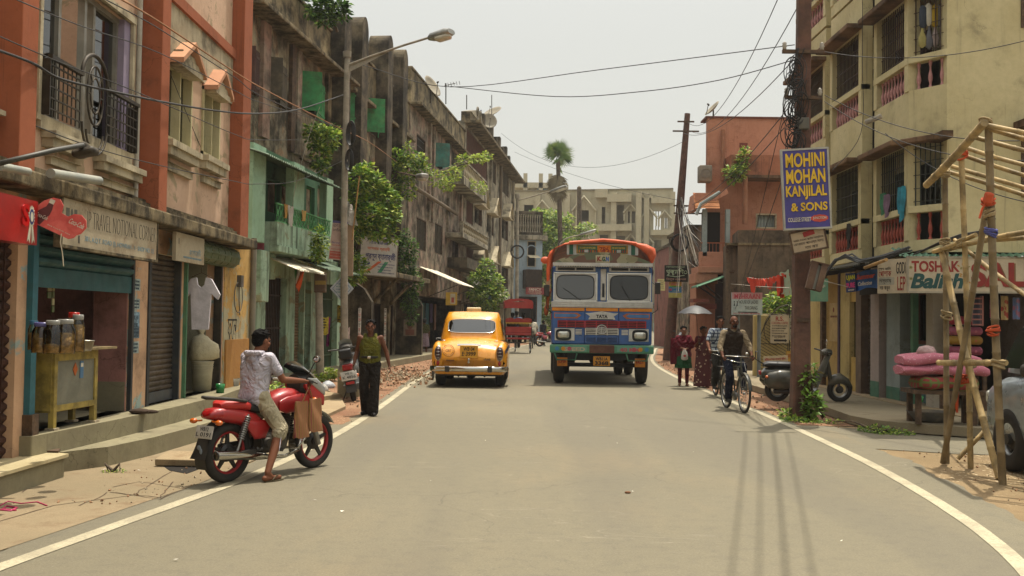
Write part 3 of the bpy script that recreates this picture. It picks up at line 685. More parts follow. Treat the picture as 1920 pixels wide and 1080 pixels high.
B().prism(out,-.008,.008).build('panel',mat('cola_pink_red','c8443f',.5,dust=.35,dustc='d89a88'),t,bevel=.003)
b=B();b.prism([(.15+.082*math.cos(PI*i/12),.03+.082*math.sin(PI*i/12))for i in range(24)],.008,.014,0);b.text('Coca-Cola',.08,.005,.14,.05,.0145,1,shear=.3,bold=.01)
for P,mi,z in(([(-.22,-.1),(-.14,-.12),(-.1,0),(-.1,.05),(-.115,.13),(-.15,.13),(-.16,.06),(-.205,0)],2,.0095),([(-.11,.1),(-.155,.1),(-.155,.14),(-.11,.14)],1,.012)):b.prism(P,.008,z,mi)
b.text('Coca-Cola',-.21,-.055,.11,.035,.011,1,shear=.3);b.text('drink Coca-Cola, enjoy',-.08,-.095,.22,.014,.0085,1)
b.build('lettering',[mat('cola_pink_red',''),m_w,mat('bottle_brown','5a2c2c',.4)],t)
B().bb(-.3,-.22,-.03,.03,-.02,.0).build('bracket',m_wood,t)
b=B();a=PY(115,438,9.28);b.tube([a,PY(113,455,9.28),PY(117,475,9.28),PY(119,499,9.28)],.005,6);b.build('string',mat('twine','b8ad94',.9),t,world=True)
ql=G(104,806,ZF);qr=G(168,793,ZF)
ct=thing('counter','yellow painted wooden stall counter with a tin front in the sweet shop','counter',((ql.x+qr.x)/2,(ql.y+qr.y)/2,ZF),math.atan2(qr.y-ql.y,qr.x-ql.x))
L=.92;m_yp=mat('yellow_stall_paint','8f7c33',.7,var=.3,vs=6,dust=.3)
for x in(-L/2+.04,L/2-.04):
 for y in(.0,.24):B().bb(x-.03,x+.03,y-.03,y+.03,0,.8).build('leg',m_yp,ct,bevel=.004);B().bb(x-.05,x+.05,y-.05,y+.05,0,.025).build('foot',m_stone2,ct)
b=B();b.bb(-L/2,-L/2+.02,0,.5,.18,.8);b.bb(L/2-.02,L/2,0,.5,.18,.8);b.bb(-L/2+.07,L/2-.07,-.03,0,.19,.25);b.bb(-L/2+.07,L/2-.07,-.03,0,.7,.8);b.bb(-L/2,L/2,0,.5,.18,.2);b.build('cabinet',m_yp,ct)
B().bb(-L/2+.07,L/2-.07,-.012,-.002,.25,.7).build('door',mat('tin_sheet','75776b',.5,.3,dust=.3),ct)
b=B()
for k in range(3):b.bb(-L/2-.16,L/2+.24,-.12+k*.24,.1+k*.24,.8+.004*k,.825+.004*k)
b.build('tabletop',mat('stall_planks','7c6a45',.8,var=.3,vs=5,dust=.3),ct)
b=B();b.prism([(0,.07),(-.05,0),(0,-.07),(.05,0)],0,.004,0,Matrix.Translation((-.02,-.016,.6))@Matrix.Rotation(R(90),4,'X'));b.bb(.08,.15,-.02,-.014,.5,.68,1);b.bb(.09,.14,-.022,-.014,.62,.66,2);b.build('sticker',[mat('orange_sticker','a2521c',.6),mat('blue_sticker','4a6f8e',.6),m_w],ct)
m_jar=glass('jar_plastic','e4e4d8',.02,.93);m_food=mat('biscuits','c29858',.8,var=.3,vs=25,bump=.6,bs_=60);m_lid=mat('jar_lid_grey','8e8c84',.24);m_lidr=mat('jar_lid_red','b3261c',.24);m_lidb=mat('jar_lid_blue','5e5a8a',.24)
def jar(px,py,r,h,fill,lm,label):
 """jar standing on the counter plank"""
 q=CAM+ray(px,py)*((ZF+.838-CAM.z)/ray(px,py).z)
 j=thing('jar',label,'jar',q,group='jars on the sweet shop counter')
 prof=[(r*.96,0),(r,.02),(r,h*.72),(r*.75,h*.84),(r*.7,h*.92)]
 B().lathe(prof,20).build('glass',m_jar,j)
 if fill:
  b=B();rn=random.Random(int(px));b.lathe([(1e-3,.006),(r*.9,.008),(r*.92,h*fill*.9),(r*.5,h*fill),(1e-3,h*fill*.97)],14);b.build('biscuits',m_food,j)
 b=B();b.lathe([(r*.74,h*.88),(r*.78,h*.89),(r*.78,h),(r*.72,h*1.02),(1e-3,h*1.02)],20);b.build('lid',lm,j)
jar(78,662,.085,.26,.5,m_lidb,'squat round jar with a violet lid, leftmost on the counter')
jar(101,663,.09,.28,.3,m_lid,'wide clear jar with a grey lid, a few biscuits at its bottom')
jar(121,663,.085,.29,.62,m_lid,'clear jar with grey lid more than half full of biscuits')
jar(137,656,.065,.35,.7,m_lidr,'tall jar with a bright red lid at the back of the counter')
jar(145,660,.06,.33,.75,m_lid,'slim ribbed jar with a pale lid beside the red lidded one')
jar(62,656,.05,.27,.6,mat('bottle_cap_blue','3e6a86',.24),'slim jar with a blue cap behind the violet lidded jar')
b=B();q=CAM+ray(160,658)*((ZF+.838-CAM.z)/ray(160,658).z);b.lathe([(.05,0),(.075,.09),(.08,.095),(.078,.1),(.06,.02),(.001,.015)],18,c=q);b.build('steel_bowl',mat('dull_steel','9a968a',.35,.8),label='small steel bowl on the counter right of the jars',category='bowl')
m_bag=mat('clear_bag','9a938a',.4,var=.3,bump=.8,bs_=20)
def bag(px,py,off,r,h,name,label,m,F=F1,cat='bag',fold=.2):
 uv=F.p(px,py,off);q=F.w(uv[0],uv[1],off);b=B();rn=random.Random(px)
 rings=[]
 for i,(k,z)in enumerate(((.12,h),(.2,h*.85),(.75,h*.62),(1,h*.38),(.95,h*.15),(.5,0))):
  rings.append([(q.x+r*k*math.cos(a)*(1+fold*math.sin(a*5+i)),q.y+r*k*math.sin(a)*(1+fold*math.cos(a*4+i)),q.z+z)for a in[2*PI*j/20 for j in range(20)]])
 b.loft(rings);return b.build(name,m,label=label,category=cat)
bag(208,545,-.25,.1,.36,'plastic_bag','crumpled clear plastic bag hanging on the pink side wall of the shop',m_bag)
for i,(x0,x1)in enumerate(((89,96),(98,102))):
 b=F1.b();uv=F1.p(x0,500,-.1);uw=F1.p(x1,500,-.1)[0];n=6 if i==0 else 8
 for k in range(n):b.bb(uv[0],uw,uv[1]+.05-.075*k,uv[1]+.118-.075*k,-.1,-.088,k%2)
 b.build('sachet_strip',[mat('sachet_cream','a49a72',.4),mat('sachet_green','4f5a34',.4)],label=('wide strip of olive sachets hanging in the shop doorway','narrow strip of cream sachets hanging beside the wide one')[i],category='sachets',group='sachet strips in the shop doorway')
t=wthing('packet_rack','dim wall rack of square packets round a garlanded picture, shop back','rack',F1.w(op_s[0]+1.6,ZF,-1.5))
for i in range(5):
 for j in range(9):
  u=op_s[0]+1.25+.17*i;v=1.0+.13*j
  if i<2 and j>4:continue
  B(F1.M@Matrix.Translation((u,v,-1.5))).bb(0,.13,0,.09,0,.03).build('packet',mat('packet_%d'%((i*3+j)%3),('6d655a','8a8274','55463a')[(i*3+j)%3],.6),t)
B(F1.M).bb(op_s[0]+1.2,op_s[0]+2.1,.95,2.2,-1.53,-1.505).build('back_board',m_wood,t)
b=F1.b();uv=(op_s[0]+1.3,1.9);b.torus((uv[0],uv[1],-1.4),.14,.05,20,6);b.build('garland',mat('marigold','8a3a10',.9,bump=.8,bs_=60),label='orange marigold garland round a small picture inside the dim shop',category='garland')
uv=F1.p(378,520,.15);t=wthing('shirt','white short sleeved shirt on a hanger in the clothes shop doorway','shirt',F1.w(uv[0],uv[1],.15))
c=F1.w(uv[0],uv[1],.15);X=V((1,0,0));b=B(Matrix.Translation(c))
def shirt(b,w,h,d=.05):
 prof=[(-.5,0),(-.5,.02)]
 out=[(-.24,-.98),(.24,-.98),(.27,-.6),(.3,-.3),(.5,-.42),(.56,-.32),(.3,-.03),(.14,.0),(.1,-.14),(0,-.2),(-.1,-.14),(-.14,.0),(-.3,-.03),(-.56,-.32),(-.5,-.42),(-.3,-.3),(-.27,-.6)]
 b.prism([(x*w,z*h)for x,z in out],-d/2,d/2,0,Matrix.Rotation(R(90),4,'X'))
shirt(b,.5,.78);b.build('cloth',mat('white_cotton','bdb7bb',.9,bump=.7,bs_=7),t,bevel=.015)
b=B(Matrix.Translation(c));b.tube([(-.15,0,.0),(0,0,.07),(.15,0,0)],.006,6);b.tube([(0,0,.07),(0,0,.14),(.02,0,.17)],.005,6);b.build('hanger',m_wood,t)
q=G(378,733,ZF);t=thing('bucket','tall off white plastic bucket in the clothes shop doorway','bucket',(q.x,q.y,ZF))
b=B();b.lathe([(.001,0),(.14,0),(.165,.4),(.17,.44),(.178,.45),(.178,.47),(.165,.47),(.155,.44),(.13,.02)],24)
for z in(.36,.4,.43):b.torus((0,0,z),.168,.005,24,6)
b.build('pail',mat('offwhite_plastic','a59f86',.5,dust=.2),t)
b=B();rings=[]
for i,(k,z)in enumerate(((.75,0),(1,.06),(1.04,.2),(.97,.31),(.85,.39),(.6,.45),(.25,.48),(.2,.51),(.38,.57),(.12,.6))):
 rings.append([(q.x-.03+.18*k*math.cos(a)*(1+.07*math.sin(a*4+i))+(.1 if 0<i<4 and math.cos(a)>.6 else 0),q.y+.2*k*math.sin(a),ZF+.47+z*.85)for a in[2*PI*j/20 for j in range(20)]])
b.loft(rings);b.build('sack',mat('woven_sack','aaa185',.9,bump=.9,bs_=14),label='lumpy off white woven sack resting on the tall bucket',category='sack')
q=G(430,737,.3);b=B();b.lathe([(.001,0),(.13,0),(.17,.3),(.175,.3),(.13,.03)],16,c=(q.x,q.y,.25));b.build('tin_bucket',mat('galvanised','5a564a',.5,.5,dust=.3),label='dented dark tin bucket at the foot of the ochre wall',category='bucket')
q=G(395,738,ZF);b=B();b.lathe([(.001,0),(.06,0),(.07,.14),(.065,.14),(.055,.01)],14,c=(q.x+.1,q.y+.15,ZF));b.build('mug',mat('green_plastic','1f6a34',.24),label='small green plastic mug beside the off white bucket',category='mug')
b=B();q=G(262,776,ZF);rings=[]
b.ell((q.x,q.y,ZF+.03),(.13,.09,.035),12);b.ell((q.x+.1,q.y+.03,ZF+.025),(.12,.05,.025),12);b.build('floor_rag',mat('brown_rag','3a2c20',.95,bump=.8,bs_=25),label='brown rag dropped on the plinth by the closed shutter',category='rag')
for i,(p0,p1,r)in enumerate((((0,312),(53,322),.035),((95,325),(186,339),.045))):
 a=on(F1,*p0,.45);c=on(F1,*p1,.45);b=B();b.cyl(a,c,r,n=12);b.build('pipe',mat('galvanised_pipe','8b8f88',.45,.3,dust=.3),label=('short grey pipe end lying on the cornice at the left edge','longer grey pipe lying on the cornice under the big window')[i],category='pipe')
t=wthing('flood_lamp','dark street flood lamp on a long slanting arm under the big window','lamp',on(F1,155,290,.9))
b=B();b.tube([on(F1,-60,322,.24),on(F1,0,306,.7),on(F1,100,282,.95),on(F1,155,272,1.0)],.022,8);b.build('arm',mat('grey_paint_arm','45443f',.5,.3),t)
q=on(F1,160,286,1.0);b=B(Matrix.Translation(q)@Matrix.Rotation(R(-12),4,'Y'));b.rbox((0,0,0),(.2,.16,.07),.03);b.rbox((-.02,0,.06),(.1,.1,.06),.02);b.build('lamp_head',m_black,t)
# ---- the long weathered ro
LXW=lambda y:.1125*y-8.8
F2=Facade((LXW(18.5),18.5),(LXW(90),90))
m_grunge=wall('soot_plaster','8d8470','a29779',stain='24211c',amt=.75,streak=.8,patch='9d8468',pamt=.3,brick='85503a')
m_grunge2=wall('pink_soot_plaster','9f917d','928774',stain='2c2822',amt=.7,streak=.7,patch='a08878',pamt=.4,brick='85604a')
m_parapet=wall('black_mould_parapet','75694f','958767',stain='1b1813',amt=.75,streak=.7)
m_pier=wall('black_mould_pier','554c3f','6f6450',stain='1a1712',amt=.75,streak=.7)
m_grey=wall('grey_ornate_plaster','a39b88','938b78',stain='2c2822',amt=.65,streak=.7)
m_mint=wall('mint_plaster','93b096','a0b89e',stain='3f463a',amt=.4,streak=.95,patch='8b8f72',pamt=.2)
m_mintd=wall('mint_dark','4d7256','557a60',stain='27302a',amt=.4,streak=.4)
m_greenp=mat('green_shutter_paint','1f7a42',.6,var=.25,dust=.2);m_tealp=mat('teal_shutter_paint','1e6a60',.6,var=.25,dust=.25)
m_gdark=mat('dark_green_iron','1c4326',.5,.2,dust=.25);m_rustd=mat('rusty_dark_gate','2a1f17',.7,.3,var=.4,dust=.3,dustc='5d4630')
m_louv=mat('grey_louvre','3a352c',.8,var=.2,dust=.3)
def U(px,py=300,off=0,F=F2):return F.p(px,py,off)[0]
def Z(px,py,off=0,F=F2):return F.p(px,py,off)[1]
def opening(F,par,r,kind='dark',depth=.25,frame=None,leafc=None,name='window'):
 u0,u1,v0,v1=r;e=.05;fb=B(F.M)
 for x0,x1,z0,z1 in((u0,u0+e,v0,v1),(u1-e,u1,v0,v1),(u0+e,u1-e,v0,v0+e),(u0+e,u1-e,v1-e,v1)):fb.bb(x0,x1,z0,z1,-depth*.6,.02)
 o=fb.build(name,frame or m_wood,par)
 if kind=='louvre':
  b=B(F.M);n=int((v1-v0)/.06);um=(u0+u1)/2
  for i in range(n):
   z=v0+e+(v1-v0-2*e)*i/n;b.bb(u0+e,um-.02,z,z+.018,-.06,-.02);b.bb(um+.02,u1-e,z,z+.018,-.06,-.02)
  b.bb(um-.03,um+.03,v0,v1,-.05,0);b.bb(u0+e,u1-e,v0,v1,-.1,-.08);b.build('louvre',leafc or m_louv,o)
 elif kind=='leaves':
  for s,x,a,wd in((1,u0,66,.27),(-1,u1,5,.5)):
   T=F.M@Matrix.Translation((x,0,0))@Matrix.Rotation(R(-a*s),4,'Y');w=(u1-u0)*wd
   b=B(T);x0,x1=(0,w)if s>0 else(-w,0);b.bb(x0,x1,v0,v1,.0,.035)
   for k in range(1,5):b.bb(x0+w*k/5-.004,x0+w*k/5+.004,v0,v1,.035,.042)
   b.bb(x0,x1,v1-.2,v1-.14,.035,.05);b.bb(x0,x1,v0+.14,v0+.2,.035,.05)
   b.build('shutter_leaf',leafc or m_greenp,o)
 elif kind=='grille':
  b=B(F.M);n=max(3,int((u1-u0)/.11))
  for i in range(n):x=u0+(u1-u0)*(i+.5)/n;b.bb(x-.008,x+.008,v0,v1,-.05,-.035)
  for i in range(3):z=v0+(v1-v0)*(i+.5)/3;b.bb(u0,u1,z-.01,z+.01,-.035,-.028)
  b.build('grille',m_black,o)
 elif kind=='mesh':
  b=B(F.M);n=max(4,int((u1-u0)/.16));m_=max(4,int((v1-v0)/.18))
  for i in range(-m_,n+1):
   for s in(1,-1):
    xa=u0+(u1-u0)*i/n;xb=xa+(v1-v0);pts=[]
    for(x,z)in((xa,v0),(xb,v1)):pts.append((x,z))
    (xa,za),(xb,zb)=pts
    if xb<=u0 or xa>=u1:continue
    if xa<u0:za+=(u0-xa);xa=u0
    if xb>u1:zb-=(xb-u1);xb=u1
    if s<0:za,zb=v0+v1-za,v0+v1-zb
    b.tube([(xa,za,-.02),(xb,zb,-.02)],.012,4)
  b.build('grille',leafc or m_rustd,o)
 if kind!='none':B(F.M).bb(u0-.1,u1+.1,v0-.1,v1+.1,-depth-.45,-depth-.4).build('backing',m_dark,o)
 return o
# ---- the long house
t=wthing('long_house','long soot stained house with black piers and green shutters, left row','building',F2.w(U(600),0))
ua,ub=U(445,300),U(766,300);zt1=Z(610,50);ze=Z(600,122);zt2=Z(700,128)
Wn=[(F2.rect(464,484,92,176),'leaves',mat('maroon_shutter','3a1a18',.7,dust=.2)),(F2.rect(503,536,118,196),'leaves',m_louv),(F2.rect(566,607,148,220),'leaves',m_greenp),(F2.rect(652,675,178,240),'leaves',m_greenp),(F2.rect(688,718,196,258),'leaves',m_greenp),(F2.rect(738,756,218,276),'leaves',m_tealp)]
low=[F2.rect(700,735,570,668),F2.rect(742,757,570,664)]
b=F2.b();hole_wall(b,ua,ub,0,ze,-.3,0,[w[0]for w in Wn]+low);b.build('wall',m_grunge,t)
b=F2.b();b.bb(ua,U(645),ze,zt1,-.25,.0);b.bb(U(645),ub,ze,zt2,-.25,0);b.build('parapet',m_parapet,t,bevel=.02)
b=F2.b();b.bb(ua,U(640),ze-.1,ze,0,.55);b.bb(U(645),ub,ze-.12,ze,0,.3);b.bb(ua,U(645),zt1,zt1+.08,-.3,.06);b.bb(U(645),ub,zt2,zt2+.08,-.3,.06);b.build('eave',m_edge,t,bevel=.02)
b=F2.b();b.bb(ua,ub,0,ze,-9,-8.7);b.bb(ua,ua+.3,0,ze,-8.7,-.3);b.bb(ub-.3,ub,0,ze,-8.7,-.3);b.bb(ua,ub,ze-.2,ze-.02,-8.7,-.3);b.build('rear_walls',m_parapet,t)
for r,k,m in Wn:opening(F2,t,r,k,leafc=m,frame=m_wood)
for(xa,xb,yt)in((632,657,22),(672,689,26),(718,736,60),(750,764,86)):
 u1=U(xb,200,.42);zt=Z(xb-8,yt,.42);uw=.6;uw=.75;pr=[(u1-uw,3),(u1,3)]+[(u1-uw/2+uw/2*math.cos(PI*i/12),zt-.5+.5*math.sin(PI*i/12))for i in range(13)]
 F2.b().prism(pr,-.3,.42).build('pier',m_pier,t,bevel=.04)
for xa,xb,m in((486,500,wall('faded_rose_strip','9a7868','8d8070',stain='2c2822',amt=.5,streak=.5)),(541,549,m_wood),(552,560,m_grunge2),(609,616,m_parapet)):F2.b().bb(U(xa,160),U(xb,160),5.9,ze-.12,0,.1).build('pilaster',m,t)
F2.b().bb(U(560),U(640),5.85,6.0,0,.07).build('string_course',m_edge,t)
F2.b().cyl((U(632,150),3,.35),(U(632,150),ze+.5,.35),.05,n=8).build('drain_pipe',mat('pipe_rust','5a4c3c',.8,dust=.3),t)
def fin(y,par):
 u=(y-18.5)/F2.u.y;b=B(F2.M@Matrix.Translation((u,0,0))@Matrix.Rotation(R(-90),4,'Y'))
 b.prism([(0,0),(1.0,0),(1.0,2.1),(.75,2.5),(0,3.0)],-.14,.14);b.build('buttress',m_pier,par,bevel=.03);return u
uf1=fin(31.3,t);uf2=fin(39.0,t)
b=F2.b();b.bb(uf1+.6,uf2+.2,2.95,3.12,0,1.25);b.build('canopy',m_edge,t,bevel=.02)
for u in(uf1+2.6,uf1+5.1):b=F2.b();b.bb(u,u+.3,0,2.95,0,.3);b.tube([(u+.15,2.1,.3),(u+.15,2.9,1.1)],.06,6);b.build('column',m_parapet,t)
for(u0,u1,v0,v1)in low:
 o=opening(F2,t,(u0,u1,.2,v1),'none',name='shop_gate',frame=m_rustd);b=F2.b();n=int((u1-u0)/.12)
 for i in range(n):x=u0+(i+.5)*(u1-u0)/n;b.bb(x-.02,x+.02,.2,v1,-.1,-.06)
 b.build('grille',m_rustd,o);F2.b().bb(u0,u1,.2,v1,-.5,-.45).build('backing',m_dark,o)
F2.b().bb(uf1-.3,uf2+4,0,.22,0,1.15).build('plinth',m_conc,t,bevel=.02)
m_strip=mat('poster_paper','a7a294',.85,var=.2,vs=6)
for i,(px,yt,yb,off)in enumerate(((674,578,640,1.01),(722,578,656,.31))):
 u=U(px,610,off);v0=Z(px,yb,off);v1=Z(px,yt,off);tt=thing('poster',('strip of small posters pasted down the big dark buttress','strip of white posters pasted down a column of the arcade')[i],'poster',M=F2.M@Matrix.Translation((u,v0,off)),group='pasted poster strips on the arcade')
 B().bb(-.16,.16,0,v1-v0,0,.005).build('paper',m_strip,tt);b=B();n=7
 for k in range(n):z=(v1-v0)*k/n;b.scrib(-.13,z+.05,.26,.07,.006,(k%3==0)*1,k);b.scrib(-.12,z+.15,.2,.03,.006,1,k+9)
 b.build('print',[mat('print_red','8a3a34',.8),mat('print_grey','55524c',.8)],tt)
# ---- pink weathered house
t=wthing('pink_house','faded pink plaster house with a parapet, louvred windows and white awnings','building',F2.w(U(820),0))
ua,ub=U(766,300),U(870,300);ze=Z(820,243);zt=Z(815,182)
Wn=[(F2.rect(780,797,256,296),'grille',None),(F2.rect(815,834,276,320),'leaves',m_tealp),(F2.rect(844,857,284,342),'louvre',m_louv),(F2.rect(780,798,410,470),'louvre',m_louv),(F2.rect(814,829,420,477),'louvre',m_louv),(F2.rect(847,859,432,492),'dark',None)]
b=F2.b();hole_wall(b,ua,ub,0,ze,-.3,.02,[w[0]for w in Wn]+[(uf2+.6,ub-.3,.22,2.6)]);b.build('wall',m_grunge2,t)
b=F2.b();b.bb(ua,ub,ze,zt,-.25,.05);b.build('parapet',m_parapet,t,bevel=.02)
b=F2.b();b.bb(ua,ub+.5,ze-.12,ze,0,.5);b.bb(ua,ub,zt,zt+.1,-.3,.1);b.build('eave',m_edge,t,bevel=.02)
b=F2.b();b.bb(ua,ub,0,ze,-9,-8.7);b.bb(ub-.3,ub,0,ze,-8.7,-.3);b.bb(ua,ub,ze-.2,ze-.02,-8.7,-.3);b.build('rear_walls',m_parapet,t)
for r,k,m in Wn:opening(F2,t,r,k,leafc=m)
for x in(801,808,838,862):F2.b().bb(U(x,300),U(x+3,300),5.9,ze-.12,.02,.14).build('pilaster',m_grunge2,t)
F2.b().cyl((U(762),Z(800,372),.25),(U(850),Z(800,372),.25),.09,n=8).build('drain_pipe',mat('pipe_rust',''),t)
F2.b().bb(U(838,500),U(900,500),Z(860,508),Z(860,490),0,1.0).build('balcony_slab',m_pier,t)
b=F2.b();b.bb(uf2+.5,ub,.22,2.7,-2.2,-2.1);b.bb(uf2+.5,uf2+.6,.22,2.7,-2.1,-.3);b.bb(ub-.3,ub-.2,.22,2.7,-2.1,-.3);b.bb(uf2+.5,ub,2.7,2.8,-2.1,-.3);b.build('shop_interior',m_dark,t)
rnd=random.Random(8)
for i in range(9):
 u=uf2+1+i*.9;z1=2.3;h=rnd.uniform(.7,1.5);c=('1d4a47','27505a','3c2a4a','5a3a22','224a38')[i%5]
 b=F2.b();b.grid(lambda a,c_:(u+.5*a,z1-h*c_,-.15+.05*math.sin(a*14+i)),12,2);b.build('hanging_cloth',mat('cloth_'+c,c,.9),label=('dark teal','blue green','violet','brown','deep green')[i%5]+' cloth hung at the front of the shops under the white awnings',category='cloth',group='cloths hung in the far left shops')
for i,(p0,p1,p2,p3)in enumerate((((785,508),(828,508),(868,534),(800,516)),((828,512),(858,512),(884,528),(842,517)))):
 off0,off1=.05,1.7;u0=U(p0[0],510,0);ul=4.4 if i==0 else 4.6;u0=u0 if i==0 else u0+4.9;z1,z0=Z(p0[0],500,0),Z(840,528,off1)
 b=F2.b();b.grid(lambda a,c:(u0+ul*a,z1+(z0-z1)*c+.03*math.sin(a*ul*40)-i*.12,.03+off1*c),60,2);b.build('awning',mat('pale_tin_awning','c4bda8',.5,.2,dust=.25),t)
 b=F2.b();b.tube([(u0,z0-.7,.05),(u0,z0-.04-i*.12,off1)],.02,5);b.tube([(u0+ul,z0-.7,.05),(u0+ul,z0-.04-i*.12,off1)],.02,5);b.build('awning_strut',m_black,t)
# ---- ornate grey house
t=wthing('ornate_house','ornate grey house with a pediment, gabled window hoods and balustraded balconies','building',F2.w(U(910),0))
ua,ub=U(870,300),U(962,300);zc=Z(905,268);k=(ub-ua)
Wn=[(F2.rect(873,913,262,322),'mesh',mat('rusty_mesh','5a3c30',.8)),(F2.rect(917,929,300,342),'louvre',m_louv),(F2.rect(941,953,318,366),'louvre',m_louv),(F2.rect(873,886,366,420),'mesh',mat('rusty_mesh','')),(F2.rect(889,903,388,422),'dark',None),(F2.rect(912,925,404,440),'dark',None),(F2.rect(940,952,410,450),'dark',None),(F2.rect(873,912,458,500),'mesh',mat('rusty_mesh','')),(F2.rect(916,928,496,540),'dark',None),(F2.rect(940,952,500,545),'dark',None),(ua+.5,ua+4,.2,2.5),(ua+6,ua+9,.2,2.5),(ua+11,ua+14,.2,2.5)]
Wn=[w if isinstance(w[0],tuple)else(w,'dark',None)for w in Wn]
b=F2.b();hole_wall(b,ua,ub,0,zc,-.3,.04,[w[0]for w in Wn]);b.build('wall',m_grey,t)
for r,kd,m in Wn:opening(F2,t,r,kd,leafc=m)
b=F2.b();b.bb(ua-.2,ub+.6,zc-.16,zc,0,.9);b.bb(ua,ub+.3,zc,zc+.5,-.2,.3);b.build('cornice',m_edge,t,bevel=.02)
um=U(886,230);zp=Z(886,206);b=F2.b();b.prism([(ua,zc+.5),(um+2.6,zc+.5),(um,zp)],-.2,.35);b.torus((um-.6,zc+.95,.38),.22,.05,14,5);b.torus((um+.5,zc+.95,.38),.22,.05,14,5);b.build('pediment',m_grey,t)
rnd=random.Random(2)
for i in range(8):
 u=um+2.6+i*1.9;b=F2.b();b.bb(u,u+.55,zc+.5,zc+1.5-(i%2)*.35,-.1,.3);b.bb(u+.55,u+1.9,zc+.5,zc+.95,-.05,.2);b.build('merlon',m_pier,t,bevel=.04)
b=F2.b();b.bb(ua,ub,0,zc,-9,-8.7);b.bb(ub-.3,ub,0,zc,-8.7,-.3);b.bb(ua,ub,zc-.2,zc-.02,-8.7,-.3);b.build('rear_walls',m_grey,t)
def baluster_mesh(h,r,m,n=8):
 b=B();p=[(.75,0),(.75,.08),(.4,.1),(.55,.2),(1,.36),(.8,.5),(.4,.66),(.42,.8),(.75,.88),(.75,1)]
 b.lathe([(a*r,z*h)for a,z in p],n);me=b.mesh('baluster');me.materials.append(m);return me
def balusters(F,par,u0,u1,v0,v1,w,n,m,r=.05,nn=8):
 me=baluster_mesh(v1-v0,r,m,nn);inv=root_of(par).matrix_world.inverted()
 for i in range(n):
  o=bpy.data.objects.new('baluster',me);COL.objects.link(o);o.parent=par
  q=F.w(u0+(u1-u0)*(i+.5)/n,v0,w);o.location=inv@q
for(xa,xb,yt,yb)in((870,914,318,362),(868,916,428,456)):
 off=.9;u0,u1=U(xa,yt,off),U(xb,yt,off);v1,v0=Z(890,yt,off),Z(890,yb,off);h=v1-v0
 b=F2.b();b.bb(u0,u1,v0,v0+h*.3,0,off);b.bb(u0,u1,v1-.1,v1,off-.15,off+.02);b.bb(u0,u0+.15,v0,v1,off-.15,off);b.bb(u1-.15,u1,v0,v1,off-.15,off);o=b.build('balcony',m_grey,t,bevel=.01)
 balusters(F2,o,u0+.15,u1-.15,v0+h*.3,v1-.1,off-.08,16,m_trim,.09,6)
for(x,y)in((896,380),(919,395),(946,402),(894,478),(919,485),(946,492)):
 u=U(x,y,.1);z=Z(x,y+8,.1);b=F2.b();w=1.15;b.prism([(u-w,z),(u+w,z),(u,z+.95)],.04,.5);b.prism([(u-w-.15,z-.05),(u+w+.15,z-.05),(u+w+.15,z),(u-w-.15,z)],.04,.6)
 b.add([(u-w-.15,z,.02),(u-w-.15,z,.66),(u,z+1.08,.66),(u,z+1.08,.02)],[(0,1,2,3)]);b.add([(u+w+.15,z,.02),(u+w+.15,z,.66),(u,z+1.08,.66),(u,z+1.08,.02)],[(3,2,1,0)]);b.build('window_hood',m_trim,t)
for x in(915,934,958):F2.b().bb(U(x,400),U(x+2,400),3,zc-.2,.04,.2).build('pilaster',m_grey,t)
F2.b().cyl((U(933),0,.25),(U(933),zc-.3,.25),.1,n=8).build('drain_pipe',mat('pipe_rust',''),t)
F2.b().bb(U(872,600),U(960,600),2.7,2.85,0,1.3).build('canopy',m_edge,t)
b=F2.b();b.bb(ua,ua+5,2.2,2.9,1.0,1.05);b.build('fascia',mat('dull_green_board','3c5a4a',.7,dust=.3),t)
# ---- green balcony house
t=wthing('balcony_house','mint green house with an iron balcony and a corrugated roof','building',F2.w(U(540),0))
u0,u1=U(456,420,.1),U(628,420,.1);zb=Z(551,466,.9);zr0=Z(551,424,.9);zr1=Z(551,390,.9)
gates=[F2.rect(497,536,540,697,.35),F2.rect(552,569,545,697,.35),F2.rect(571,582,545,695,.35),F2.rect(604,632,545,690,.35)]
gates=[(a,c,.18,2.55)for a,c,d,e in gates]
b=F2.b();hole_wall(b,u0,u1,0,zb,0,.35,gates);b.build('wall',m_mint,t)
up=[F2.rect(462,475,330,400,.12),F2.rect(502,525,335,400,.12),F2.rect(528,548,345,405,.12),F2.rect(574,590,350,415,.12),F2.rect(595,611,350,420,.12)]
zu=Z(560,330,.12);up=[(a,c,zb+(0.1 if i in(3,)else .9),e)for i,(a,c,d,e)in enumerate(up)]
b=F2.b();hole_wall(b,u0,u1,zb,zu+.3,0,.12,up);b.build('upper_wall',m_mintd,t)
for r in up:opening(F2,t,r,'dark',frame=m_greenp,name='window')
for xa,xb in((474,498),(551,571),(613,625)):F2.b().bb(U(xa,350,.8),U(xb,350,.8),zb,zu,.6,.8).build('column',wall('pale_mint','93b398','8aa98c',stain='4a5244',amt=.3,streak=.4),t)
b=F2.b();b.bb(u0,U(622,450,.9),zb-.15,zb,0,.95);b.bb(u0,U(622,450,.9),zb,zr0,.82,.9);b.bb(u0,u0+.1,zb,zr0,.1,.82);b.build('balcony_parapet',m_mint,t,bevel=.01)
ue=U(622,400,.9);b=F2.b();b.bb(u0,ue,zr1-.03,zr1,.84,.89);b.bb(u0,ue,zr0,zr0+.03,.84,.89);n=int((ue-u0)/.22)
for i in range(n):
 x=u0+(i+.5)*(ue-u0)/n;h=zr1-zr0;b.tube([(x+.09*math.sin(q*1.05),zr0+h*q/6,.865)for q in range(7)],.012,4);b.tube([(x-.09*math.sin(q*1.05),zr0+h*q/6,.865)for q in range(7)],.012,4);b.torus((x,zr0+h/2,.865),.07,.01,8,4)
b.build('balcony_railing',mat('balcony_green','3c8a50',.6,dust=.25),t)
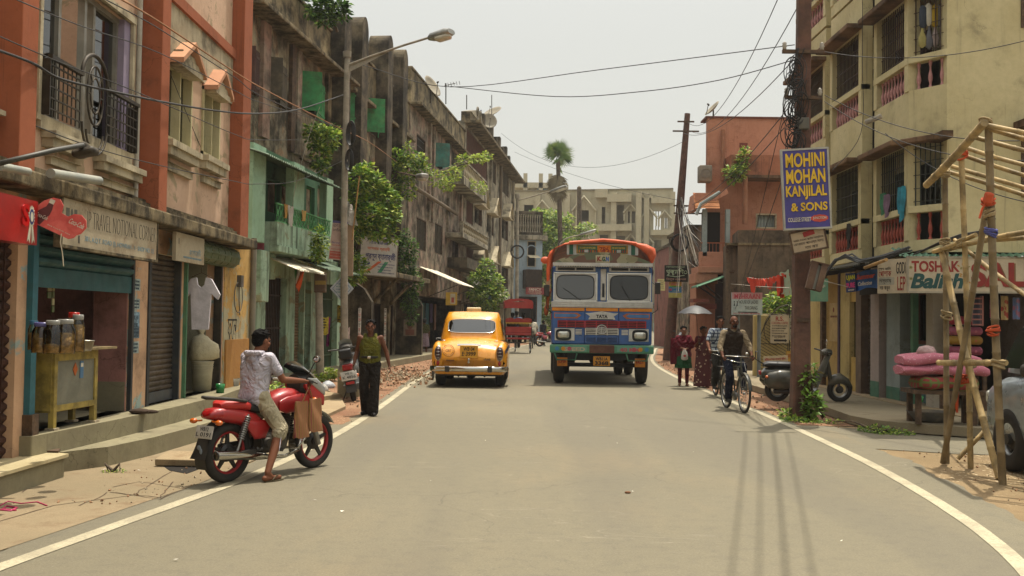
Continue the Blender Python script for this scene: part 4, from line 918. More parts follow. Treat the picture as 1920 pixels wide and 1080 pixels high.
def corr(b,u0,u1,f,pitch=.12,amp=.025,nv=1,mi=0):
 n=int((u1-u0)/pitch*6);b.grid(lambda a,c:(u0+(u1-u0)*a,f(c)[0]+amp*math.sin(a*(u1-u0)/pitch*2*PI),f(c)[1]),n,nv,mi)
b=F2.b();uu0,uu1=U(495,318,1.1),U(634,335,1.1);za=Z(565,322,1.1);corr(b,uu0,uu1,lambda c:(za+.35-.35*c,.1+1.1*c));b.build('corrugated_roof',mat('green_tin_roof','39523f',.6,.3,dust=.4,dustc='6f6a50'),t)
b=F2.b();corr(b,U(494,500,.4),U(552,500,.4),lambda c:(Z(520,490,.4)+.1-.35*c,.35+.9*c));b.build('awning',mat('pale_tin_awning',''),t,label='small pale corrugated awning over the brown gate')
b=F2.b();corr(b,U(553,500,.4),U(622,500,.4),lambda c:(Z(590,500,.4)+.15-.3*c,.35+.9*c));b.build('awning',mat('green_tin_roof',''),t,label='dark green corrugated awning')
F2.b().bb(U(472,470,.9),U(545,470,.9),zb-.75,zb-.15,.3,.55).build('beam',m_mint,t,bevel=.02)
F2.b().bb(U(478,470,.6),U(493,500,.6),zb-1.3,zb-.15,.35,.75).build('bracket',m_mint,t,bevel=.02)
for i,(a,c,d,e)in enumerate(gates):
 if i==1:b=F2.b();shutter(b,a,c,d,e,.2,.08);b.build('roller_shutter',mat('tan_shutter','6c5a3c',.6,.3,dust=.4),t)
 else:
  b=F2.b();n=int((c-a)/.11)
  for j in range(n):x=a+(j+.5)*(c-a)/n;b.bb(x-.022,x+.022,d,e,.16,.2)
  for z in(.5,1.3,2.1):b.bb(a,c,z,z+.04,.2,.215)
  b.build('folding_gate',m_rustd if i==0 else m_gdark,t);
 F2.b().bb(a-.1,c+.1,d,e+.1,-.05,.02).build('backing',m_dark,t)
F2.b().bb(u0,U(640,600,.5),0,.2,.3,1.1).build('plinth',m_conc,t,bevel=.02)
for(x,w,h,c,nm)in((541,.25,.3,'a59f94','grey cloth hung on the green balcony railing'),(534,.14,.2,'a07a3c','ochre cloth beside the grey one on the green balcony railing'),(567,.2,.16,'a9884a','small tan cloth alone on the green balcony railing')):
 uv=F2.p(x,386,.92);b=F2.b();b.grid(lambda a,q:(uv[0]+w*1.6*a,zr1+.02-h*1.6*q,.9+.03*math.sin(a*9+q*2)),8,4);b.build('washing',mat('wash_'+c,c,.9),label=nm,category='cloth',group='washing on the green balcony')
b=F2.b();b.grid(lambda a,q:(U(463,395,.5)+.9*a,zr1+.1-1.3*q,.6+.08*math.sin(a*11)),10,4);b.build('washing',mat('maroon_sari_cloth','5a1a20',.9),label='maroon patterned cloth hanging at the near end of the green balcony',category='cloth')
# ---- blue house at the bend
F3=Facade((.15,79.2),(2.35,79.8));zof=lambda y:PY(985,y,79.5).z
t=wthing('blue_house','narrow pale blue house with a dark balustraded roof terrace at the bend','building',(1,80,0))
m_blue=wall('pale_blue_plaster','8b9cab','99a9b4',stain='5a5c5c',amt=.3,streak=.5);w_=2.28
wn=(1.05,1.75,zof(500),zof(452));wn2=(.4,1.9,0.3,zof(556))
b=F3.b();hole_wall(b,0,w_,0,zof(450),-.3,0,[wn,wn2]);b.bb(0,w_,0,zof(450),-8,-7.7);b.bb(w_-.3,w_,0,zof(450),-7.7,-.3);b.bb(0,.3,0,zof(450),-7.7,-.3);b.build('wall',m_blue,t)
opening(F3,t,wn,'dark',frame=m_trim);opening(F3,t,wn2,'dark',name='door')
F3.b().bb(-.1,w_+.35,zof(450),zof(441),-8,.35).build('cornice',m_grey,t,bevel=.03)
b=F3.b();b.bb(0,w_,zof(402),zof(396),-.2,.05);b.bb(0,w_,zof(441),zof(436),-.2,.05);b.bb(w_-.15,w_,zof(436),zof(402),-.2,.05);b.bb(0,w_,zof(436),zof(402),-.5,-.42);o=b.build('terrace_parapet',m_pier,t)
balusters(F3,o,0,w_-.15,zof(436),zof(402),0,11,m_grey,.08,6)
F3.b().torus((1.4,zof(470),0),.42,.05,16,5,'Z',a0=0,a1=PI).build('arch_moulding',m_blue,t)
b=F3.b();b.grid(lambda a,c:(1.0+.9*a,zof(478)-.25*c,.05+.8*c),6,2);b.build('awning',m_trim,t)
b=F3.b();b.bb(.7,2.0,zof(541),zof(506),0,1.0);b.build('balcony_box',m_rustd,t,bevel=.02)
M=F3.M@Matrix.Translation((1.42,zof(546),1.1))
def fn(b,w,h):b.text('FANCY',-w*.34,h*.02,w*.66,h*.4,.004,1,bold=.02);b.text('LADIES TAILORS',-w*.36,-h*.22,w*.7,h*.18,.004,1);b.text('WATCH REPAIR',-w*.3,-h*.42,w*.6,h*.13,.004,1)
sign('shop_sign','dark red sign reading FANCY on the narrow blue house',M,1.5,.55,[mat('fancy_red','7d1f28',.6,dust=.15),m_w],fn,.08)
# ---- unfinished building across the bend
F4=Facade((.0,109),(17.6,105));FZ=lambda x,y:F4.p(x,y)[1]
t=wthing('unfinished_building','pale grey unfinished concrete building with empty window openings','building',(9,108,1))
m_raw=wall('raw_render','a59e86','aca48c',stain='857d68',amt=.3,streak=.5,bump=.3);m_raw2=wall('raw_render_dark','757060','7e7866',stain='5c5746',amt=.3,streak=.5)
hs_=[(982,1000,384,402),(1012,1022,392,410),(1040,1048,392,408),(1088,1104,394,415),(1128,1135,388,419),(1153,1170,384,424),(1177,1181,396,418),(1184,1191,396,418),(1225,1239,396,432),(1246,1251,408,428),(1124,1140,440,480),(1153,1172,442,485),(1181,1192,446,480),(1226,1240,450,480),(1090,1108,450,478),(1210,1218,450,480)]
H=[F4.rect(*q)for q in hs_];zt=FZ(1110,357)
b=F4.b();hole_wall(b,0,U(1262,400,0,F4),0,zt,-.25,0,H);b.build('wall',m_raw,t)
for i,h in enumerate(H):
 a,c,d,e=h
 if i not in(8,9):F4.b().bb(a-.6,c+.6,d-.3,e+.3,-2.6,-2.5).build('partition',m_raw2,t)
 else:
  b=F4.b()
  for q in(0.33,.66):b.bb(a+(c-a)*q-.04,a+(c-a)*q+.04,d,e,-.2,-.1)
  b.build('mullion',m_raw2,t)
ue=U(1262,400,0,F4);b=F4.b();b.bb(0,ue-3.4,zt-.3,zt-.05,-8,-.25);b.bb(0,ue-3.6,7.6,7.9,-8,-.25);b.bb(0,ue,0,7.5,-8,-7.7);b.bb(0,.3,7.5,zt,-8,-.25);b.build('floor_slab',m_raw2,t)
for(xa,xb,yt,yb,w)in((1118,1140,357,372,.9),(1140,1185,365,380,.9),(1205,1225,366,372,.5),(1222,1262,372,382,.6),(1118,1186,422,434,1.0),(1221,1262,432,442,.8)):
 a,c,d,e=F4.rect(xa,xb,yt,yb);F4.b().bb(a,c,d,e,0,w).build('balcony_slab',m_raw,t)
for x,w in((963,.3),(1004,.3),(1060,.5),(1080,.3),(1147,.7),(1194,.9),(1208,.5),(1256,.3)):u=U(x,400,0,F4);F4.b().bb(u,u+.55,0,zt-.3,0,w).build('column',m_raw,t)
b=F4.b();b.bb(0,ue,zt,zt+.12,-.3,.15);b.build('coping',m_raw2,t)
for x,y,w in((1018,378,.8),(1096,376,1.3),(1183,384,.75),(1218,392,.8),(1247,396,.7),(1096,444,1.3),(1183,440,.75),(1214,442,.7)):
 u,z=F4.p(x,y);z-=.5;b=F4.b();b.tube([(u-w,z-w*.5,.3),(u,z+w*.7,.35),(u+w,z-w*.5,.3)],.14,5);b.bb(u-w,u-w+.15,z-w*1.6,z-w*.4,0,.3);b.bb(u+w-.15,u+w,z-w*1.6,z-w*.4,0,.3);b.build('window_hood',m_raw,t)
F5=Facade((-1,125),(9,125));t=wthing('rooftop_frame','pale concrete rooftop frame with stub columns, behind the unfinished building','building',(3,126,1.2))
zf=lambda y:PY(1000,y,125).z;xf=lambda x:PY(x,350,125).x+1
b=F5.b();b.bb(xf(962),xf(1064),zf(352),zf(342),-6,0);b.bb(xf(962),xf(1064),zf(400),zf(384),-6,0)
for x in(985,1014,1032,1062):b.bb(xf(x)-.25,xf(x)+.25,1.2,zf(325 if x<1060 else 345),-.5,0);b.bb(xf(x)-.25,xf(x)+.25,1.2,zf(345),-6,-5.5)
b.build('frame',m_raw,t);b=F5.b();b.bb(xf(1008),xf(1046),zf(352)-.3,zf(352),-4,-.6);b.build('tarpaulin',mat('faded_blue_tarp','55788a',.7),t)
# ---- right row
m_cream2=wall('cream_yellow_plaster','bbb089','b0a47c',stain='6b6650',amt=.28,streak=.5,bump=.2)
m_creamd=wall('cream_yellow_low','b19f6c','a89662',stain='5b4f36',amt=.3,streak=.3)
m_ered=wall('rusty_eave','6b5340','7c634a',stain='2b211a',amt=.6,streak=.5)
m_balr=mat('baluster_red','90392c',.7,var=.2,dust=.25);m_balp=mat('baluster_pink','a97574',.7,var=.2,dust=.3)
m_grl=mat('grille_dark_green','2b3330',.6,.3,dust=.15);m_grb=mat('grille_brown','36231d',.6,.3,dust=.15)
FR=Facade((6.9,31),(6.9,17.0));FG=Facade((7.4,31),(7.4,17.8));FS=Facade((7.3,17.0),(17,17.0));FK=Facade((7.4,17.8),(17,17.8))
t=wthing('apartment_building','cream yellow apartment building with barred balconies, nearest on the right','building',(8,20,0))
AP=t
bays=[((6.8,24.3),(6.8,22.0)),((6.75,21.5),(6.75,19.55)),((6.9,19.3),(6.9,17.62)),((6.9,17.62),(7.3,17.0))]
LV=[(2.85,m_balr,m_grl),(5.47,m_balp,m_grb),(8.15,m_balp,m_grb)]
for bi,(a,c)in enumerate(bays):
 F=Facade(a,c);L=F.len
 for li,(z0,mb,mg)in enumerate(LV):
  zc=z0+1.92;b=F.b();b.bb(0,L,z0,z0+.23,-.2,0)
  o=b.build('balcony_slab',m_cream2,t);F.b().bb(0,L,zc,z0+2.62,-.2,0).build('balcony_wall',m_cream2,t)
  b=F.b();b.bb(0,L,z0+.7,z0+.82,-.16,.03);b.build('balcony_rail',m_cream2,t,bevel=.01)
  for x in((0.0,L-.16)if bi<3 else()):F.b().bb(x,x+.16,z0+.23,zc,-.2,.02).build('column',m_cream2,t)
  n={0:10,1:10,2:9,3:3}[bi];u0,u1=(.16,L-.16)if bi<3 else(.03,L-.03)
  balusters(F,o,u0,u1,z0+.23,z0+.7,-.08,n,mb,.043,8)
  b=F.b();n=int((u1-u0)/.085)
  for i in range(n):x=u0+(u1-u0)*(i+.5)/n;b.bb(x-.007,x+.007,z0+.82,zc,-.09,-.075)
  for i in range(5):z=z0+.9+i*.23;b.bb(u0,u1,z,z+.012,-.075,-.068)
  b.build('balcony_grille',mg,t)
  b=F.b();b.bb(-.05,L+(.05 if bi!=2 else 0),zc-.03,zc+.07,0,.32 if bi<3 else .2);b.build('eave',m_ered,t,bevel=.02)
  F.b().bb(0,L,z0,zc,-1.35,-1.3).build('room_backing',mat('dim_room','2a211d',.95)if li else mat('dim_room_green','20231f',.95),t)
b=B();b.bb(6.95,8.4,24.1,24.3,2.85,12);b.bb(6.95,7.2,21.5,22.2,2.85,12);b.bb(7.1,7.3,19.3,19.55,2.85,12);b.bb(8.4,8.6,17.2,24.3,2.85,12);b.build('wall',m_cream2,t)
b=B();b.bb(6.6,12,17.0,24.4,11.3,11.6);b.build('roof',m_ered,t)
wsd=(FS.p(1914,20)[0],FS.p(1914,20)[0]+1.2,Z(1914,52,0,FS),Z(1914,52,0,FS)+1.2);wsd2=(wsd[0],wsd[1],Z(1914,370,0,FS),Z(1914,245,0,FS))
b=FS.b();hole_wall(b,0,9.7,2.85,12,-.25,0,[wsd,wsd2]);b.build('side_wall',m_cream2,t)
for w in(wsd,wsd2):opening(FS,t,w,'grille',frame=m_wood)
uv=FS.p(1900,243);FS.b().bb(uv[0],uv[0]+2,uv[1],uv[1]+.12,0,.4).build('window_ledge',m_ered,t)
uv=FS.p(1746,262);FS.b().bb(-.18,.0,uv[1],uv[1]+.12,-.3,.25).build('window_ledge',m_ered,t)
def clothe(F,u,z,w,h,c,label,group,off=.02,nm='washing'):
 b=F.b();b.grid(lambda a,q:(u+w*a*(1-.25*q*math.sin(a*3)),z-h*q*(1-.15*math.cos(a*6)),off+.03*math.sin(a*10+q*3)),10,5)
 return b.build(nm,mat('wash_'+c,c,.9,var=.25),label=label,category='cloth',group=group)
Fb2=Facade(*bays[2]);Fb1=Facade(*bays[1]);Fb3=Facade(*bays[3])
g='washing on the cream balconies'
u,z=Fb2.p(1657,366);clothe(Fb2,u,z+.02,.2,.36,'3f7a58','green cloth over the grille of the lower balcony beside the blue one',g,.05)
u,z=Fb2.p(1665,366);clothe(Fb2,u,z,.2,.38,'7c6478','mauve cloth overlapping the green one on the lower balcony',g,.06)
u,z=Fb2.p(1691,352);clothe(Fb2,u,z,.28,.55,'2f7f92','long turquoise cloth hanging from the lower balcony grille',g,.06)
u,z=Fb1.p(1597,420);clothe(Fb1,u,z,.12,.45,'33302c','narrow dark cloth hung over the red balusters',g,.08)
rnd=random.Random(4)
for i,(x,y,c,nm)in enumerate(((1741,8,'a9a595','pale grey shirt hanging high in the corner balcony'),(1753,10,'a58a22','mustard shirt hanging in the corner balcony'),(1730,12,'2c3440','navy shirt hanging in the corner balcony'),(1729,60,'8c8450','olive bag hanging lowest in the corner balcony'),(1742,62,'55555a','grey bag hanging in the corner balcony'),(1754,58,'9b8c88','pinkish bag hanging in the corner balcony'),(1762,10,'6a6a66','dark grey shirt at the wall end of the corner balcony'))):
 q=PY(x,y,17.35);b=B(Matrix.Translation(q));rings=[]
 for k,zz in((.25,.02),(.9,-.03),(1,-.2),(.9,-.34),(.3,-.38))if y<40 else((.1,.15),(.4,.0),(1,-.12),(.9,-.24),(.2,-.28)):rings.append([(.07*k*math.cos(a)*(1+.2*math.sin(3*a+i)),.04*k*math.sin(a),zz)for a in[2*PI*j/12 for j in range(12)]])
 b.loft(rings);b.build('hanging_cloth',mat('hang_'+c,c,.9),label=nm,category='cloth',group='things hanging in the top corner balcony')
m_pkw=wall('pinkish_white_pillar','9a8d86','8d827c',stain='55493f',amt=.25,streak=.2);m_jade=mat('jade_base','2c6350',.7,dust=.3)
m_bluw=wall('bluish_panel','8b9490','7e8784',stain='4d4a40',amt=.25,streak=.2)
def gu(x,y=700):return FG.p(x,y)[0]
zg=.16
t=wthing('shop_row','row of ground floor shops and doors under the cream apartment building','shop front',(7.4,21,0))
parts=[(1500,1541,m_creamd,'wall_panel',0),(1577,1594,m_creamd,'wall_panel',.02),(1545,1574,wall('plaque_ochre','a08856','957c4a',stain='5b4a30',amt=.2,streak=.2),'wall_panel',-.05),(1643,1659,m_pkw,'pillar',.12),(1662,1687,m_bluw,'door_leaf',0),(1541,1545,m_wood,'door_post',.05),(1574,1577,mat('purple_post','3c2c40',.7),'door_post',.05),(1613,1623,mat('brown_post','4d3d33',.7,dust=.3),'door_post',.1)]
for xa,xb,m,nm,off in parts:FG.b().bb(gu(xa),gu(xb),zg,2.75,-.2,off).build(nm,m,t)
FG.b().bb(gu(1643),gu(1659)+.005,zg,zg+.32,.12,.125).build('pillar_base',m_jade,t);FG.b().bb(gu(1662),gu(1687),zg,zg+.25,.0,.006).build('pillar_base',m_jade,t)
b=FG.b();shutter(b,gu(1624),gu(1636),zg,2.6,-.05,.08);b.build('roller_shutter',m_shut,t)
b=FG.b();b.bb(gu(1594),gu(1613),zg,.9,-.1,-.02);b.bb(gu(1594),gu(1613),2.1,2.75,-.1,-.02);b.build('counter_panel',mat('yellow_laminate','a98c45',.6,dust=.2),t)
b=FG.b();b.bb(gu(1594)+.05,gu(1613)-.05,.9,2.1,-.08,-.07);b.build('glass_pane',m_glassd,t)
b=FG.b();b.bb(gu(1604),gu(1612),.95,1.5,-.05,-.045,0);b.ell((gu(1608),1.2,-.045),(.09,.17,.004),14,1);b.ell((gu(1608),1.28,-.043),(.1,.08,.004),10,2);b.build('shop_poster',[mat('poster_blue','1e2c66',.6),mat('poster_pale','a8a49a',.7),m_blk],t)
b=FG.b();b.bb(gu(1687),gu(1714),zg,1.25,-.45,-.3,0);b.build('cabinet',mat('teal_cabinet','2a5a62',.6,dust=.3),t)
b=FG.b();
for x0,x1,z0,z1 in((gu(1688),gu(1690),1.25,2.5),(gu(1711),gu(1713),1.25,2.5),(gu(1688),gu(1713),2.42,2.5),(gu(1688),gu(1713),1.25,1.32),(gu(1688),gu(1713),2.18,2.22)):b.bb(x0,x1,z0,z1,-.4,-.3)
b.build('cabinet_frame',mat('dark_red_frame','4f1f1a',.6,dust=.2),t);FG.b().bb(gu(1690),gu(1711),1.32,2.42,-.36,-.355).build('glass_pane',m_glassd,t)
FG.b().bb(gu(1693),gu(1706),1.33,1.75,-.5,-.4).build('box',mat('yellow_box','a3941c',.6,dust=.2),t)
FG.b().bb(gu(1712),gu(1717),zg,2.6,-.05,.05).build('door_post',mat('green_post2','2f6a50',.6,dust=.25),t)
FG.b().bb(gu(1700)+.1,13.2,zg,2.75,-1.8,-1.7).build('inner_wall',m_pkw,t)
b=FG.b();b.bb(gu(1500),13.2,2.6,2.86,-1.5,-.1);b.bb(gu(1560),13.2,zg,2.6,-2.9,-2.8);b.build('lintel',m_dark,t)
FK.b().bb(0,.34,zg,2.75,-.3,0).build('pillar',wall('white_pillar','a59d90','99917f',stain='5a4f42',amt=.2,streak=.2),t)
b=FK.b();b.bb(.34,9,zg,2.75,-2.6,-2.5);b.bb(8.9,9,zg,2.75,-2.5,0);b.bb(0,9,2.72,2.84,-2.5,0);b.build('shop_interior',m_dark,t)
b=FK.b()
for k in range(3):b.bb(2.4,8,.95+k*.5,1.0+k*.5,-2.4,-1.7)
b.build('shelf',m_wood,t)
t=wthing('sidewalk',None,None,(7,18,0));t['kind']='structure'
kp=[(5.85,30),(5.72,26),(5.62,22),(5.55,18),(5.42,16.2),(5.55,15.5),(6.1,14.85),(6.9,14.35),(8,14.2),(20,14.0)]
B().prism(kp+[(20,31),(5.9,31)],.02,.155).build('slab',groundmat('right_pavement','7d725c','887d66','695d48',s1=.5,bump=.3),t,bevel=.02)
B().prism([(7.25,15.3),(20,15.1),(20,17.8),(7.4,17.8),(7.4,30),(7.1,26),(7.1,17.4)],.155,.17).build('doorstep',m_slab,t)
t=wthing('shop_canopy','green corrugated tin canopy over the right shops','canopy',(7,17,2.8))
FQ=Facade((6.05,17.4),(10.5,16.4))
b=FQ.b();corr(b,.55,9.5,lambda c:(2.76+.22*c,.25-1.1*c),.11,.018,2);b.build('corrugated_roof',mat('jade_tin_roof','44705a',.6,.2,dust=.4,dustc='8d9478'),t)
FQ2=Facade((6.15,20.4),(6.15,17.3));b=FQ2.b();corr(b,0,3.1,lambda c:(2.66+.3*c,.05-1.2*c),.11,.018,2);b.build('corrugated_roof',mat('dark_tin_roof','37352c',.6,.3,dust=.4,dustc='6d664e'),t)
b=FQ2.b();b.bb(0,3.0,2.2,2.62,-.9,-.85);b.build('fascia',m_dark,t)
b=B();b.cyl(PX(1662,487,6.1),PX(1622,502,6.1),.03,n=8);b.build('bamboo_edge',mat('bamboo_pale','9f7c48',.6,var=.2),t)
M,w,h=quadM(V((6.26,17.35,2.72)),V((6.57,16.8,2.72)),V((6.26,17.35,2.14)))
m_hand=mat('sign_cream','a99c84',.7,dust=.3)
def fn(b,w,h):
 b.text('GODI',w*.12,h*.06,w*.3,h*.34,.002,1,bold=.01);b.text('LEP',w*.16,-h*.42,w*.26,h*.4,.002,2,bold=.01)
 b.text('েসখ বািন',-w*.46,h*.18,w*.4,h*.1,.002,1);b.text('েপাশাক',-w*.46,h*.0,w*.42,h*.16,.002,2);b.bb(-w*.46,w*.06,-h*.25,-h*.03,.001,.002,3);b.text('সস্তায়',-w*.44,-h*.22,w*.4,h*.14,.003,1);b.text('দর করুন',-w*.42,-h*.43,w*.34,h*.14,.002,1)
sign('shop_sign','angled cream end board reading GODI LEP beside the long bedding sign',M,w,h,[m_hand,m_blk,mat('sign_oxblood','7c2118',.6),mat('sign_greyblock','8b887a',.7)],fn,.05)
M,w,h=quadM(V((6.58,16.79,2.72)),V((9.4,16.6,2.74)),V((6.58,16.79,2.17)))
def fn(b,w,h):
 k=w/2
 b.text('TOSHAK',-k+.04,h*.08,.78,h*.34,.002,2,bold=.035);b.text('Balish',-k+.02,-h*.42,.86,h*.46,.002,1,bold=.04,shear=.25)
 b.text('SALIM',-k+1.0,-h*.36,1.35,h*.74,.003,2,bold=.04);b.text('SALIM',-k+1.025,-h*.385,1.35,h*.74,.0015,3,bold=.04)
 rn=random.Random(1)
 for i in range(16):
  x=-k+.91+rn.uniform(-.09,.09);y=rn.uniform(-.36,.36)*h;a=rn.random()*6;b.prism([(0,0),(.03,.014),(.06,0),(.03,-.014)],.001,.003,4+i%2,Matrix.Translation((x,y,0))@Matrix.Rotation(a,4,'Z'))
 for y in(.22,-.12):
  for a in range(4):b.bb(-.03,.03,-.004,.004,.001,.002,4,Matrix.Translation((-k+.03,h*y,0))@Matrix.Rotation(a*PI/4,4,'Z'))
sign('shop_sign','long cream hand painted sign reading TOSHAK Balish SALIM over the bedding shop',M,w,h,[m_hand,mat('sign_bottle_green','123f3c',.6),mat('sign_oxblood',''),mat('sign_shadow_ochre','6c4c2c',.7),mat('leaf_olive','6d6a2c',.7),mat('leaf_ochre','9b6f25',.7)],fn,.06,frame=mat('pale_wood_edge','8c8472',.7))
M,w,h=quadM(PY(1587,512,18.9),PY(1648,503,17.9),PY(1588,548,18.9))
t=thing('banner','crumpled blue plastic banner with red and yellow lettering beside the cream sign','banner',M=M)
B().grid(lambda a,c:((a-.5)*w,(c-.5)*h*(1-.12*math.sin(a*3))-.02*math.sin(a*7),.02*math.sin(a*12+c*2)),24,6).build('cloth',mat('banner_blue','1b4a86',.5,var=.3,vs=3),t)
b=B();b.bb(-w*.5,-w*.18,-h*.52,h*.46,.018,.022,3);b.text('UJAN',-w*.46,h*.05,w*.26,h*.3,.03,1,bold=.03);b.text('PURE',-w*.47,-h*.3,w*.27,h*.26,.03,2,bold=.03);b.scrib(-w*.42,-h*.45,w*.2,h*.07,.03,5,3);b.text('Summer',-w*.14,h*.06,w*.56,h*.26,.032,4,bold=.03,shear=.3);b.text('Collection',-w*.1,-h*.26,w*.42,h*.2,.032,5,bold=.01,shear=.3)
b.build('lettering',[m_blk,mat('neon_yellow','b8b41e',.6),mat('neon_pink','c02f72',.6),mat('banner_navy','1a2a55',.6),mat('banner_red','b2412a',.6),m_w],t)
F6=Facade((6.72,28),(9.2,28));t=wthing('gate_wall','low cream yellow courtyard wall with an arched iron gate','wall',(7.6,28,0))
z6=lambda y:PY(1480,y,28).z;x6=lambda x:PY(x,640,28).x-6.72
b=F6.b();b.bb(0,x6(1441),0,z6(592),-.25,0);b.bb(x6(1441),2.6,0,z6(594),-.3,-.12);b.bb(x6(1528),x6(1532),0,z6(555),-.25,.02);b.bb(x6(1532),x6(1560),0,3.2,-.2,0);b.build('wall',m_creamd,t,bevel=.01)
b=F6.b();b.bb(x6(1425),x6(1532),z6(592),z6(590)+.02,-.32,-.1);b.build('coping',m_trim,t)
gt=wthing('iron_gate','black wrought iron double gate with chevron bars and an arched top','gate',(7.5,27.85,0))
gx0,gx1,gxm=x6(1423),x6(1530),x6(1476);zb,zt=.1,z6(600);za=z6(572)
for s,(a,c)in enumerate(((gx0,gxm-.02),(gxm+.02,gx1))):
 b=F6.b();top=lambda x:zb+.0+(za-zb)*(1-.32*((x-gxm)/(gx1-gxm))**2*(1+.4*((x-gxm)/(gx1-gxm))**2))
 n=14;b.tube([(a+(c-a)*i/n,top(a+(c-a)*i/n),.15)for i in range(n+1)],.014,6)
 b.tube([(a,zb,.15),(a,top(a),.15)],.014,6);b.tube([(c,zb,.15),(c,top(c),.15)],.014,6);b.tube([(a,zb,.15),(c,zb,.15)],.014,6);b.tube([(a,z6(645),.15),(c,z6(645),.15)],.01,6)
 for k in range(26):
  z=zb+k*.085-.3;d=.42
  p0,p1=((a,z+d),(c,z))if s==0 else((a,z),(c,z+d))
  pts=[(p0[0]+(p1[0]-p0[0])*i/10,p0[1]+(p1[1]-p0[1])*i/10)for i in range(11)]
  pts=[(x,z,.15)for x,z in pts if zb<z<top(x)]
  if len(pts)>1:b.tube(pts,.007,4)
 b.tube([((a+c)/2+.28*math.cos(q*PI/10),z6(618)+.42*math.sin(q*PI/10),.15)for q in range(21)],.01,5)
 b.build('gate_leaf',m_black,gt)
def board(name,label,y,xl,xr,yt,yb,mats,fn,cat='sign',tilt=0,group=None,d=.02,rz=0,frame=None):
 p0,p1,p2=PY(xl,yt,y),PY(xr,yt,y),PY(xl,yb,y);w=p1.x-p0.x;h=p0.z-p2.z;c=V(((p0.x+p1.x)/2,y,(p0.z+p2.z)/2))
 M=Matrix.Translation(c)@Matrix.Rotation(rz,4,'Z')@Matrix.Rotation(R(90),4,'X')@Matrix.Rotation(tilt,4,'Z')
 return sign(name,label,M,w,h,mats,fn,d,frame=frame,cat=cat)
def lines(b,w,h,y0,y1,n,mi,seed,x0=-.42,x1=.42):
 for i in range(n):b.scrib(w*x0,h*(y0+(y1-y0)*i/max(1,n-1)),w*(x1-x0)*(1-.1*(i%3)),h*abs(y1-y0)/max(1,n)*.55,.002,mi,seed+i)
m_tinb=mat('board_tin','8a8574',.7,dust=.2);m_rtx=mat('board_red','8c2320',.7)
def fn(b,w,h):
 b.text('R.S.',-w*.22,h*.3,w*.44,h*.16,.002,2,bold=.02);b.text('COACHING CENTRE',-w*.46,h*.18,w*.92,h*.09,.002,2);lines(b,w,h,.1,-.26,5,1,5);b.text('ALL SUBJECTS',-w*.3,-h*.33,w*.6,h*.07,.003,1);b.bb(-w*.32,w*.3,-h*.44,-h*.37,.001,.003,1);b.prism([(w*.3,-h*.47),(w*.42,-h*.405),(w*.3,-h*.34)],.001,.003,1)
board('notice_board','cream notice board headed R.S. COACHING CENTRE on the iron gate',27.8,1445,1479,591,643,[m_hand,m_blk,m_rtx],fn)
def fn(b,w,h):b.text('কো',-w*.4,h*.12,w*.7,h*.24,.002,1,bold=.02);b.bb(-w*.4,w*.4,h*.0,h*.08,.001,.003,1);b.text('জয়',-w*.4,-h*.4,w*.6,h*.24,.002,1)
board('notice_board','narrow white board with black letters half hidden behind the leaning pole',27.82,1480,1497,596,638,[m_tinb,m_blk],fn)
def fn(b,w,h):
 b.text('বিজ্ঞাপন দেওয়া হইল',-w*.45,h*.14,w*.86,h*.26,.002,1,bold=.02);b.text('সুলভ মূেল্য পাওয়া',-w*.42,-h*.16,w*.84,h*.24,.002,1,bold=.02);b.text('যোগাযোগ করুন',-w*.1,-h*.42,w*.55,h*.18,.002,1)
board('notice_board','tilted cream board with red Bengali writing leaning low before the gate',27.0,1432,1478,667,694,[m_hand,m_rtx],fn,tilt=R(4))
def fn(b,w,h):b.text('রাতুল',-w*.4,-h*.3,w*.8,h*.6,.002,1)
board('notice_board','small yellow board with red letters right of the leaning pole',27.5,1514,1530,676,690,[mat('board_yellow','9c7a2e',.7),m_rtx],fn)
board('notice_board','small orange board on the gate left of the leaning pole',27.6,1474,1490,658,684,[mat('board_yellow',''),m_rtx],lambda b,w,h:b.text('ভাড়া',-w*.3,-h*.2,w*.6,h*.5,.002,1))
Mq=FG.M@Matrix.Translation(((gu(1545)+gu(1574))/2,0,-.045));va,vb=Z(1560,568,0,FG),Z(1560,640,0,FG)
tt=thing('plaque','faded ochre wall plaque with fine lines of text beside the dark door post','plaque',M=Mq@Matrix.Translation((0,(va+vb)/2,0)))
B().bb(-.3,.3,(vb-va)/2,(va-vb)/2,0,.004).build('panel',mat('plaque_ochre2','a08a5c',.8),tt);b=B();h=va-vb;lines(b,.62,h,.0,-.4,7,0,2);b.ell((0,h*.32,.004),(.05,.06,.003),10,1);b.scrib(-.24,h*.12,.48,h*.05,.006,1,3);b.build('lettering',[mat('plaque_ink','4a3c2c',.8),mat('plaque_red','6a2c20',.8)],tt)
def fn(b,w,h):
 b.bb(-w*.5,w*.5,h*.2,h*.5,.0005,.001,3);b.text('MEHRAAN',-w*.42,h*.22,w*.84,h*.22,.002,2,bold=.01);b.text('HOUSE OF LADIES',-w*.26,h*.0,w*.62,h*.15,.002,1);b.text('TAILORING',-w*.08,-h*.26,w*.42,h*.15,.002,1);b.bb(-w*.3,w*.34,-h*.4,-h*.36,.001,.002,1);b.scrib(-w*.45,-h*.47,w*.9,h*.06,.002,2,7)
 for x in(-.42,-.33):b.ell((w*x,h*.08,.003),(.015,.02,.002),8,1);b.prism([(w*x-.02,-h*.1),(w*x+.02,-h*.1),(w*x,h*.06)],.001,.003,1)
t=board('shop_sign','pink and pale blue sign reading HOUSE OF LADIES TAILORING on a post',27.4,1373,1429,548,590,[mat('sign_paleblue','9fb0ae',.7,dust=.25),m_blk,mat('sign_rose','a03a48',.7),mat('sign_pinkband','a88080',.7)],fn,d=.14,rz=R(-6))
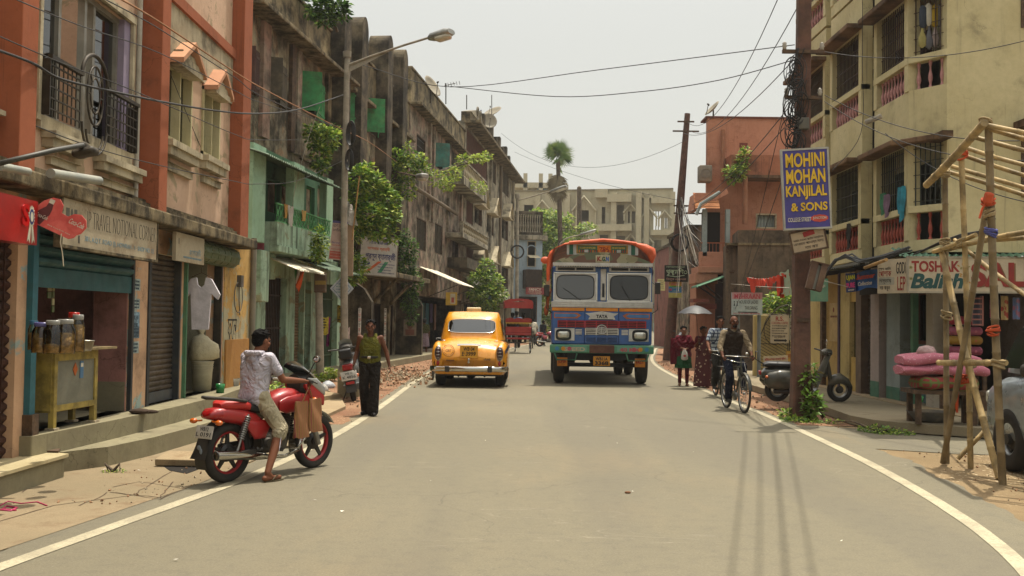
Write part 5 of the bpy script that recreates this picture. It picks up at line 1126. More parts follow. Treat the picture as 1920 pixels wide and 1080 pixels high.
q=t.matrix_world.translation;b=B();b.cyl((q.x-.2,q.y+.1,.0),(q.x-.2,q.y+.1,q.z-.2),.03);b.cyl((q.x+.35,q.y+.1,0),(q.x+.35,q.y+.1,q.z-.2),.05);b.build('sign_post',mat('blue_grey_post','5b6668',.7,dust=.3),t,world=True)
F7=Facade((7.35,33),(10.5,32.6));z7=lambda y:PY(1430,y,33).z
m_soot=wall('soot_brick_wall','544a3e','6a5c4c',stain='1f1b17',amt=.6,streak=.7,brick='5c4030')
t=wthing('brick_house','low soot blackened brick house behind the tailoring sign','building',(9,34,0))
b=F7.b();b.bb(0,3.3,0,z7(432),-2,0);b.bb(-.35,.35,0,z7(458),-1.5,-.3);b.build('wall',m_soot,t);F7.b().bb(-.4,3.3,z7(460),z7(456),-.3,.04).build('coping',m_edge,t)
F8=Facade((7.1,37),(14,37));z8=lambda y:PY(1400,y,37).z;x8=lambda x,y=350:PY(x,y,37).x-7.1
m_or2=wall('orange_plaster','b07e66','a8765e',stain='5f3626',amt=.3,streak=.45,bump=.2)
m_or3=wall('orange_plaster_stained','a06a50','946049',stain='4c342a',amt=.45,streak=.8)
t=wthing('orange_house','tall plain orange house with a tiled porch roof and a balcony','building',(9,37,0))
wn=(x8(1417,415),x8(1456,415),z8(428),z8(400));wn3=(x8(1394,271)-.15,x8(1394,271)+.15,z8(277),z8(268))
b=F8.b();hole_wall(b,0,7,0,z8(222),-.3,0,[wn]);b.build('wall',m_or2,t);b=B();b.prism([(7.1,37.3),(7.4,37.3),(9.3,46),(9.0,46)],0,z8(222));b.build('side_wall',m_or2,t)
b=F8.b();b.bb(-.08,7,z8(222),z8(219),-1,.06);b.build('coping',mat('maroon_coping','5c2c24',.8,dust=.2),t)
opening(F8,t,wn,'none',frame=m_trim);b=F8.b();b.grid(lambda a,c:(wn[0]+(wn[1]-wn[0])*a,wn[2]+(wn[3]-wn[2])*c,-.2+.03*math.sin(a*40)),40,1);b.build('curtain',mat('pale_curtain','8d9693',.9),t)
F8.b().bb(*wn3,0,.01).build('vent',mat('brick_vent','6d3a30',.9),t)
b=F8.b();b.bb(x8(1360,320),7,z8(336),z8(298),0,.9);b.build('balcony_parapet',m_or3,t);F8.b().bb(x8(1356,320),7,z8(340),z8(335),0,1.0).build('balcony_slab',m_ered,t)
b=F8.b();b.cyl((x8(1354),z8(340),.1),(x8(1354),z8(245),.1),.07,n=8);b.cyl((x8(1386),z8(425),.95),(x8(1386),z8(338),.95),.09,n=8);b.build('drain_pipe',mat('orange_pipe','8a5a40',.8,dust=.2),t)
FP=Facade((6.45,35.6),(7.9,35.6));zp=lambda y:PY(1330,y,35.6).z;xp=lambda x,y=430:PY(x,y,35.6).x-6.45
b=FP.b();b.prism([(-.1,zp(395)),(xp(1304),zp(362)),(xp(1346),zp(362)),(xp(1362),zp(352)),(xp(1366),zp(362)),(xp(1312),zp(392))],-1.2,0);b.build('porch_gable',m_or2,t)
b=FP.b();b.grid(lambda a,c:(xp(1301)+(xp(1347)-xp(1301))*a,zp(392)+(zp(360)-zp(392))*c,.25-.5*c+.02*math.sin(c*50)),12,20);b.build('tiled_roof',wall('terracotta_tiles','b07a54','9a6444',stain='6b4230',amt=.2,streak=0),t)
b=FP.b();b.tube([(xp(1346),zp(362),.3),(xp(1310),zp(385),.35),(xp(1302),zp(405),.35)],.06,6);b.bb(xp(1318),xp(1326),zp(480),zp(392),-.2,0);b.bb(xp(1361),xp(1369),zp(480),zp(392),-.2,0);b.build('porch_post',m_bluw,t)
b=FP.b();b.bb(xp(1312),xp(1375),zp(500),zp(472),-.2,0);b.bb(xp(1308),xp(1375),zp(512),zp(500),-1.2,.15);b.bb(xp(1306),xp(1342),0,zp(512),-1.2,0);b.bb(xp(1304),xp(1346),zp(532),zp(512),-1.2,.08);b.build('porch',m_or2,t,bevel=.02)
b=FP.b()
for i in range(9):x=xp(1318)+i*.12;b.bb(x,x+.02,zp(472),zp(455),-.1,-.08)
b.bb(xp(1316),xp(1372),zp(456),zp(454),-.12,-.06);b.build('railing',m_orange,t)
FP.b().bb(xp(1326),xp(1361),zp(480),zp(392),-1.1,-1.0).build('room_backing',m_dark,t);FP.b().bb(xp(1342),xp(1385),0,zp(508),-1.25,-1.2).build('door_backing',mat('maroon_dark','2e1a18',.9),t)
b=FP.b();b.grid(lambda a,c:(xp(1296)+2.0*a,zp(540)+.75*a+.04*math.sin(c*30),1.5-1.5*c),8,20);b.build('awning',mat('green_awning_tin','2c6148',.6,.2,dust=.3,dustc='93a07c'),t)
b=FP.b();b.tube([(xp(1298),zp(540),1.4),(xp(1345),zp(562),.2)],.03,5);b.tube([(xp(1310),zp(538),1.4),(xp(1352),zp(560),.2)],.03,5);b.build('awning_strut',m_black,t)
b=FP.b();b.bb(xp(1300),xp(1335),zp(580),zp(570),.2,.9);b.bb(xp(1290),xp(1318),zp(568),zp(562),.4,1.2);b.build('ledge',mat('maroon_ledge','6c2c26',.8,dust=.25),t)
b=F8.b();b.rbox((-.15,z8(330),.3),(.45,.6,.5),.03);b.torus((-.15,z8(330),.56),.17,.012,16,5);b.build('air_conditioner',mat('ac_grey','6d675c',.6,dust=.3),label='old air conditioner box jutting from the edge of the orange house',category='air conditioner')
for nm,lab,y,xl,xr,yt,m,d in(('beige_house','narrow soot stained beige house just left of the orange house',46,1292,1330,428,m_grunge2,6),('rose_house','small rose pink house glimpsed behind the second leaning pole',62,1262,1306,458,wall('rose_plaster','94655a','8a5a52',stain='4a3430',amt=.4,streak=.4),8),('grey_house','distant grey shop house at the bend right of the truck',101,1222,1290,470,m_raw2,6)):
 F=Facade((PY(xl,500,y).x,y),(PY(xr,500,y).x,y));zz=PY((xl+xr)/2,yt,y).z;g0=gz(y);t=wthing(nm,lab,'building',((F.o.x+F.len/2),y,g0))
 W=F.len;b=F.b();hl=[(W*.15,W*.4,g0+.2,g0+2.4),(W*.5,W*.9,g0+.2,g0+2.5),(W*.2,W*.45,g0+3.2,g0+4.4),(W*.6,W*.85,g0+3.2,g0+4.4)]
 hl=[h for h in hl if h[3]<zz-.2];hole_wall(b,0,W,0,zz,-.25,0,hl);b.bb(0,.25,0,zz,-d,-.25);b.bb(W-.25,W,0,zz,-d,-.25);b.build('wall',m,t)
 for i,h in enumerate(hl):opening(F,t,h,'dark' if i<2 else 'louvre',name='door' if i<2 else 'window')
 F.b().bb(-.1,W+.1,zz,zz+.15,-d,.15).build('coping',m_edge,t);F.b().bb(0,W,g0+2.6,g0+2.75,0,.8).build('canopy',mat('faded_navy','3b4658',.7,dust=.3)if nm=='grey_house' else m_edge,t)
t=wthing('balustrade','low cream balustrade wall at the far bend right of the truck','wall',(14.8,97,gz(97)))
F9=Facade((13.6,97),(17.2,97));g0=gz(97)
b=F9.b();b.bb(0,3.6,g0,g0+.9,-.2,0);b.build('wall',m_bluw,t);b=F9.b();b.bb(0,3.6,g0+1.75,g0+1.9,-.2,.05);o=b.build('rail',m_cream2,t);balusters(F9,o,0,3.6,g0+.9,g0+1.75,-.1,11,m_cream2,.1,6)
# ---- vehicles
m_tyre=mat('tyre_rubber','1b1a19',.85,dust=.3,dustc='5b5244');m_chr=mat('chrome','b9b6ae',.12,1.0,var=.03);m_steel=mat('brushed_steel','8b8a86',.35,.9);m_rub=mat('black_plastic','1a1a1b',.45,dust=.12)
m_mred=mat('motorbike_red','941014',.32,coat=.4,dust=.05);m_rimr=mat('rim_red','8e1a1c',.4);m_seatr=mat('red_vinyl','a3261f',.45,var=.1);m_seatb=mat('black_vinyl','191818',.5)
m_amb=mat('amber_lens','b5560f',.25,coat=.5);m_redl=mat('red_lens','8c0f12',.2,coat=.5);m_lens=mat('clear_lens','b8b8ae',.15,.5);m_eng=mat('engine_alloy','4c4a48',.5,.7,dust=.3)
def ring(y,cx,cz,w,h,n=18,p=2.6,ax='Y'):
 out=[]
 for i in range(n):
  a=2*PI*i/n;c,s=math.cos(a),math.sin(a)
  x=cx+w*math.copysign(abs(c)**(2/p),c);z=cz+h*math.copysign(abs(s)**(2/p),s)
  out.append((x,y,z)if ax=='Y' else(x,z,y))
 return out
def patch(b,fn,a,c,p=5,n=32,k=4,mi=0):
 """rounded-rectangle panel bent onto a surface: fn(s, t) -> point"""
 vs=[fn(0,0)];fs=[]
 for j in range(1,k+1):
  for i in range(n):
   th=2*PI*i/n;co,si=math.cos(th),math.sin(th);q=j/k
   vs.append(fn(a*q*math.copysign(abs(co)**(2/p),co),c*q*math.copysign(abs(si)**(2/p),si)))
 for i in range(n):fs.append((0,1+i,1+(i+1)%n))
 for j in range(k-1):
  for i in range(n):A=1+j*n;fs.append((A+i,A+n+i,A+n+(i+1)%n,A+(i+1)%n))
 b.add(vs,fs,mi,True);return[vs[1+(k-1)*n+i]for i in range(n)]
def rim_tube(b,loop,r,mi=0):b.tube(list(loop)+[loop[0],loop[1]],r,6,mi)
def wheel(par,y,x=0,Rr=.3,r=.05,rim=None,spokes=5,wide=None,name='wheel',hub=True,wire=0,sm=None):
 w=B();wd=wide or r
 prof=[(Rr-r*1.7,-wd*.7),(Rr-r*.8,-wd),(Rr-r*.25,-wd*.85),(Rr,-wd*.35),(Rr,wd*.35),(Rr-r*.25,wd*.85),(Rr-r*.8,wd),(Rr-r*1.7,wd*.7),(Rr-r*1.7,-wd*.7)]
 w.lathe(prof,40,(x,y,Rr),'X');o=w.build(name,m_tyre,par)
 b=B();ri=Rr-r*1.7;b.lathe([(ri+.004,-wd*.6),(ri-.018,-wd*.55),(ri-.022,wd*.55),(ri+.004,wd*.6)],40,(x,y,Rr),'X');b.build('rim',rim or m_rub,o)
 b=B();b.cyl((x-wd*.9,y,Rr),(x+wd*.9,y,Rr),Rr*.17 if not wire else .022,n=16)
 if spokes:
  for i in range(spokes):
   a=2*PI*i/spokes+.3;d=V((0,math.cos(a),math.sin(a)));s=V((0,-math.sin(a),math.cos(a)));c=V((x,y,Rr))
   b.prism([(.04,-.028),(ri-.01,-.013),(ri-.01,.013),(.04,.028)],-.012,.012,0,Matrix(((0,0,1,c.x),(d.y,s.y,0,c.y),(d.z,s.z,0,c.z),(0,0,0,1))))
 for i in range(wire):
  a=2*PI*i/wire;e=.02 if i%2 else-.02;b.tube([(x+e,y+.02*math.cos(a+1),Rr+.02*math.sin(a+1)),(x,y+ri*math.cos(a),Rr+ri*math.sin(a))],.0022,3)
 if hub:b.lathe([(.001,-.02),(Rr*.3,-.02),(Rr*.32,0),(Rr*.3,.02),(.001,.02)],20,(x,y,Rr),'X')if not wire else None
 b.build('spokes',sm or m_rub,o);return o
def make_motorbike(name,label,loc,rz,lean,paint,seat,plate,group=None):
 M=Matrix.Translation(loc)@Matrix.Rotation(rz,4,'Z')@Matrix.Rotation(lean,4,'Y')@Matrix.Translation((0,.04,0))@Matrix.Scale(.95,4)
 t=thing(name,label,'motorbike',M=M,group=group);Yf=1.27
 wheel(t,0,rim=m_rimr);wheel(t,Yf,rim=m_rimr,r=.045)
 b=B();b.grid(lambda a,c:(.055*(2*c-1)*(1.2-.2*abs(2*c-1)),Yf+.335*math.cos(R(200-170*a)),.3+.335*math.sin(R(200-170*a))+.015*(1-(2*c-1)**2)),16,6);b.build('front_fender',mat('fender_black','24262a',.25,coat=.6),t)
 b=B();b.grid(lambda a,c:(.075*(2*c-1),-.0-.35*math.cos(R(95-118*a)),.3+.35*math.sin(R(95-118*a))),14,4);b.build('rear_fender',m_rub,t)
 for s in(-1,1):
  b=B();b.cyl((s*.09,Yf-.02,.3),(s*.09,Yf-.27,.92),.021,.026,10);b.cyl((s*.09,Yf-.01,.27),(s*.09,Yf-.1,.5),.03,.03,10);b.build('fork_tube',m_steel if s>0 else m_eng,t)
  b=B();top=V((s*.13,.16,.68));bot=V((s*.13,.02,.33));b.cyl(top,bot,.014,n=8)
  for i in range(11):q=top.lerp(bot,.08+.06*i);b.torus((0,0,0),.03,.007,14,5,'Z',T=Matrix.Translation(q)@(top-bot).to_track_quat('Z','Y').to_matrix().to_4x4())
  b.build('shock_absorber',m_steel,t)
 b=B();b.tube([(0,Yf-.27,.85),(0,.95,.8),(0,.55,.72),(0,.2,.66),(0,-.1,.7)],.022,8);b.tube([(0,Yf-.27,.78),(0,Yf-.38,.45),(0,.82,.27),(0,.45,.25)],.02,8)
 for s in(-1,1):b.tube([(s*.08,.42,.3),(s*.1,.3,.62),(s*.1,-.12,.72)],.014,6);b.tube([(s*.1,.0,.3),(s*.09,.4,.3)],.018,6)
 b.build('frame',m_rub,t)
 b=B();b.rbox((0,.6,.36),(.24,.34,.22),.06);b.rbox((0,.74,.54),(.18,.17,.22),.03,rot=(R(-12),0,0))
 for i in range(7):b.box((0,.74+.005*i,.46+.026*i),(.23,.22,.007),rot=(R(-12),0,0))
 for s in(-1,1):b.cyl((s*.1,.6,.36),(s*.15,.6,.36),.085,.07,20);b.cyl((s*.1,.47,.36),(s*.14,.47,.36),.06,.05,18)
 b.build('engine',m_eng,t)
 b=B();b.tube([(.08,.84,.5),(.11,.95,.4),(.12,.92,.25),(.13,.7,.2),(.14,.45,.22)],.02,8);b.tube([(.14,.45,.22),(.16,.3,.25),(.17,.0,.285),(.17,-.3,.31)],[.022,.045,.048,.046],14);b.build('exhaust_pipe',m_chr,t)
 b=B();b.torus((0,0,0),.04,.009,18,6,'Z',T=Matrix.Translation((.17,-.3,.31))@Matrix.Rotation(R(90),4,'X'));b.build('exhaust_cap',m_rub,t);B().box((.2,.05,.3),(.02,.3,.05),rot=(R(4),0,0)).build('heat_shield',m_rub,t)
 b=B(Matrix.Translation((0,0,-.05)));rings=[ring(y,0,z,w,h)for y,z,w,h in((.5,.79,.05,.04),(.53,.8,.085,.07),(.62,.82,.12,.1),(.75,.84,.145,.12),(.88,.85,.14,.11),(.97,.84,.11,.08),(1.0,.83,.05,.04))];b.loft(rings);b.build('fuel_tank',paint,t)
 b=B()
 for s in(-1,1):b.loft([ring(y,s*.13,z,w,h,12)for y,z,w,h in((.6,.74,.01,.05),(.7,.74,.03,.09),(.9,.76,.035,.1),(1.05,.78,.01,.06))])
 b.build('tank_shroud',paint,t)
 b=B(Matrix.Translation((0,.03,-.085))@Matrix.Diagonal((1,.88,1,1)));b.loft([ring(y,0,z,w,h,18,3)for y,z,w,h in((-.2,.86,.06,.03),(-.15,.87,.11,.05),(.1,.86,.125,.05),(.2,.84,.12,.05))]);b.build('pillion_seat',seat,t)
 b=B(Matrix.Translation((0,.03,-.085))@Matrix.Diagonal((1,.88,1,1)));b.loft([ring(y,0,z,w,h,18,3)for y,z,w,h in((.195,.84,.12,.05),(.3,.81,.125,.05),(.5,.79,.09,.05),(.57,.8,.06,.04))]);b.build('seat',m_seatb,t)
 b=B(Matrix.Translation((0,.03,-.085))@Matrix.Diagonal((1,.88,1,1)));b.loft([ring(y,0,z,w,h,18,2.8)for y,z,w,h in((-.33,.79,.05,.03),(-.3,.79,.1,.055),(-.15,.78,.125,.075),(.1,.74,.13,.085),(.3,.68,.13,.1),(.42,.66,.1,.06))])
 for s in(-1,1):b.loft([ring(y,s*.13,z,.014,h,10)for y,z,h in((.1,.68,.02),(.25,.6,.1),(.42,.6,.1),(.5,.66,.03))])
 b.build('tail_panel',paint,t)
 b=B(Matrix.Translation((0,.03,-.085))@Matrix.Diagonal((1,.88,1,1)));rings=[ring(y,0,z,w,h,18,2.6)for y,z,w,h in((-.375,.775,.02,.01),(-.36,.78,.07,.035),(-.3,.785,.105,.056),(-.22,.785,.118,.064))];b.loft(rings);b.build('tail_lamp',m_redl,t)
 b=B(Matrix.Translation((0,.03,-.085))@Matrix.Diagonal((1,.88,1,1)));b.tube([(-.12,.12,.9),(-.13,-.1,.93),(-.11,-.3,.95),(0,-.36,.95),(.11,-.3,.95),(.13,-.1,.93),(.12,.12,.9)],.017,8);b.build('grab_rail',m_rub,t)
 for s in(-1,1):
  b=B();b.cyl((s*.07,-.27,.64),(s*.15,-.28,.63),.01,n=6);b.ell((s*.18,-.28,.63),(.045,.035,.028),12);o=b.build('indicator',m_amb,t)
  b=B();b.cyl((s*.1,Yf-.2,.78),(s*.16,Yf-.2,.78),.01,n=6);b.ell((s*.19,Yf-.2,.78),(.04,.035,.026),12);b.build('indicator',m_amb,t)
 Tp=Matrix.Translation((0,-.3,.53))@Matrix.Rotation(R(90-14),4,'X');Tl=Tp
 o=B(Tp).rbox((0,0,0),(.24,.13,.012),.006).build('number_plate',mat('plate_white','aaa69c',.5,dust=.2),t)
 b=B(Tp);b.text(plate[0],-.06,.01,.12,.04,.0065,0,bold=.01);b.text(plate[1],-.1,-.045,.2,.042,.0065,0,bold=.01);b.build('lettering',m_blk,o)
 b=B();b.grid(lambda a,c:(.08*(2*a-1)*(1+.35*c),-.3-.05*c-.03*c*c,.47-.2*c),6,6);b.build('mudflap',m_rub,t)
 b=B();b.ell((-.02,-.345,.38),(.03,.005,.025),8);b.ell((.03,-.365,.35),(.02,.005,.03),8);b.build('mudflap_print',mat('flap_grey','6d757c',.6),t)
 b=B();b.tube([(-.36,Yf-.44,.99),(-.22,Yf-.36,1.0),(-.09,Yf-.29,.96),(.09,Yf-.29,.96),(.22,Yf-.36,1.0),(.36,Yf-.44,.99)],.012,8);b.build('handlebar',m_chr,t)
 for s in(-1,1):
  b=B();b.cyl((s*.26,Yf-.38,1.0),(s*.38,Yf-.45,.99),.019,n=10);b.tube([(s*.24,Yf-.3,.99),(s*.37,Yf-.36,.97)],.007,6);b.build('grip',m_rub,t)
  b=B();b.tube([(s*.2,Yf-.35,1.0),(s*.25,Yf-.34,1.1),(s*.3,Yf-.33,1.19)],.006,6);b.ell((s*.33,Yf-.33,1.23),(.055,.018,.04),14,T=None);o=b.build('mirror',m_rub,t);B().ell((s*.33,Yf-.345,1.23),(.045,.006,.032),14).build('mirror_glass',m_chr,o)
 b=B();b.loft([ring(y,0,z,w,h,20,2.4)for y,z,w,h in((Yf-.33,.95,.1,.1),(Yf-.24,.92,.15,.16),(Yf-.1,.87,.14,.16),(Yf+.02,.82,.11,.13),(Yf+.06,.79,.06,.07))]);o=b.build('headlight_cowl',m_rub,t)
 b=B();b.grid(lambda a,c:((.15-.03*a)*math.sin(R(-75+150*c)),Yf-.34+.3*a,.97+.14*(1-a)+(.04+.05*(1-a))*math.cos(R(-75+150*c))),8,10);b.build('windscreen',mat('smoke_visor','22272c',.15,coat=.8),o)
 b=B()
 for s in(-1,1):b.loft([ring(y,s*.135,z,.02,h,10)for y,z,h in((Yf-.3,.93,.02),(Yf-.18,.85,.1),(Yf-.0,.76,.06))])
 b.build('cowl_stripe',paint,o);b=B()
 for s in(-1,1):b.loft([ring(y,s*.14,z,.016,h,10)for y,z,h in((Yf-.26,1.0,.015),(Yf-.12,.95,.06),(Yf+.01,.86,.05))])
 b.build('cowl_stripe',mat('cowl_silver','9c9c98',.3,.5),o)
 B().ell((0,Yf+.04,.82),(.085,.03,.08),16).build('headlight',m_lens,o)
 b=B();b.tube([(.0,Yf-.3,.62),(.19,Yf-.28,.6),(.24,Yf-.35,.42),(.2,Yf-.45,.28),(0,Yf-.46,.27),(-.2,Yf-.45,.28),(-.24,Yf-.35,.42),(-.19,Yf-.28,.6),(0,Yf-.3,.62)],.013,8);b.build('crash_guard',m_chr,t)
 b=B();b.cyl((-.26,.5,.3),(.26,.5,.3),.012,n=8)
 for s in(-1,1):b.cyl((s*.17,.5,.3),(s*.28,.5,.3),.02,n=8);b.cyl((s*.14,.2,.32),(s*.23,.2,.34),.016,n=8)
 b.build('footrest',m_rub,t)
 b=B();b.rbox((-.1,.22,.34),(.03,.5,.1),.02,rot=(R(2),0,0));b.build('chain_cover',m_rub,t)
 b=B();b.tube([(-.1,.42,.3),(-.2,.4,.04)],.012,6);b.build('side_stand',m_rub,t);return t
qa,qb=G(418,906),G(588,877);d=qb-qa;MRZ=math.atan2(-d.x,d.y)
moto=make_motorbike('motorbike','bright red motorbike stopped at the road edge under the seated rider',qa+V((0,0,.004)),MRZ,0,m_mred,m_seatr,('WB12','L 0191'))
MM=moto.matrix_world.copy()
t=thing('shopping_bag','striped brown woven shopping bag hung from the red motorbike handlebar','bag',M=MM@Matrix.Translation((.3,.84,.5))@Matrix.Diagonal((1.1,.98,1.05,1)))
m,nt,b_,co,out=newmat('striped_jute');wv=nt.new('ShaderNodeTexWave');nt.l.new(co,wv.inputs[0]);wv.bands_direction='Y';wv.inputs['Scale'].default_value=9;wv.inputs['Distortion'].default_value=1.5
cc=nt.mix(nt.ramp(wv.outputs['Fac'],.35,.65),srgb('7d5630'),srgb('8e6a3a'));cc=nt.mix(nt.ramp(wv.outputs['Fac'],.85,.95),cc,srgb('7e3a36'));nt.l.new(cc,b_.inputs['Base Color']);b_.inputs['Roughness'].default_value=.8;m_jute=m
for k,(y,w,h)in enumerate(((-.09,.2,.36),(.1,.19,.33))):
 b=B();rings=[]
 for i in range(7):
  q=i/6;z=h*q-(.04 if k else .09);rings.append([(.05*(1-.75*q)*math.cos(a)+.01*math.sin(3*a+i)+.02*k,y+w*.5*(1+.06*math.sin(i))*math.copysign(abs(math.sin(a))**.6,math.sin(a)),z+.008*math.sin(4*a))for a in[2*PI*j/20 for j in range(20)]])
 b.loft(rings);b.build('bag_body',m_jute,t)
b=B();b.tube([(.0,-.08,.26),(0.02,.0,.42),(.0,.08,.28)],.008,6);b.build('strap',m_jute,t)
# ---- the yellow taxi
m_taxi=mat('taxi_yellow','d08a0c',.22,coat=.7,var=.04,dust=.1,dustc='b08a3c')
TX=thing('taxi','yellow rounded old saloon taxi driving away from the camera','taxi',(-.985,23.75,.004),R(-1.2));W=.89
b=B();n=24
def bring(y,w,zb,zs,zt,wt):
 """car body cross-section: flat sill, bulging flank, shoulder at zs, lid crown at zt"""
 P=[(w*.9,zb),(w*.97,zb+.08),(w,zb+.22),(w*.995,zs-.18),(w*.96,zs-.06),(w*.88,zs),(wt,zs+(zt-zs)*.35),(wt*.8,zt-.03),(wt*.45,zt-.005),(0,zt)]
 return[(x,y,z)for x,z in P]+[(-x,y,z)for x,z in P[-2::-1]]
b.loft([bring(*a)for a in((-.005,.8,.42,.68,.74,.4),(.03,.85,.36,.78,.84,.5),(.1,.875,.32,.88,.94,.55),(.25,.885,.3,.97,1.04,.58),(.5,W,.28,1.02,1.12,.62),(.85,W,.27,1.05,1.18,.68),(1.3,.88,.27,1.06,1.19,.72),(2.4,.88,.27,1.05,1.18,.74),(2.9,.88,.27,1.02,1.14,.6),(3.5,.87,.28,.98,1.08,.5),(4.1,.82,.33,.86,.92,.4),(4.28,.7,.4,.7,.78,.3))],0,True)
def cabp(z):
 q=(z-1.1)/(1.79-1.1);w=.79-.13*q-.05*q**6;y0=.72+.42*q**1.15+.45*max(0,q-.72)**1.6*4;y1=2.95-.62*q-.5*max(0,q-.75)**1.6*4;return w,y0,y1
rings=[]
for i in range(13):
 q=i/12;z=1.1+.69*(1-(1-q)**1.6);w,y0,y1=cabp(z);k=1 if i<12 else .45;rings.append([(x*k,(y-1.9)*(1 if i<12 else .6)+1.9,z+(.008 if i==12 else 0))for x,y,_ in[(a_[0],a_[2],0)for a_ in ring(0,0,(y0+y1)/2,w,(y1-y0)/2,40,4.2)]])
b.loft(rings,0,True);b.build('body',m_taxi,TX)
for s in(-1,1):
 b=B();b.loft([ring(y,s*x,z,w,h,16,2.3)for y,x,z,w,h in((-.02,.7,.66,.07,.16),(.02,.72,.68,.12,.24),(.12,.74,.72,.145,.3),(.4,.755,.75,.15,.33),(.9,.76,.74,.14,.32),(1.4,.77,.68,.11,.25),(1.7,.78,.65,.05,.1))]);b.build('rear_wing',m_taxi,TX)
def cabsurf(x,z,side=-1,off=.012):
 w,y0,y1=cabp(z);hy=(y1-y0)/2;p=4.2;y=(y0+y1)/2+side*hy*max(0,1-min(1,abs(x)/w)**p)**(1/p);return(x,y+side*off,z)
gl=glass('car_glass','a0aca8',.1,.45)
b=B();loop=patch(b,lambda s_,t_:cabsurf(s_,1.44+t_-.012*(s_/.56)**2),.57,.165,4.5,40,6);b.build('rear_window',gl,TX)
b=B();rim_tube(b,loop,.011);b.build('window_trim',m_chr,TX)
b=B();patch(b,lambda s_,t_:cabsurf(s_,1.44+t_-.012*(s_/.56)**2,off=.004),.58,.175,4.5,40,4);b.build('window_backing',mat('dim_interior','2b2a28',.9),TX)  # dark panel behind the glass, the cabin's shade put into its colour
for s in(-1,1):
 for(y0,y1)in((1.2,1.85),(1.92,2.6)):
  b=B();w=lambda z:cabp(z)[0]+.004
  b.add([(s*w(1.22),y0,1.22),(s*w(1.22),y1,1.22),(s*(w(1.6)+.0),y1-.06,1.6),(s*(w(1.6)),y0+.1,1.6)],[(0,1,2,3)]);b.build('side_window',gl,TX)
b=B();b.rbox((0,.02,1.08),(.01,.01,.01),.002);b.grid(lambda a,c:((a-.5)*.56,.03-.05*(1-(2*a-1)**2)+.03*c,.985+.045*c-.01*(2*a-1)**2),12,3);b.cyl((-.27,.0,.985),(.27,.0,.985),.014,n=8);b.build('boot_handle',m_chr,TX)
b=B();b.rbox((0,-.02,.84),(.42,.03,.3),.01);o=b.build('number_plate',mat('plate_yellow','c58c1c',.5,dust=.1),TX)
b=B(Matrix.Translation((0,-.036,.84))@Matrix.Rotation(R(90),4,'X'));b.text('WB·04',-.13,.02,.26,.09,.002,0,bold=.02,shear=.15);b.text('E·3999',-.17,-.1,.33,.1,.002,0,bold=.02,shear=.15);b.build('lettering',m_blk,o)
for s in(-1,1):
 b=B();b.ell((s*.72,-.075,.8),(.075,.07,.155),18);o=b.build('tail_lamp',mat('dark_red_lens','33090a',.2,coat=.7),TX)
 b=B()
 for k in range(4):b.torus((s*.72,-.085,.69+.073*k),.062*math.sin(PI*(k+.9)/4.8)**.5,.006,16,5,'Z')
 b.torus((s*.72,-.035,.8),.08,.008,20,6,'Y',T=Matrix.Translation((s*.72,0,.8))@Matrix.Diagonal((1,1,2,1))@Matrix.Translation((-s*.72,0,-.8)));b.build('lamp_guard',m_chr,o)
 B().ell((s*.72,-.05,.57),(.035,.03,.06),12).build('reflector',m_redl,TX)
 b=B();b.ell((s*.62,.3,1.09),(.05,.035,.015),12);b.build('fuel_cap' if s>0 else 'boot_hinge',m_chr,TX)
 b=B();b.rbox((s*.5,-.165,.44),(.1,.05,.14),.015);b.build('bumper_block',m_rub,TX)
b=B();b.loft([ring(x,y,.44,.035,.062,12,3)for x,y in()])if False else None
pts=[(-.9,.1),(-.885,-.02),(-.75,-.1),(0,-.15),(.75,-.1),(.885,-.02),(.9,.1)];rr=[]
for i,(x,y)in enumerate(pts):a=[-80,-50,-8,0,8,50,80][i];rr.append([(x+.03*math.cos(q)*math.sin(R(-a)),y+.03*math.cos(q)*-1,.44+.062*math.sin(q))for q in[2*PI*j/14 for j in range(14)]])
b.loft(rr);b.build('rear_bumper',m_chr,TX)
b=B();b.rbox((0,-.02,.36),(1.5,.08,.1),.03);b.build('valance',m_taxi,TX)
b=B();b.ell((0,.9,.28),(.13,.18,.13),12);b.cyl((-.7,.9,.3),(.7,.9,.3),.04);b.tube([(-.32,.1,.34),(-.3,.9,.22)],.025,6);b.tube([(.35,.1,.34),(.33,.9,.22)],.025,6);b.bb(-.75,.75,.2,4,.26,.3);b.build('rear_axle',m_rub,TX)
for y in(.85,3.4):
 for s in(-1,1):wheel(TX,y,s*.72,.345,.11,m_steel,0,.12)
for s in(-1,1):
 b=B();patch(b,lambda u_,v_:(s*(.915),.85+u_,.38+v_),.42,.26,2.3,24,3);b.build('wheel_arch',m_taxi,TX)
b=B();b.rbox((0,1.75,1.84),(.36,.14,.12),.03);o=b.build('roof_sign',mat('roof_sign_cream','b8a67c',.5),TX)
b=B(Matrix.Translation((-.48,-.012,.86))@Matrix.Rotation(R(90),4,'X'));b.torus((0,0,.01),.135,.007,24,5);b.text('GB7',-.07,-.03,.14,.06,.012,0,bold=.02)
for i in range(16):a=i*PI/8;b.bb(.105*math.cos(a)-.008,.105*math.cos(a)+.008,.105*math.sin(a)-.01,.105*math.sin(a)+.01,.008,.012)
b.bb(-.05,.14,-.24,-.21,.0,.03);b.build('lettering',mat('faded_brown','6a4212',.7),TX)
b=B(Matrix.Translation((.42,-.035,.66))@Matrix.Rotation(R(90),4,'X'));b.text('Amb',-.06,-.02,.14,.06,.01,0,shear=.3);b.bb(-.08,.1,-.005,.005,.008,.014);b.build('badge',m_rub,TX)
b=B();b.add([(.84,-.02,.87),(.9,.3,.98),(.905,.3,.88),(.86,-.02,.79)],[(0,1,2,3)]);b.add([(.9,.3,.98),(.9,2,1.0),(.905,2,.9),(.905,.3,.88)],[(0,1,2,3)]);b.build('side_stripe',mat('navy_stripe','1c2440',.4),TX)
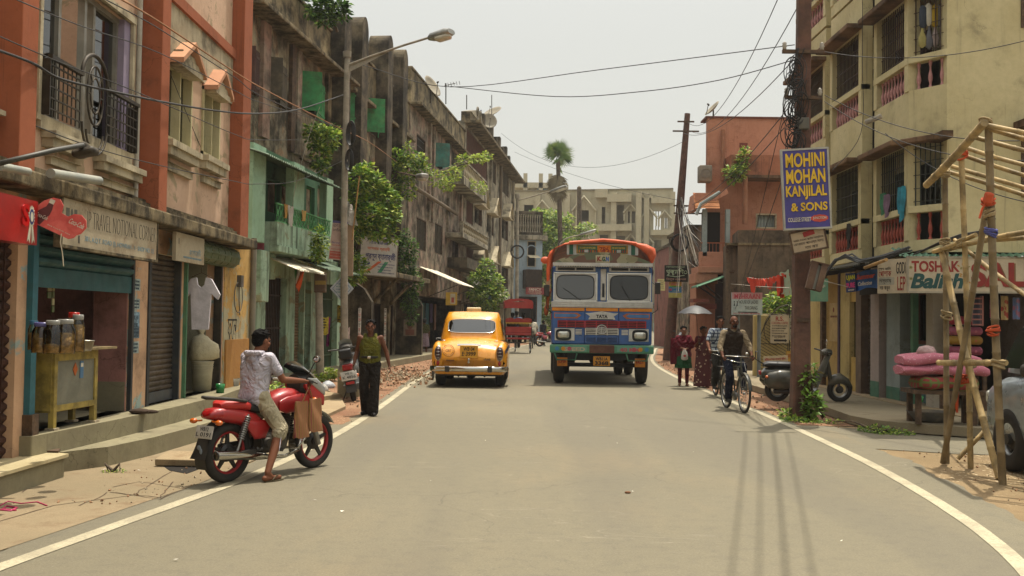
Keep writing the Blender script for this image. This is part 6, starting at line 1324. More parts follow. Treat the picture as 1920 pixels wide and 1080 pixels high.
b=B();b.cyl((0,-.05,.62),(0,-.1,.6),.03,n=10);b.ell((0,-.08,.66),(.03,.02,.03),10);b.build('boot_lock',m_chr,TX)
# ---- the truck
TK=thing('truck','large blue painted lorry with silver window frames and orange tarpaulin, facing us','lorry',(2.27,25.45,.004),R(-1.8))
m_tb=mat('truck_blue','20508f',.35,coat=.3,dust=.12,dustc='5d6674');m_tsil=mat('truck_silver','b4b4b0',.4,.2,dust=.12);m_tgr=mat('truck_green','2f7a60',.5,dust=.25);m_tor=mat('truck_orange','c47a14',.5,dust=.1)
m_tgrill=mat('truck_grille_red','8f1f2a',.5);m_twhite=mat('truck_grille_white','c4c2ba',.5,dust=.2);m_tblk=mat('truck_black','14161a',.6);m_wst=mat('truck_glass_seal','15161a',.6)
hw=1.265
b=B();b.bb(-hw,hw,.12,1.75,1.0,2.98);b.build('cab',m_tb,TK,bevel=.05)
Tf=Matrix.Rotation(R(90),4,'X')
def TP(x=0,z=0,y=0):return Matrix.Translation((x,y,z))@Tf
b=B(TP(0,0,.12));b.bb(-hw+.03,-.43,1.02,1.84,0,.035);b.bb(.43,hw-.03,1.02,1.84,0,.035);b.bb(-.42,.42,1.02,1.84,0,.045);b.build('front_panel',m_tb,TK,bevel=.012)
b=B(TP(0,0,.12))
for x0,x1 in((-hw+.01,-.44),(-.4,.4),(.44,hw-.01)):b.bb(x0,x1,1.85,1.93,0,.05)
b.build('orange_band',m_tor,TK)
b=B(TP(0,0,.12));b.bb(-hw-.01,hw+.01,1.94,2.09,0,.06);
for k in range(3):b.bb(-hw-.01,hw+.01,1.965+.045*k,1.98+.045*k,.06,.066)
b.build('silver_band',m_tsil,TK,bevel=.008)
for s in(-1,1):
 cx=s*.675;fr=B(TP(0,0,.12))
 e=.5;z0,z1=2.1,2.8;w2=.555
 n=40;vs=[];fs=[]
 for i in range(n):
  th=2*PI*i/n;co,si=math.cos(th),math.sin(th);p=5;xi=.47*math.copysign(abs(co)**(2/p),co);yi=.3*math.copysign(abs(si)**(2/p),si)
  m_=max(abs(co)/w2,abs(si)/.36);xo,yo=co/m_,si/m_
  vs+=[(cx+xo,2.45+yo,.03),(cx+xi,2.45+yi,.03),(cx+xi,2.45+yi,-.02)]
 for i in range(n):
  j=(i+1)%n;fs+=[(3*i,3*j,3*j+1,3*i+1),(3*i+1,3*j+1,3*j+2,3*i+2)]
 fr.add(vs,fs);o=fr.build('windscreen_frame',m_tsil,TK)
 b=B(TP(0,0,.12));loop=patch(b,lambda u_,v_:(cx+u_,2.45+v_,.02),.475,.305,5,40,4);b.build('windscreen',glass('truck_glass','9aa49a',.12 if s<0 else .04,.3)if s<0 else glass('truck_glass2','a59a80',.04,.45),o)
 b=B(TP(0,0,.12));rim_tube(b,loop,.016);b.build('seal',m_wst,o)
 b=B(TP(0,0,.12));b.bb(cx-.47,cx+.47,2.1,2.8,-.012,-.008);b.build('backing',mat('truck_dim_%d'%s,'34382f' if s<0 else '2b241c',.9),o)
 b=B(TP(0,0,.12))
 for x0,x1 in((cx-w2,cx-w2+.03),(cx+w2-.03,cx+w2)):b.bb(x0,x1,2.1,2.81,.03,.05)
 b.bb(cx-w2,cx+w2,2.79,2.82,.03,.05);b.bb(cx-w2,cx+w2,2.09,2.12,.03,.05);b.build('trim',m_chr,o)
 b=B(TP(0,0,.12));b.bb(cx-.5,cx+.5,2.85,2.96,.02,.04);b.build('vent_frame',m_tsil,TK);b=B(TP(0,0,.12));b.bb(cx-.45,cx-.02,2.875,2.94,.04,.045);b.bb(cx+.02,cx+.45,2.875,2.94,.04,.045);b.build('vent_slot',m_wst,TK)
 b=B(TP(0,0,.1));a=(cx+s*-.05+.08,2.12,.05);b.tube([a,(cx-.3 if s<0 else cx-.2,2.42 if s<0 else 2.52,.03)],.01,5);b.build('wiper',m_tblk,TK)
 b=B(TP(0,0,.12));bb_=(s*.93);b.bb(bb_-.25,bb_+.25,1.1,1.41,.035,.05);o=b.build('lamp_panel',m_tsil,TK,bevel=.03)
 b=B(TP(0,0,.12));patch(b,lambda u_,v_:(s*.96+u_,1.25+v_,.075),.17,.11,4,28,3);loop=patch(b,lambda u_,v_:(s*.96+u_,1.25+v_,.052),.18,.125,4,28,3);rim_tube(b,loop,.018);b.build('headlight_housing',m_tblk,o)
 b=B(TP(0,0,.12));b.loft([[(s*.96+.145*q*math.copysign(abs(math.cos(a))**.5,math.cos(a)),1.245+.088*q*math.copysign(abs(math.sin(a))**.5,math.sin(a)),z)for a in[2*PI*j/24 for j in range(24)]]for q,z in((1,.075),(.9,.1),(.5,.112),(.01,.115))],0,True,False);b.build('headlight',m_lens,o)
 for k,(x0,x1)in enumerate(((.5,.66),)):
  b=B(TP(0,0,.12))
  for j in range(4):b.bb(min(s*x0,s*x1),max(s*x0,s*x1),1.26+.035*j,1.28+.035*j,.035,.055)
  b.build('side_slats',m_twhite,TK)
 b=B(TP(0,0,.12));b.prism([(s*.52,1.74),(s*.62,1.8),(s*1.2,1.8),(s*1.2,1.66),(s*.62,1.66)][::s],.035,.039,0);b.prism([(s*.6,1.735),(s*.68,1.775),(s*1.18,1.775),(s*1.18,1.69),(s*.68,1.69)][::s],.035,.043,1);b.build('painted_arrow',[mat('arrow_orange','9c5a34',.6),mat('arrow_blue','3f6a9c',.5)],TK)
 b=B();b.bb(s*hw-.02,s*hw+.012,.2,.35,1.62,1.78,0);b.build('marker_lamp',m_redl,TK)
 b=B();b.tube([(s*hw,.2,2.6),(s*(hw+.12),.1,2.5),(s*(hw+.13),.1,1.9),(s*hw,.2,1.8)],.012,6);b.rbox((s*(hw+.13),.08,2.45 if s>0 else 2.35),(.14,.03,.3),.02);b.build('mirror',m_rub,TK)
 b=B();b.tube([(s*.62,.0,.78),(s*.66,-.06,.62),(s*1.12,-.06,.62),(s*1.18,.0,.78)],.022,6);b.build('step_rail',m_tgr,TK)
 for y,r in((.75,.5),):wheel(TK,y,s*1.06,.5,.16,m_tsil,0,.14)
 for q in(0,1):wheel(TK,5.2,s*(1.1-.3*q),.5,.16,m_tsil,0,.13)
 b=B(TP(0,0,.2));b.rbox((s*.98,.56,0),(.26,.22,.02),.03);o=b.build('mudflap',m_tor,TK,label='yellow mudflap reading %s'%('SUPER' if s<0 else 'FAST'))
 b=B(TP(s*.98,.56,.18));b.text('SUPER' if s<0 else 'FAST',-.1,-.04,.2,.09,.012,0,bold=.03,rot=R(6));b.build('lettering',mat('flap_red','8c2216',.6),o)
b=B(TP(0,0,.12));b.bb(-.04,.1,2.12,2.92,.0,.04);b.build('centre_pillar',m_tsil,TK,bevel=.02);b=B(TP(0,0,.12));b.bb(-.0,.06,2.2,2.55,.04,.045);b.build('pillar_slot',m_wst,TK)
def slats(x0,x1,z0,z1,n,m,back,nm):
 b=B(TP(0,0,.12));b.bb(x0,x1,z0,z1,.046,.05,1)
 for j in range(n):z=z0+(z1-z0)*(j+.3)/n;b.bb(x0,x1,z,z+(z1-z0)/n*.42,.05,.07,0)
 for k in range(4):x=x0+(x1-x0)*k/3;b.bb(x-.012,x+.012,z0,z1,.05,.072,0)
 b.bb(x0,x1,z1,z1+.012,.05,.073,0);b.build(nm,[m,m_tblk],TK)
slats(-1.1,-.44,1.43,1.6,4,m_tgrill,0,'grille');slats(-.41,.41,1.43,1.6,4,m_tgrill,0,'grille');slats(.44,1.1,1.43,1.6,4,m_tgrill,0,'grille')
slats(-.41,.41,1.25,1.41,4,m_twhite,0,'grille');slats(-.4,.4,1.07,1.19,4,m_tb,0,'grille')
b=B(TP(0,0,.12));b.prism([(-.42,1.8),(-.3,1.8),(0,1.85),(.3,1.8),(.42,1.8),(.3,1.72),(.34,1.64),(-.34,1.64),(-.3,1.72)][::-1],.045,.055,0);b.bb(-.28,.28,1.64,1.8,.055,.065,0);b.bb(-.28,.28,1.635,1.65,.065,.068,1);b.text('TATA',-.145,1.675,.29,.085,.066,1,bold=.045,ext=.006);b.build('name_badge',[m_tsil,m_tblk],TK)
b=B(TP(0,1.39,.03));b.torus((0,0,0),.11,.012,28,6,'Z',T=Matrix.Diagonal((1.1,1,1,1)));b.bb(-.012,.012,-.1,.06,-.008,.01);b.tube([(-.11,.02,0),(-.05,.05,0),(0,.06,0),(.05,.05,0),(.11,.02,0)],.01,5);b.tube([(-.1,-.04,0),(-.05,.0,0),(-.04,-.08,0)],.009,5);b.tube([(.1,-.04,0),(.05,.0,0),(.04,-.08,0)],.009,5);b.build('emblem',m_tsil,TK)
b=B();b.bb(-1.3,1.3,-.06,.1,.79,1.0);b.build('bumper',m_tgr,TK,bevel=.03)
b=B(TP(0,0,-.06));b.bb(-.31,.31,.8,1.0,.0,.03,5)
for s in(-1,1):
 for k,mi in enumerate((1,2,3)):b.prism([(s*(1.12-.155*k)+.052*math.cos(a),.9+.052*math.sin(a))for a in[2*PI*j/16 for j in range(16)]],0,.012,mi)
 b.bb(s*.68-.3,s*.68+.3,.83,.96,0,.006,0)
b.text('SPEED',-.94,.84,.52,.1,.008,4,bold=.04);b.text('40 KM',.44,.84,.5,.1,.008,3,bold=.04);b.build('lettering',[mat('bump_mint','5a8a78',.6),mat('bump_blue','2c6c94',.5),mat('bump_orange','b47a1c',.5),mat('bump_rose','a04450',.5),m_hand,mat('bump_rust','4a241c',.8,dust=.2)],TK)
b=B(TP(.0,.6,-.03));b.rbox((0,0,0),(.42,.24,.02),.05);o=b.build('number_plate',mat('plate_orange','b87c14',.5),TK);b=B(TP(.0,.6,-.04));b.text('WB11A',-.15,.015,.3,.08,.004,0,bold=.03);b.text('3368',-.17,-.1,.34,.1,.004,0,bold=.04);b.build('lettering',m_blk,o)
b=B();b.bb(-.9,.9,.25,.45,.62,.8);b.bb(-.9,.9,.7,.85,.42,.52);b.bb(-.55,-.4,.3,7,.62,.8);b.bb(.4,.55,.3,7,.62,.8);b.cyl((-1,5.2,.5),(1,5.2,.5),.09);b.ell((.1,5.2,.5),(.2,.25,.22),12);b.bb(-.9,-.6,2.2,3.2,.45,.75);b.build('chassis',m_tblk,TK)
b=B();b.bb(-1.22,1.22,2.0,7.6,1.05,1.25);b.bb(-1.22,-1.16,2.0,7.6,1.25,2.5);b.bb(1.24,1.3,2.0,7.6,1.25,2.5);b.build('cargo_bed',mat('cargo_wood','5a4a3a',.8,dust=.3),TK)
b=B(TP(0,0,-.02));arch=lambda x,h:h*(1-(x/1.26)**2)**.75 if abs(x)<1.26 else 0
P=[(x,3.03+arch(x,.3))for x in[-1.24+2.48*i/24 for i in range(25)]];b.prism([(-1.24,3.0)]+P+[(1.24,3.0)],-.1,.02);m,nt,b_,co,out=newmat('visor_camo')
vo=nt.new('ShaderNodeTexVoronoi');vo.inputs['Scale'].default_value=5;nt.l.new(co,vo.inputs['Vector']);rp=nt.new('ShaderNodeValToRGB');nt.l.new(vo.outputs['Color'],rp.inputs[0]);rp.color_ramp.interpolation='CONSTANT'
for i,(p,c)in enumerate(((0,'565c44'),(.3,'8a8568'),(.5,'5f4434'),(.7,'7c7658'))):
 e=rp.color_ramp.elements[i]if i<2 else rp.color_ramp.elements.new(p);e.position=p;e.color=srgb(c)
nt.l.new(rp.outputs[0],b_.inputs['Base Color']);b_.inputs['Roughness'].default_value=.6;m_camo=m
b.build('visor',m_camo,TK)
b=B(TP(0,0,-.02));b.bb(-1.25,1.25,2.98,3.06,.0,.06);
for i in range(40):x=-1.2+2.4*i/39;b.prism([(x-.028,2.985),(x,2.95),(x+.028,2.985)],.0,.04)
b.build('visor_fringe',m_tsil,TK)
b=B(TP(0,0,-.04));b.rbox((0,3.16,0),(.36,.19,.02),.05,0);b.text('K.',-.14,3.1,.11,.12,.014,1,bold=.05);b.text('G.',-.02,3.1,.1,.12,.014,2,bold=.05);b.text('N',.08,3.1,.07,.12,.014,3,bold=.05);b.build('initials_badge',[mat('badge_cream','a49a7c',.6),mat('badge_red','7d2418',.6),mat('badge_green','1f4a34',.6),mat('badge_blue','2455a0',.6)],TK)
b=B(TP(0,0,.1));b.bb(-.9,.9,3.27,3.54,-.06,.0,0);b.bb(-.66,.64,3.3,3.52,0,.01,1);b.bb(-.62,-.14,3.32,3.5,.01,.016,2);b.bb(-.12,.2,3.31,3.51,.01,.018,3);b.bb(.22,.6,3.32,3.5,.01,.016,2);b.bb(-.84,-.74,3.28,3.53,0,.012,2);b.bb(.72,.82,3.28,3.53,0,.012,2)
rn=random.Random(6)
for k in range(22):x=-.6+1.2*k/21;(b.bb(x,x+.03,3.33,3.38+.02*rn.random(),.018,.022,4 if k%3 else 3))
b.scrib(-.58,3.42,.42,.05,.017,5,2);b.text('786',-.08,3.35,.24,.12,.019,6,bold=.02);b.scrib(.24,3.42,.34,.05,.017,5,6);b.bb(-.46,-.36,3.33,3.4,.017,.024,0);b.bb(.36,.46,3.33,3.4,.017,.024,0)
b.build('crown_board',[m_tsil,mat('crown_ochre','a07a24',.6),mat('crown_green','1f5a44',.6),mat('crown_orange','c06a12',.6),mat('crown_red','8c3020',.6),mat('crown_yellow','c4a02c',.6),mat('crown_rust','7c2a10',.6)],TK)
m_tarp=mat('orange_tarpaulin','c4552c',.6,var=.18,vs=3,bump=1,bs_=4)
b=B()
def tarp(a,c):
 x=-1.3+2.6*a;y=.25+7.2*c;z=3.35+.32*(1-abs(x/1.3)**2.2)+.03*noise.noise(V((x*3,y*1.3,1)));
 if abs(x)>1.15:z-=(abs(x)-1.15)*1.2
 return(x+.03*noise.noise(V((x*2,y*2,4))),y,z)
b.grid(tarp,36,40);b.grid(lambda a,c:(1.3-.32*(1-c)*a*0-.02*c+.04*noise.noise(V((a*9,c*3,2))),.25+7.2*a,3.06-.75*c*(.6+.4*a)),30,8)
b.grid(lambda a,c:(-1.3+.05*noise.noise(V((a*9,c*3,2)))-.03*math.sin(c*3),.25+7.2*a,3.06-.42*c*(1+.9*math.sin(a*3))),30,8)
b.build('tarpaulin',m_tarp,TK)
b=B();rings=[]
for k,(x,z,r)in enumerate(((-1.36,2.6,.06),(-1.36,2.9,.08),(-1.33,3.2,.11),(-1.24,3.4,.12),(-1.0,3.52,.09),(-.75,3.57,.05))):rings.append([(x+r*math.cos(a)*.7*(1+.15*math.sin(3*a+k)),.1+r*1.1*math.sin(a),z+r*.5*math.cos(a))for a in[2*PI*j/14 for j in range(14)]])
b.loft(rings);rings=[]
for k,(x,z,r)in enumerate(((1.24,3.06,.06),(1.26,3.2,.12),(1.2,3.36,.15),(1.02,3.49,.11),(.8,3.56,.05))):rings.append([(x+r*math.cos(a)*.7*(1+.15*math.sin(3*a+k)),.1+r*1.1*math.sin(a),z+r*.6*math.cos(a))for a in[2*PI*j/14 for j in range(14)]])
b.loft(rings);rings=[[(x,.05+.03*math.sin(x*9)+.06*math.cos(q),z+.045*math.sin(q))for q in[2*PI*j/10 for j in range(10)]]for x,z in((-.85,3.56),(-.4,3.6),(0,3.64),(.4,3.61),(.85,3.56))];b.loft(rings)
b.ell((-1.44,.1,3.12),(.12,.08,.09),10);b.build('tarpaulin_roll',m_tarp,TK)
B().box((-1.36,.1,2.47),(.11,.04,.28)).build('tarpaulin_tail',mat('tarp_beige','a98468',.8),TK)
b=B();b.tube([(-1.3,.2,2.4),(-1.36,.15,2.2),(-1.38,.3,1.9)],.05,6);b.ell((-1.4,.3,1.85),(.06,.06,.14),8);b.build('side_bundle',mat('bundle_rust','8c4a28',.9,bump=.6),TK)
# ---- bicycles
def make_bicycle(name,label,loc,rz,frame_m,lean=0,group=None):
 t=thing(name,label,'bicycle',M=Matrix.Translation(loc)@Matrix.Rotation(rz,4,'Z')@Matrix.Rotation(lean,4,'Y'),group=group);Yf=1.08
 for y in(0,Yf):wheel(t,y,0,.35,.022,m_steel,0,.02,hub=False,wire=20,sm=m_steel)
 b=B();b.tube([(0,.55,.28),(0,.33,.88)],.016,8);b.tube([(0,.38,.78),(0,.9,.82)],.016,8);b.tube([(0,.55,.28),(0,.9,.76)],.017,8);b.tube([(0,.92,.68),(0,.87,.98)],.018,8)
 for s in(-1,1):b.tube([(s*.05,0,.35),(s*.04,.52,.28)],.01,6);b.tube([(s*.05,0,.35),(s*.02,.36,.78)],.009,6);b.tube([(s*.04,.93,.68),(s*.05,Yf-.04,.5),(s*.05,Yf,.35)],.012,6)
 b.build('frame',frame_m,t)
 b=B();b.tube([(-.26,.66,.98),(-.25,.8,1.01),(-.1,.9,1.0),(.1,.9,1.0),(.25,.8,1.01),(.26,.66,.98)],.011,8);b.tube([(-.24,.72,.95),(-.08,.92,.9),(.08,.92,.9),(.24,.72,.95)],.005,5);b.tube([(-.04,.93,.9),(-.04,1.05,.75)],.004,4);b.build('handlebar',m_chr,t)
 for s in(-1,1):B().cyl((s*.26,.64,.98),(s*.255,.76,1.0),.016,n=8).build('grip',m_rub,t)
 b=B();b.ell((-.1,.9,1.05),(.035,.035,.03),12);b.build('bell',m_chr,t)
 b=B();b.loft([ring(y,0,z,w,h,14)for y,z,w,h in((.1,.93,.08,.03),(.18,.94,.11,.035),(.3,.93,.07,.03),(.42,.92,.03,.02))]);b.build('saddle',m_seatb,t)
 b=B();b.bb(-.07,.07,-.35,.2,.76,.775);
 for s in(-1,1):b.tube([(s*.07,-.3,.77),(s*.06,0,.36)],.006,5)
 b.build('carrier',m_rub,t)
 for y,a0,a1 in((0,80,200),(Yf,10,165)):
  b=B();b.grid(lambda a,c:(.03*(2*c-1),y+.375*math.cos(R(a0+(a1-a0)*a)),.35+.375*math.sin(R(a0+(a1-a0)*a))-.008*(2*c-1)**2),16,4);b.build('mudguard',frame_m,t)
 b=B();b.cyl((-.015,.55,.28),(.03,.55,.28),.09,n=20);
 for s,dy,dz in((-1,.1,-.13),(1,-.1,.13)):b.tube([(s*.06,.55,.28),(s*.07,.55+dy,.28+dz)],.009,5);b.box((s*.12,.55+dy,.28+dz),(.1,.07,.02))
 b.build('crank',m_steel,t);return t
m_bkf=mat('bicycle_dark_green','1c2420',.4,dust=.25)
fa,fb=G(1362,765),G(1392,774);dd=fa-fb;BRZ=math.atan2((fb-fa).x*-1,(fb-fa).y)
bike1=make_bicycle('bicycle','black bicycle ridden toward us by the bearded man in brown shirt',fa,BRZ,m_bkf)
bike2=make_bicycle('bicycle','second bicycle half hidden behind, ridden by the man in a checked shirt',V((4.5,22.3,.006)),R(180),m_bkf)
bike3=make_bicycle('bicycle','bicycle ridden away from us by the man in a loose white shirt',V((1.22,57.6,.006)),R(0),m_bkf)
# ---- scooters
def make_scooter(name,label,M,paint,kind):
 t=thing(name,label,'scooter',M=M)
 for y in(0,1.2):wheel(t,y,0,.24,.055,m_steel,0,.05)
 if kind=='old':
  b=B()
  for s in(-1,1):b.loft([ring(y,s*.16,z,w,h,16,2.4)for y,z,w,h in((-.3,.42,.02,.05),(-.22,.43,.08,.15),(0,.44,.11,.19),(.25,.44,.1,.17),(.42,.42,.03,.07))])
  b.loft([ring(y,0,z,w,h,16,3)for y,z,w,h in((-.33,.5,.05,.06),(-.25,.52,.13,.12),(.2,.54,.14,.12),(.4,.45,.12,.12),(.48,.3,.15,.04))]);b.build('body',paint,t)
  b=B();b.loft([ring(y,0,z,w,h,16,3)for y,z,w,h in((-.28,.7,.08,.03),(-.2,.71,.12,.06),(.3,.7,.12,.06),(.42,.69,.08,.04))]);b.build('seat',m_seatb,t)
  b=B();b.grid(lambda a,c:((c-.5)*(.28+.12*math.sin(a*PI)),(.5+.35*a)if a<.5 else(.675+(a-.5)*.5+.04*(2*c-1)**2),.24 if a<.45 else .24+(a-.45)*1.25),20,6);b.build('leg_shield',paint,t)
  b=B();b.loft([ring(y,0,z,w,h,14,2.4)for y,z,w,h in((.98,.36,.03,.06),(1.05,.42,.08,.1),(1.2,.46,.1,.1),(1.36,.38,.07,.08),(1.44,.28,.03,.04))]);b.build('front_fender',paint,t)
  b=B();b.tube([(0,1.02,.4),(0,.92,.85)],.045,10);b.loft([ring(y,0,z,w,h,14)for y,z,w,h in((.82,.95,.06,.04),(.9,.96,.1,.07),(1.0,.95,.07,.06))]);b.build('headset',paint,t)
  b=B();b.tube([(-.33,.8,.98),(-.1,.9,.96),(.1,.9,.96),(.33,.8,.98)],.017,8);b.build('handlebar',m_rub,t);B().ell((0,1.0,.95),(.06,.03,.055),14).build('headlight',m_lens,t)
  b=B();b.tube([(.18,.86,.97),(.2,.84,1.12)],.005,5);b.ell((.2,.84,1.17),(.045,.01,.055),12);b.build('mirror',m_chr,t)
  for s in(-1,1):B().ell((s*.2,-.27,.5),(.035,.03,.03),10).build('indicator',m_amb,t)
  B().rbox((0,-.35,.55),(.1,.05,.08),.02).build('tail_lamp',m_redl,t)
  b=B();b.tube([(-.08,-.3,.72),(-.1,-.42,.8),(-.08,-.42,.95),(.08,-.42,.95),(.1,-.42,.8),(.08,-.3,.72)],.01,6);b.build('rear_rack',m_rub,t)
  b=B();b.bb(-.14,.14,.45,.75,.22,.25);b.tube([(.1,.45,.22),(.16,.4,.02)],.012,6);b.cyl((.12,-.1,.22),(.12,.35,.22),.05,n=12);b.build('floorboard',m_rub,t)
  b=B();b.rbox((-.02,.9,.6),(.16,.07,.26),.03);b.build('glove_box',paint,t)
 else:
  b=B();b.loft([ring(y,0,z,w,h,18,2.6)for y,z,w,h in((-.38,.72,.08,.05),(-.3,.66,.15,.14),(-.05,.6,.19,.2),(.3,.56,.19,.19),(.45,.48,.12,.14))]);b.build('body',paint,t)
  b=B();b.loft([ring(y,0,z,w,h,16,3)for y,z,w,h in((-.4,.86,.08,.04),(-.3,.88,.13,.07),(.2,.84,.14,.06),(.45,.82,.1,.04))]);b.build('seat',m_seatb,t)
  b=B();b.rbox((0,-.42,.93),(.24,.07,.2),.04);b.tube([(-.13,-.1,.88),(-.13,-.42,.9),(.13,-.42,.9),(.13,-.1,.88)],.014,6);b.build('backrest',m_seatb,t)
  b=B();b.rbox((0,-.4,.68),(.2,.05,.12),.03);b.build('tail_lamp',m_redl,t);b=B();b.rbox((0,-.42,.8),(.06,.02,.01),.004)
  Tp=Matrix.Translation((0,-.45,.52))@Matrix.Rotation(R(82),4,'X');o=B(Tp).rbox((0,0,0),(.3,.17,.012),.006).build('number_plate',mat('plate_white2','b2b0a8',.5),t);b=B(Tp);b.text('WB 12',-.07,.02,.14,.045,.008,0,bold=.01);b.text('K 4856',-.12,-.055,.24,.055,.008,0,bold=.01);b.build('lettering',m_blk,o)
  for s in(-1,1):B().ell((s*.14,-.36,.5),(.05,.04,.04),10).build('indicator',m_amb,t)
  b=B();b.grid(lambda a,c:(.1*(2*a-1),-.36-.06*c,.42-.22*c),4,4);b.build('mudflap',m_rub,t);B().rbox((0,-.43,.38),(.16,.01,.05),.004).build('reflector',m_redl,t)
  b=B();b.grid(lambda a,c:((c-.5)*.4*(1-.3*abs(a-.5)),.78+.12*a+.06*(2*c-1)**2,.3+.6*a),10,8);b.bb(-.17,.17,.4,.8,.26,.3);b.build('leg_shield',paint,t)
  b=B();b.loft([ring(y,0,z,w,h,16)for y,z,w,h in((.75,1.0,.08,.05),(.85,1.02,.14,.09),(.98,.97,.1,.07))]);b.tube([(0,1.1,.3),(0,.9,.95)],.035,8);b.build('headset',m_rub,t)
  b=B();b.grid(lambda a,c:(.13*(2*c-1),.98-.15*a,1.02+.18*a-.05*(2*c-1)**2),6,8);b.build('windscreen',mat('clear_visor','8f9490',.2,coat=.6),t)
  b=B();b.tube([(-.36,.74,1.02),(-.12,.85,1.0),(.12,.85,1.0),(.36,.74,1.02)],.016,8);b.build('handlebar',m_rub,t)
  b=B();b.rbox((.24,-.1,.55),(.06,.28,.3),.04);b.build('side_box',mat('grey_panel','7c7c78',.5),t)
  b=B();b.tube([(-.1,.3,.22),(-.22,.28,.02)],.013,6);b.build('side_stand',m_rub,t);b=B();b.cyl((.14,-.25,.27),(.14,.2,.24),.055,n=12);b.build('exhaust_pipe',m_eng,t)
 return t
q=G(664,752);make_scooter('scooter','grey and black scooter leaning on its stand behind the walking man',Matrix.Translation(q)@Matrix.Rotation(R(8),4,'Z')@Matrix.Rotation(R(-11),4,'Y'),mat('scooter_grey','55585a',.3,coat=.5,dust=.2),'new')
q=V((4.98,19.0,.15));make_scooter('scooter','old dark green scooter parked on the right pavement behind the leaning pole',Matrix.Translation(q)@Matrix.Rotation(R(-88),4,'Z')@Matrix.Rotation(R(6),4,'Y')@Matrix.Scale(.98,4),mat('scooter_green','272c28',.3,coat=.5,dust=.25),'old')
# ---- cycle rickshaw
RK=thing('cycle_rickshaw','red cycle rickshaw with a scalloped seat back carrying passengers away','rickshaw',(.32,49.0,.006),R(3));RK.scale=(1.15,1.15,1.15)
m_rred=mat('rickshaw_red','9c1f20',.45,dust=.15);m_ryel=mat('rickshaw_yellow','b88f2c',.5)
for s in(-1,1):wheel(RK,0,s*.52,.43,.028,m_steel,0,.025,hub=False,wire=20,sm=m_steel)
wheel(RK,2.0,0,.4,.024,m_steel,0,.02,hub=False,wire=16,sm=m_steel)
b=B();b.grid(lambda a,c:((a-.5)*1.08,-.32,1.28+(.14+.04*abs(math.sin(a*3*PI)))*(1-c)+.0),24,2);b.grid(lambda a,c:((a-.5)*1.08,-.34-.03*c,1.3+.13*c+.05*abs(math.sin(a*3*PI))*c),30,4);b.build('seat_back',m_rred,RK)
b=B()
for i in range(18):x=-.5+i/17;b.prism([(x-.028,0),(x,-.07),(x+.028,0)],0,.01,0,Matrix.Translation((0,-.33,1.27))@Tf)
b.bb(-.54,.54,-.34,-.32,1.265,1.29);b.build('fringe',m_ryel,RK)
b=B();b.rbox((0,-.25,.98),(1.1,.1,.26),.03);b.rbox((0,0,.8),(1.1,.6,.1),.03);b.rbox((0,-.3,.62),(1.0,.06,.08),.02);b.build('body',m_rred,RK)
b=B();b.loft([[(x,y,z)for x,z in[(-.56,1.9),(-.6,1.86),(-.6,2.12),(-.56,2.2),(-.4,2.26),(0,2.29),(.4,2.26),(.56,2.2),(.6,2.12),(.6,1.86),(.56,1.9),(.54,2.1),(0,2.2),(-.54,2.1)]]for y in(-.35,-.1,.3,.7)]);b.bb(-.58,.58,-.37,-.34,1.88,2.14);b.build('hood',m_rred,RK)
b=B();
for s in(-1,1):b.tube([(s*.55,-.3,.7),(s*.57,-.3,2.05)],.018,6);b.tube([(s*.55,.4,.7),(s*.57,.6,2.05)],.018,6);b.tube([(s*.55,0,.42),(s*.5,.4,.5),(0,1.2,.4),(0,2.0,.4)],.02,6)
b.cyl((-.55,0,.43),(.55,0,.43),.02,n=8);b.tube([(0,2.0,.4),(0,1.75,1.0),(0,1.7,1.05)],.018,6);b.tube([(-.25,1.6,1.0),(0,1.72,1.05),(.25,1.6,1.0)],.012,6);b.tube([(0,1.0,.4),(0,.95,.95)],.015,6);b.build('frame',m_black,RK)
B().rbox((0,.95,.98),(.18,.26,.06),.02).build('saddle',m_seatb,RK)
# ---- silver car at the right edge
m_car=mat('car_silver_blue','8a959c',.25,.5,coat=.6,dust=.12)
CR=thing('parked_car','silver blue parked car cut off by the right edge of the photo','car',(6.42,7.85,0),R(1));CR.scale=(1,1.05,1.14)
b=B();b.loft([bring(*a)for a in((4.02,.5,.42,.6,.66,.3),(3.98,.68,.34,.72,.8,.4),(3.85,.78,.28,.82,.92,.45),(3.5,.83,.25,.9,1.0,.5),(2.9,.84,.24,.94,1.02,.6),(1,.84,.24,.95,1.02,.6),(.2,.82,.26,.94,1.02,.5),(0,.7,.35,.8,.9,.4))],0,True)
rings=[]
for i in range(9):
 q=i/8;z=.95+.6*(1-(1-q)**1.5);w=.78-.16*q;y1=3.92-.42*q**1.3;y0=.1+.35*q;k=1 if i<8 else .6
 rings.append([(x*k,y,z)for x,y in[(a_[0],a_[2])for a_ in ring(0,0,(y0+y1)/2,w,(y1-y0)/2*(1 if i<8 else .8),36,4)]])
b.loft(rings,0,True);b.build('body',m_car,CR)
for y in(.75,3.3):
 for s in(-1,1):wheel(CR,y,s*.77,.31,.09,mat('wheel_cover','8c8e8e',.35,.6),8,.09)
for s in(-1,1):
 b=B();b.add([(s*.79,1.0,1.02),(s*.79,3.5,1.0),(s*.68,3.3,1.4),(s*.67,1.1,1.42)],[(0,1,2,3)]);b.add([(s*.845,.9,.3),(s*.845,2.9,.3),(s*.845,2.9,.34),(s*.845,.9,.34)],[(0,1,2,3)]);b.build('side_window',mat('tinted_pane','14181a',.1,spec=.6),CR)
 b=B();b.rbox((s*.85,2.0,.82),(.02,.16,.03),.01);b.rbox((s*.86,1.8,.5),(.03,1.9,.06),.015);b.build('door_handle',m_rub if s>0 else m_rub,CR);b=B();b.rbox((s*.9,2.75,1.0),(.16,.12,.12),.04);b.build('mirror',m_rub,CR)
 b=B();b.rbox((s*.62,3.93,.68),(.24,.12,.14),.04);b.build('headlight',m_lens,CR)
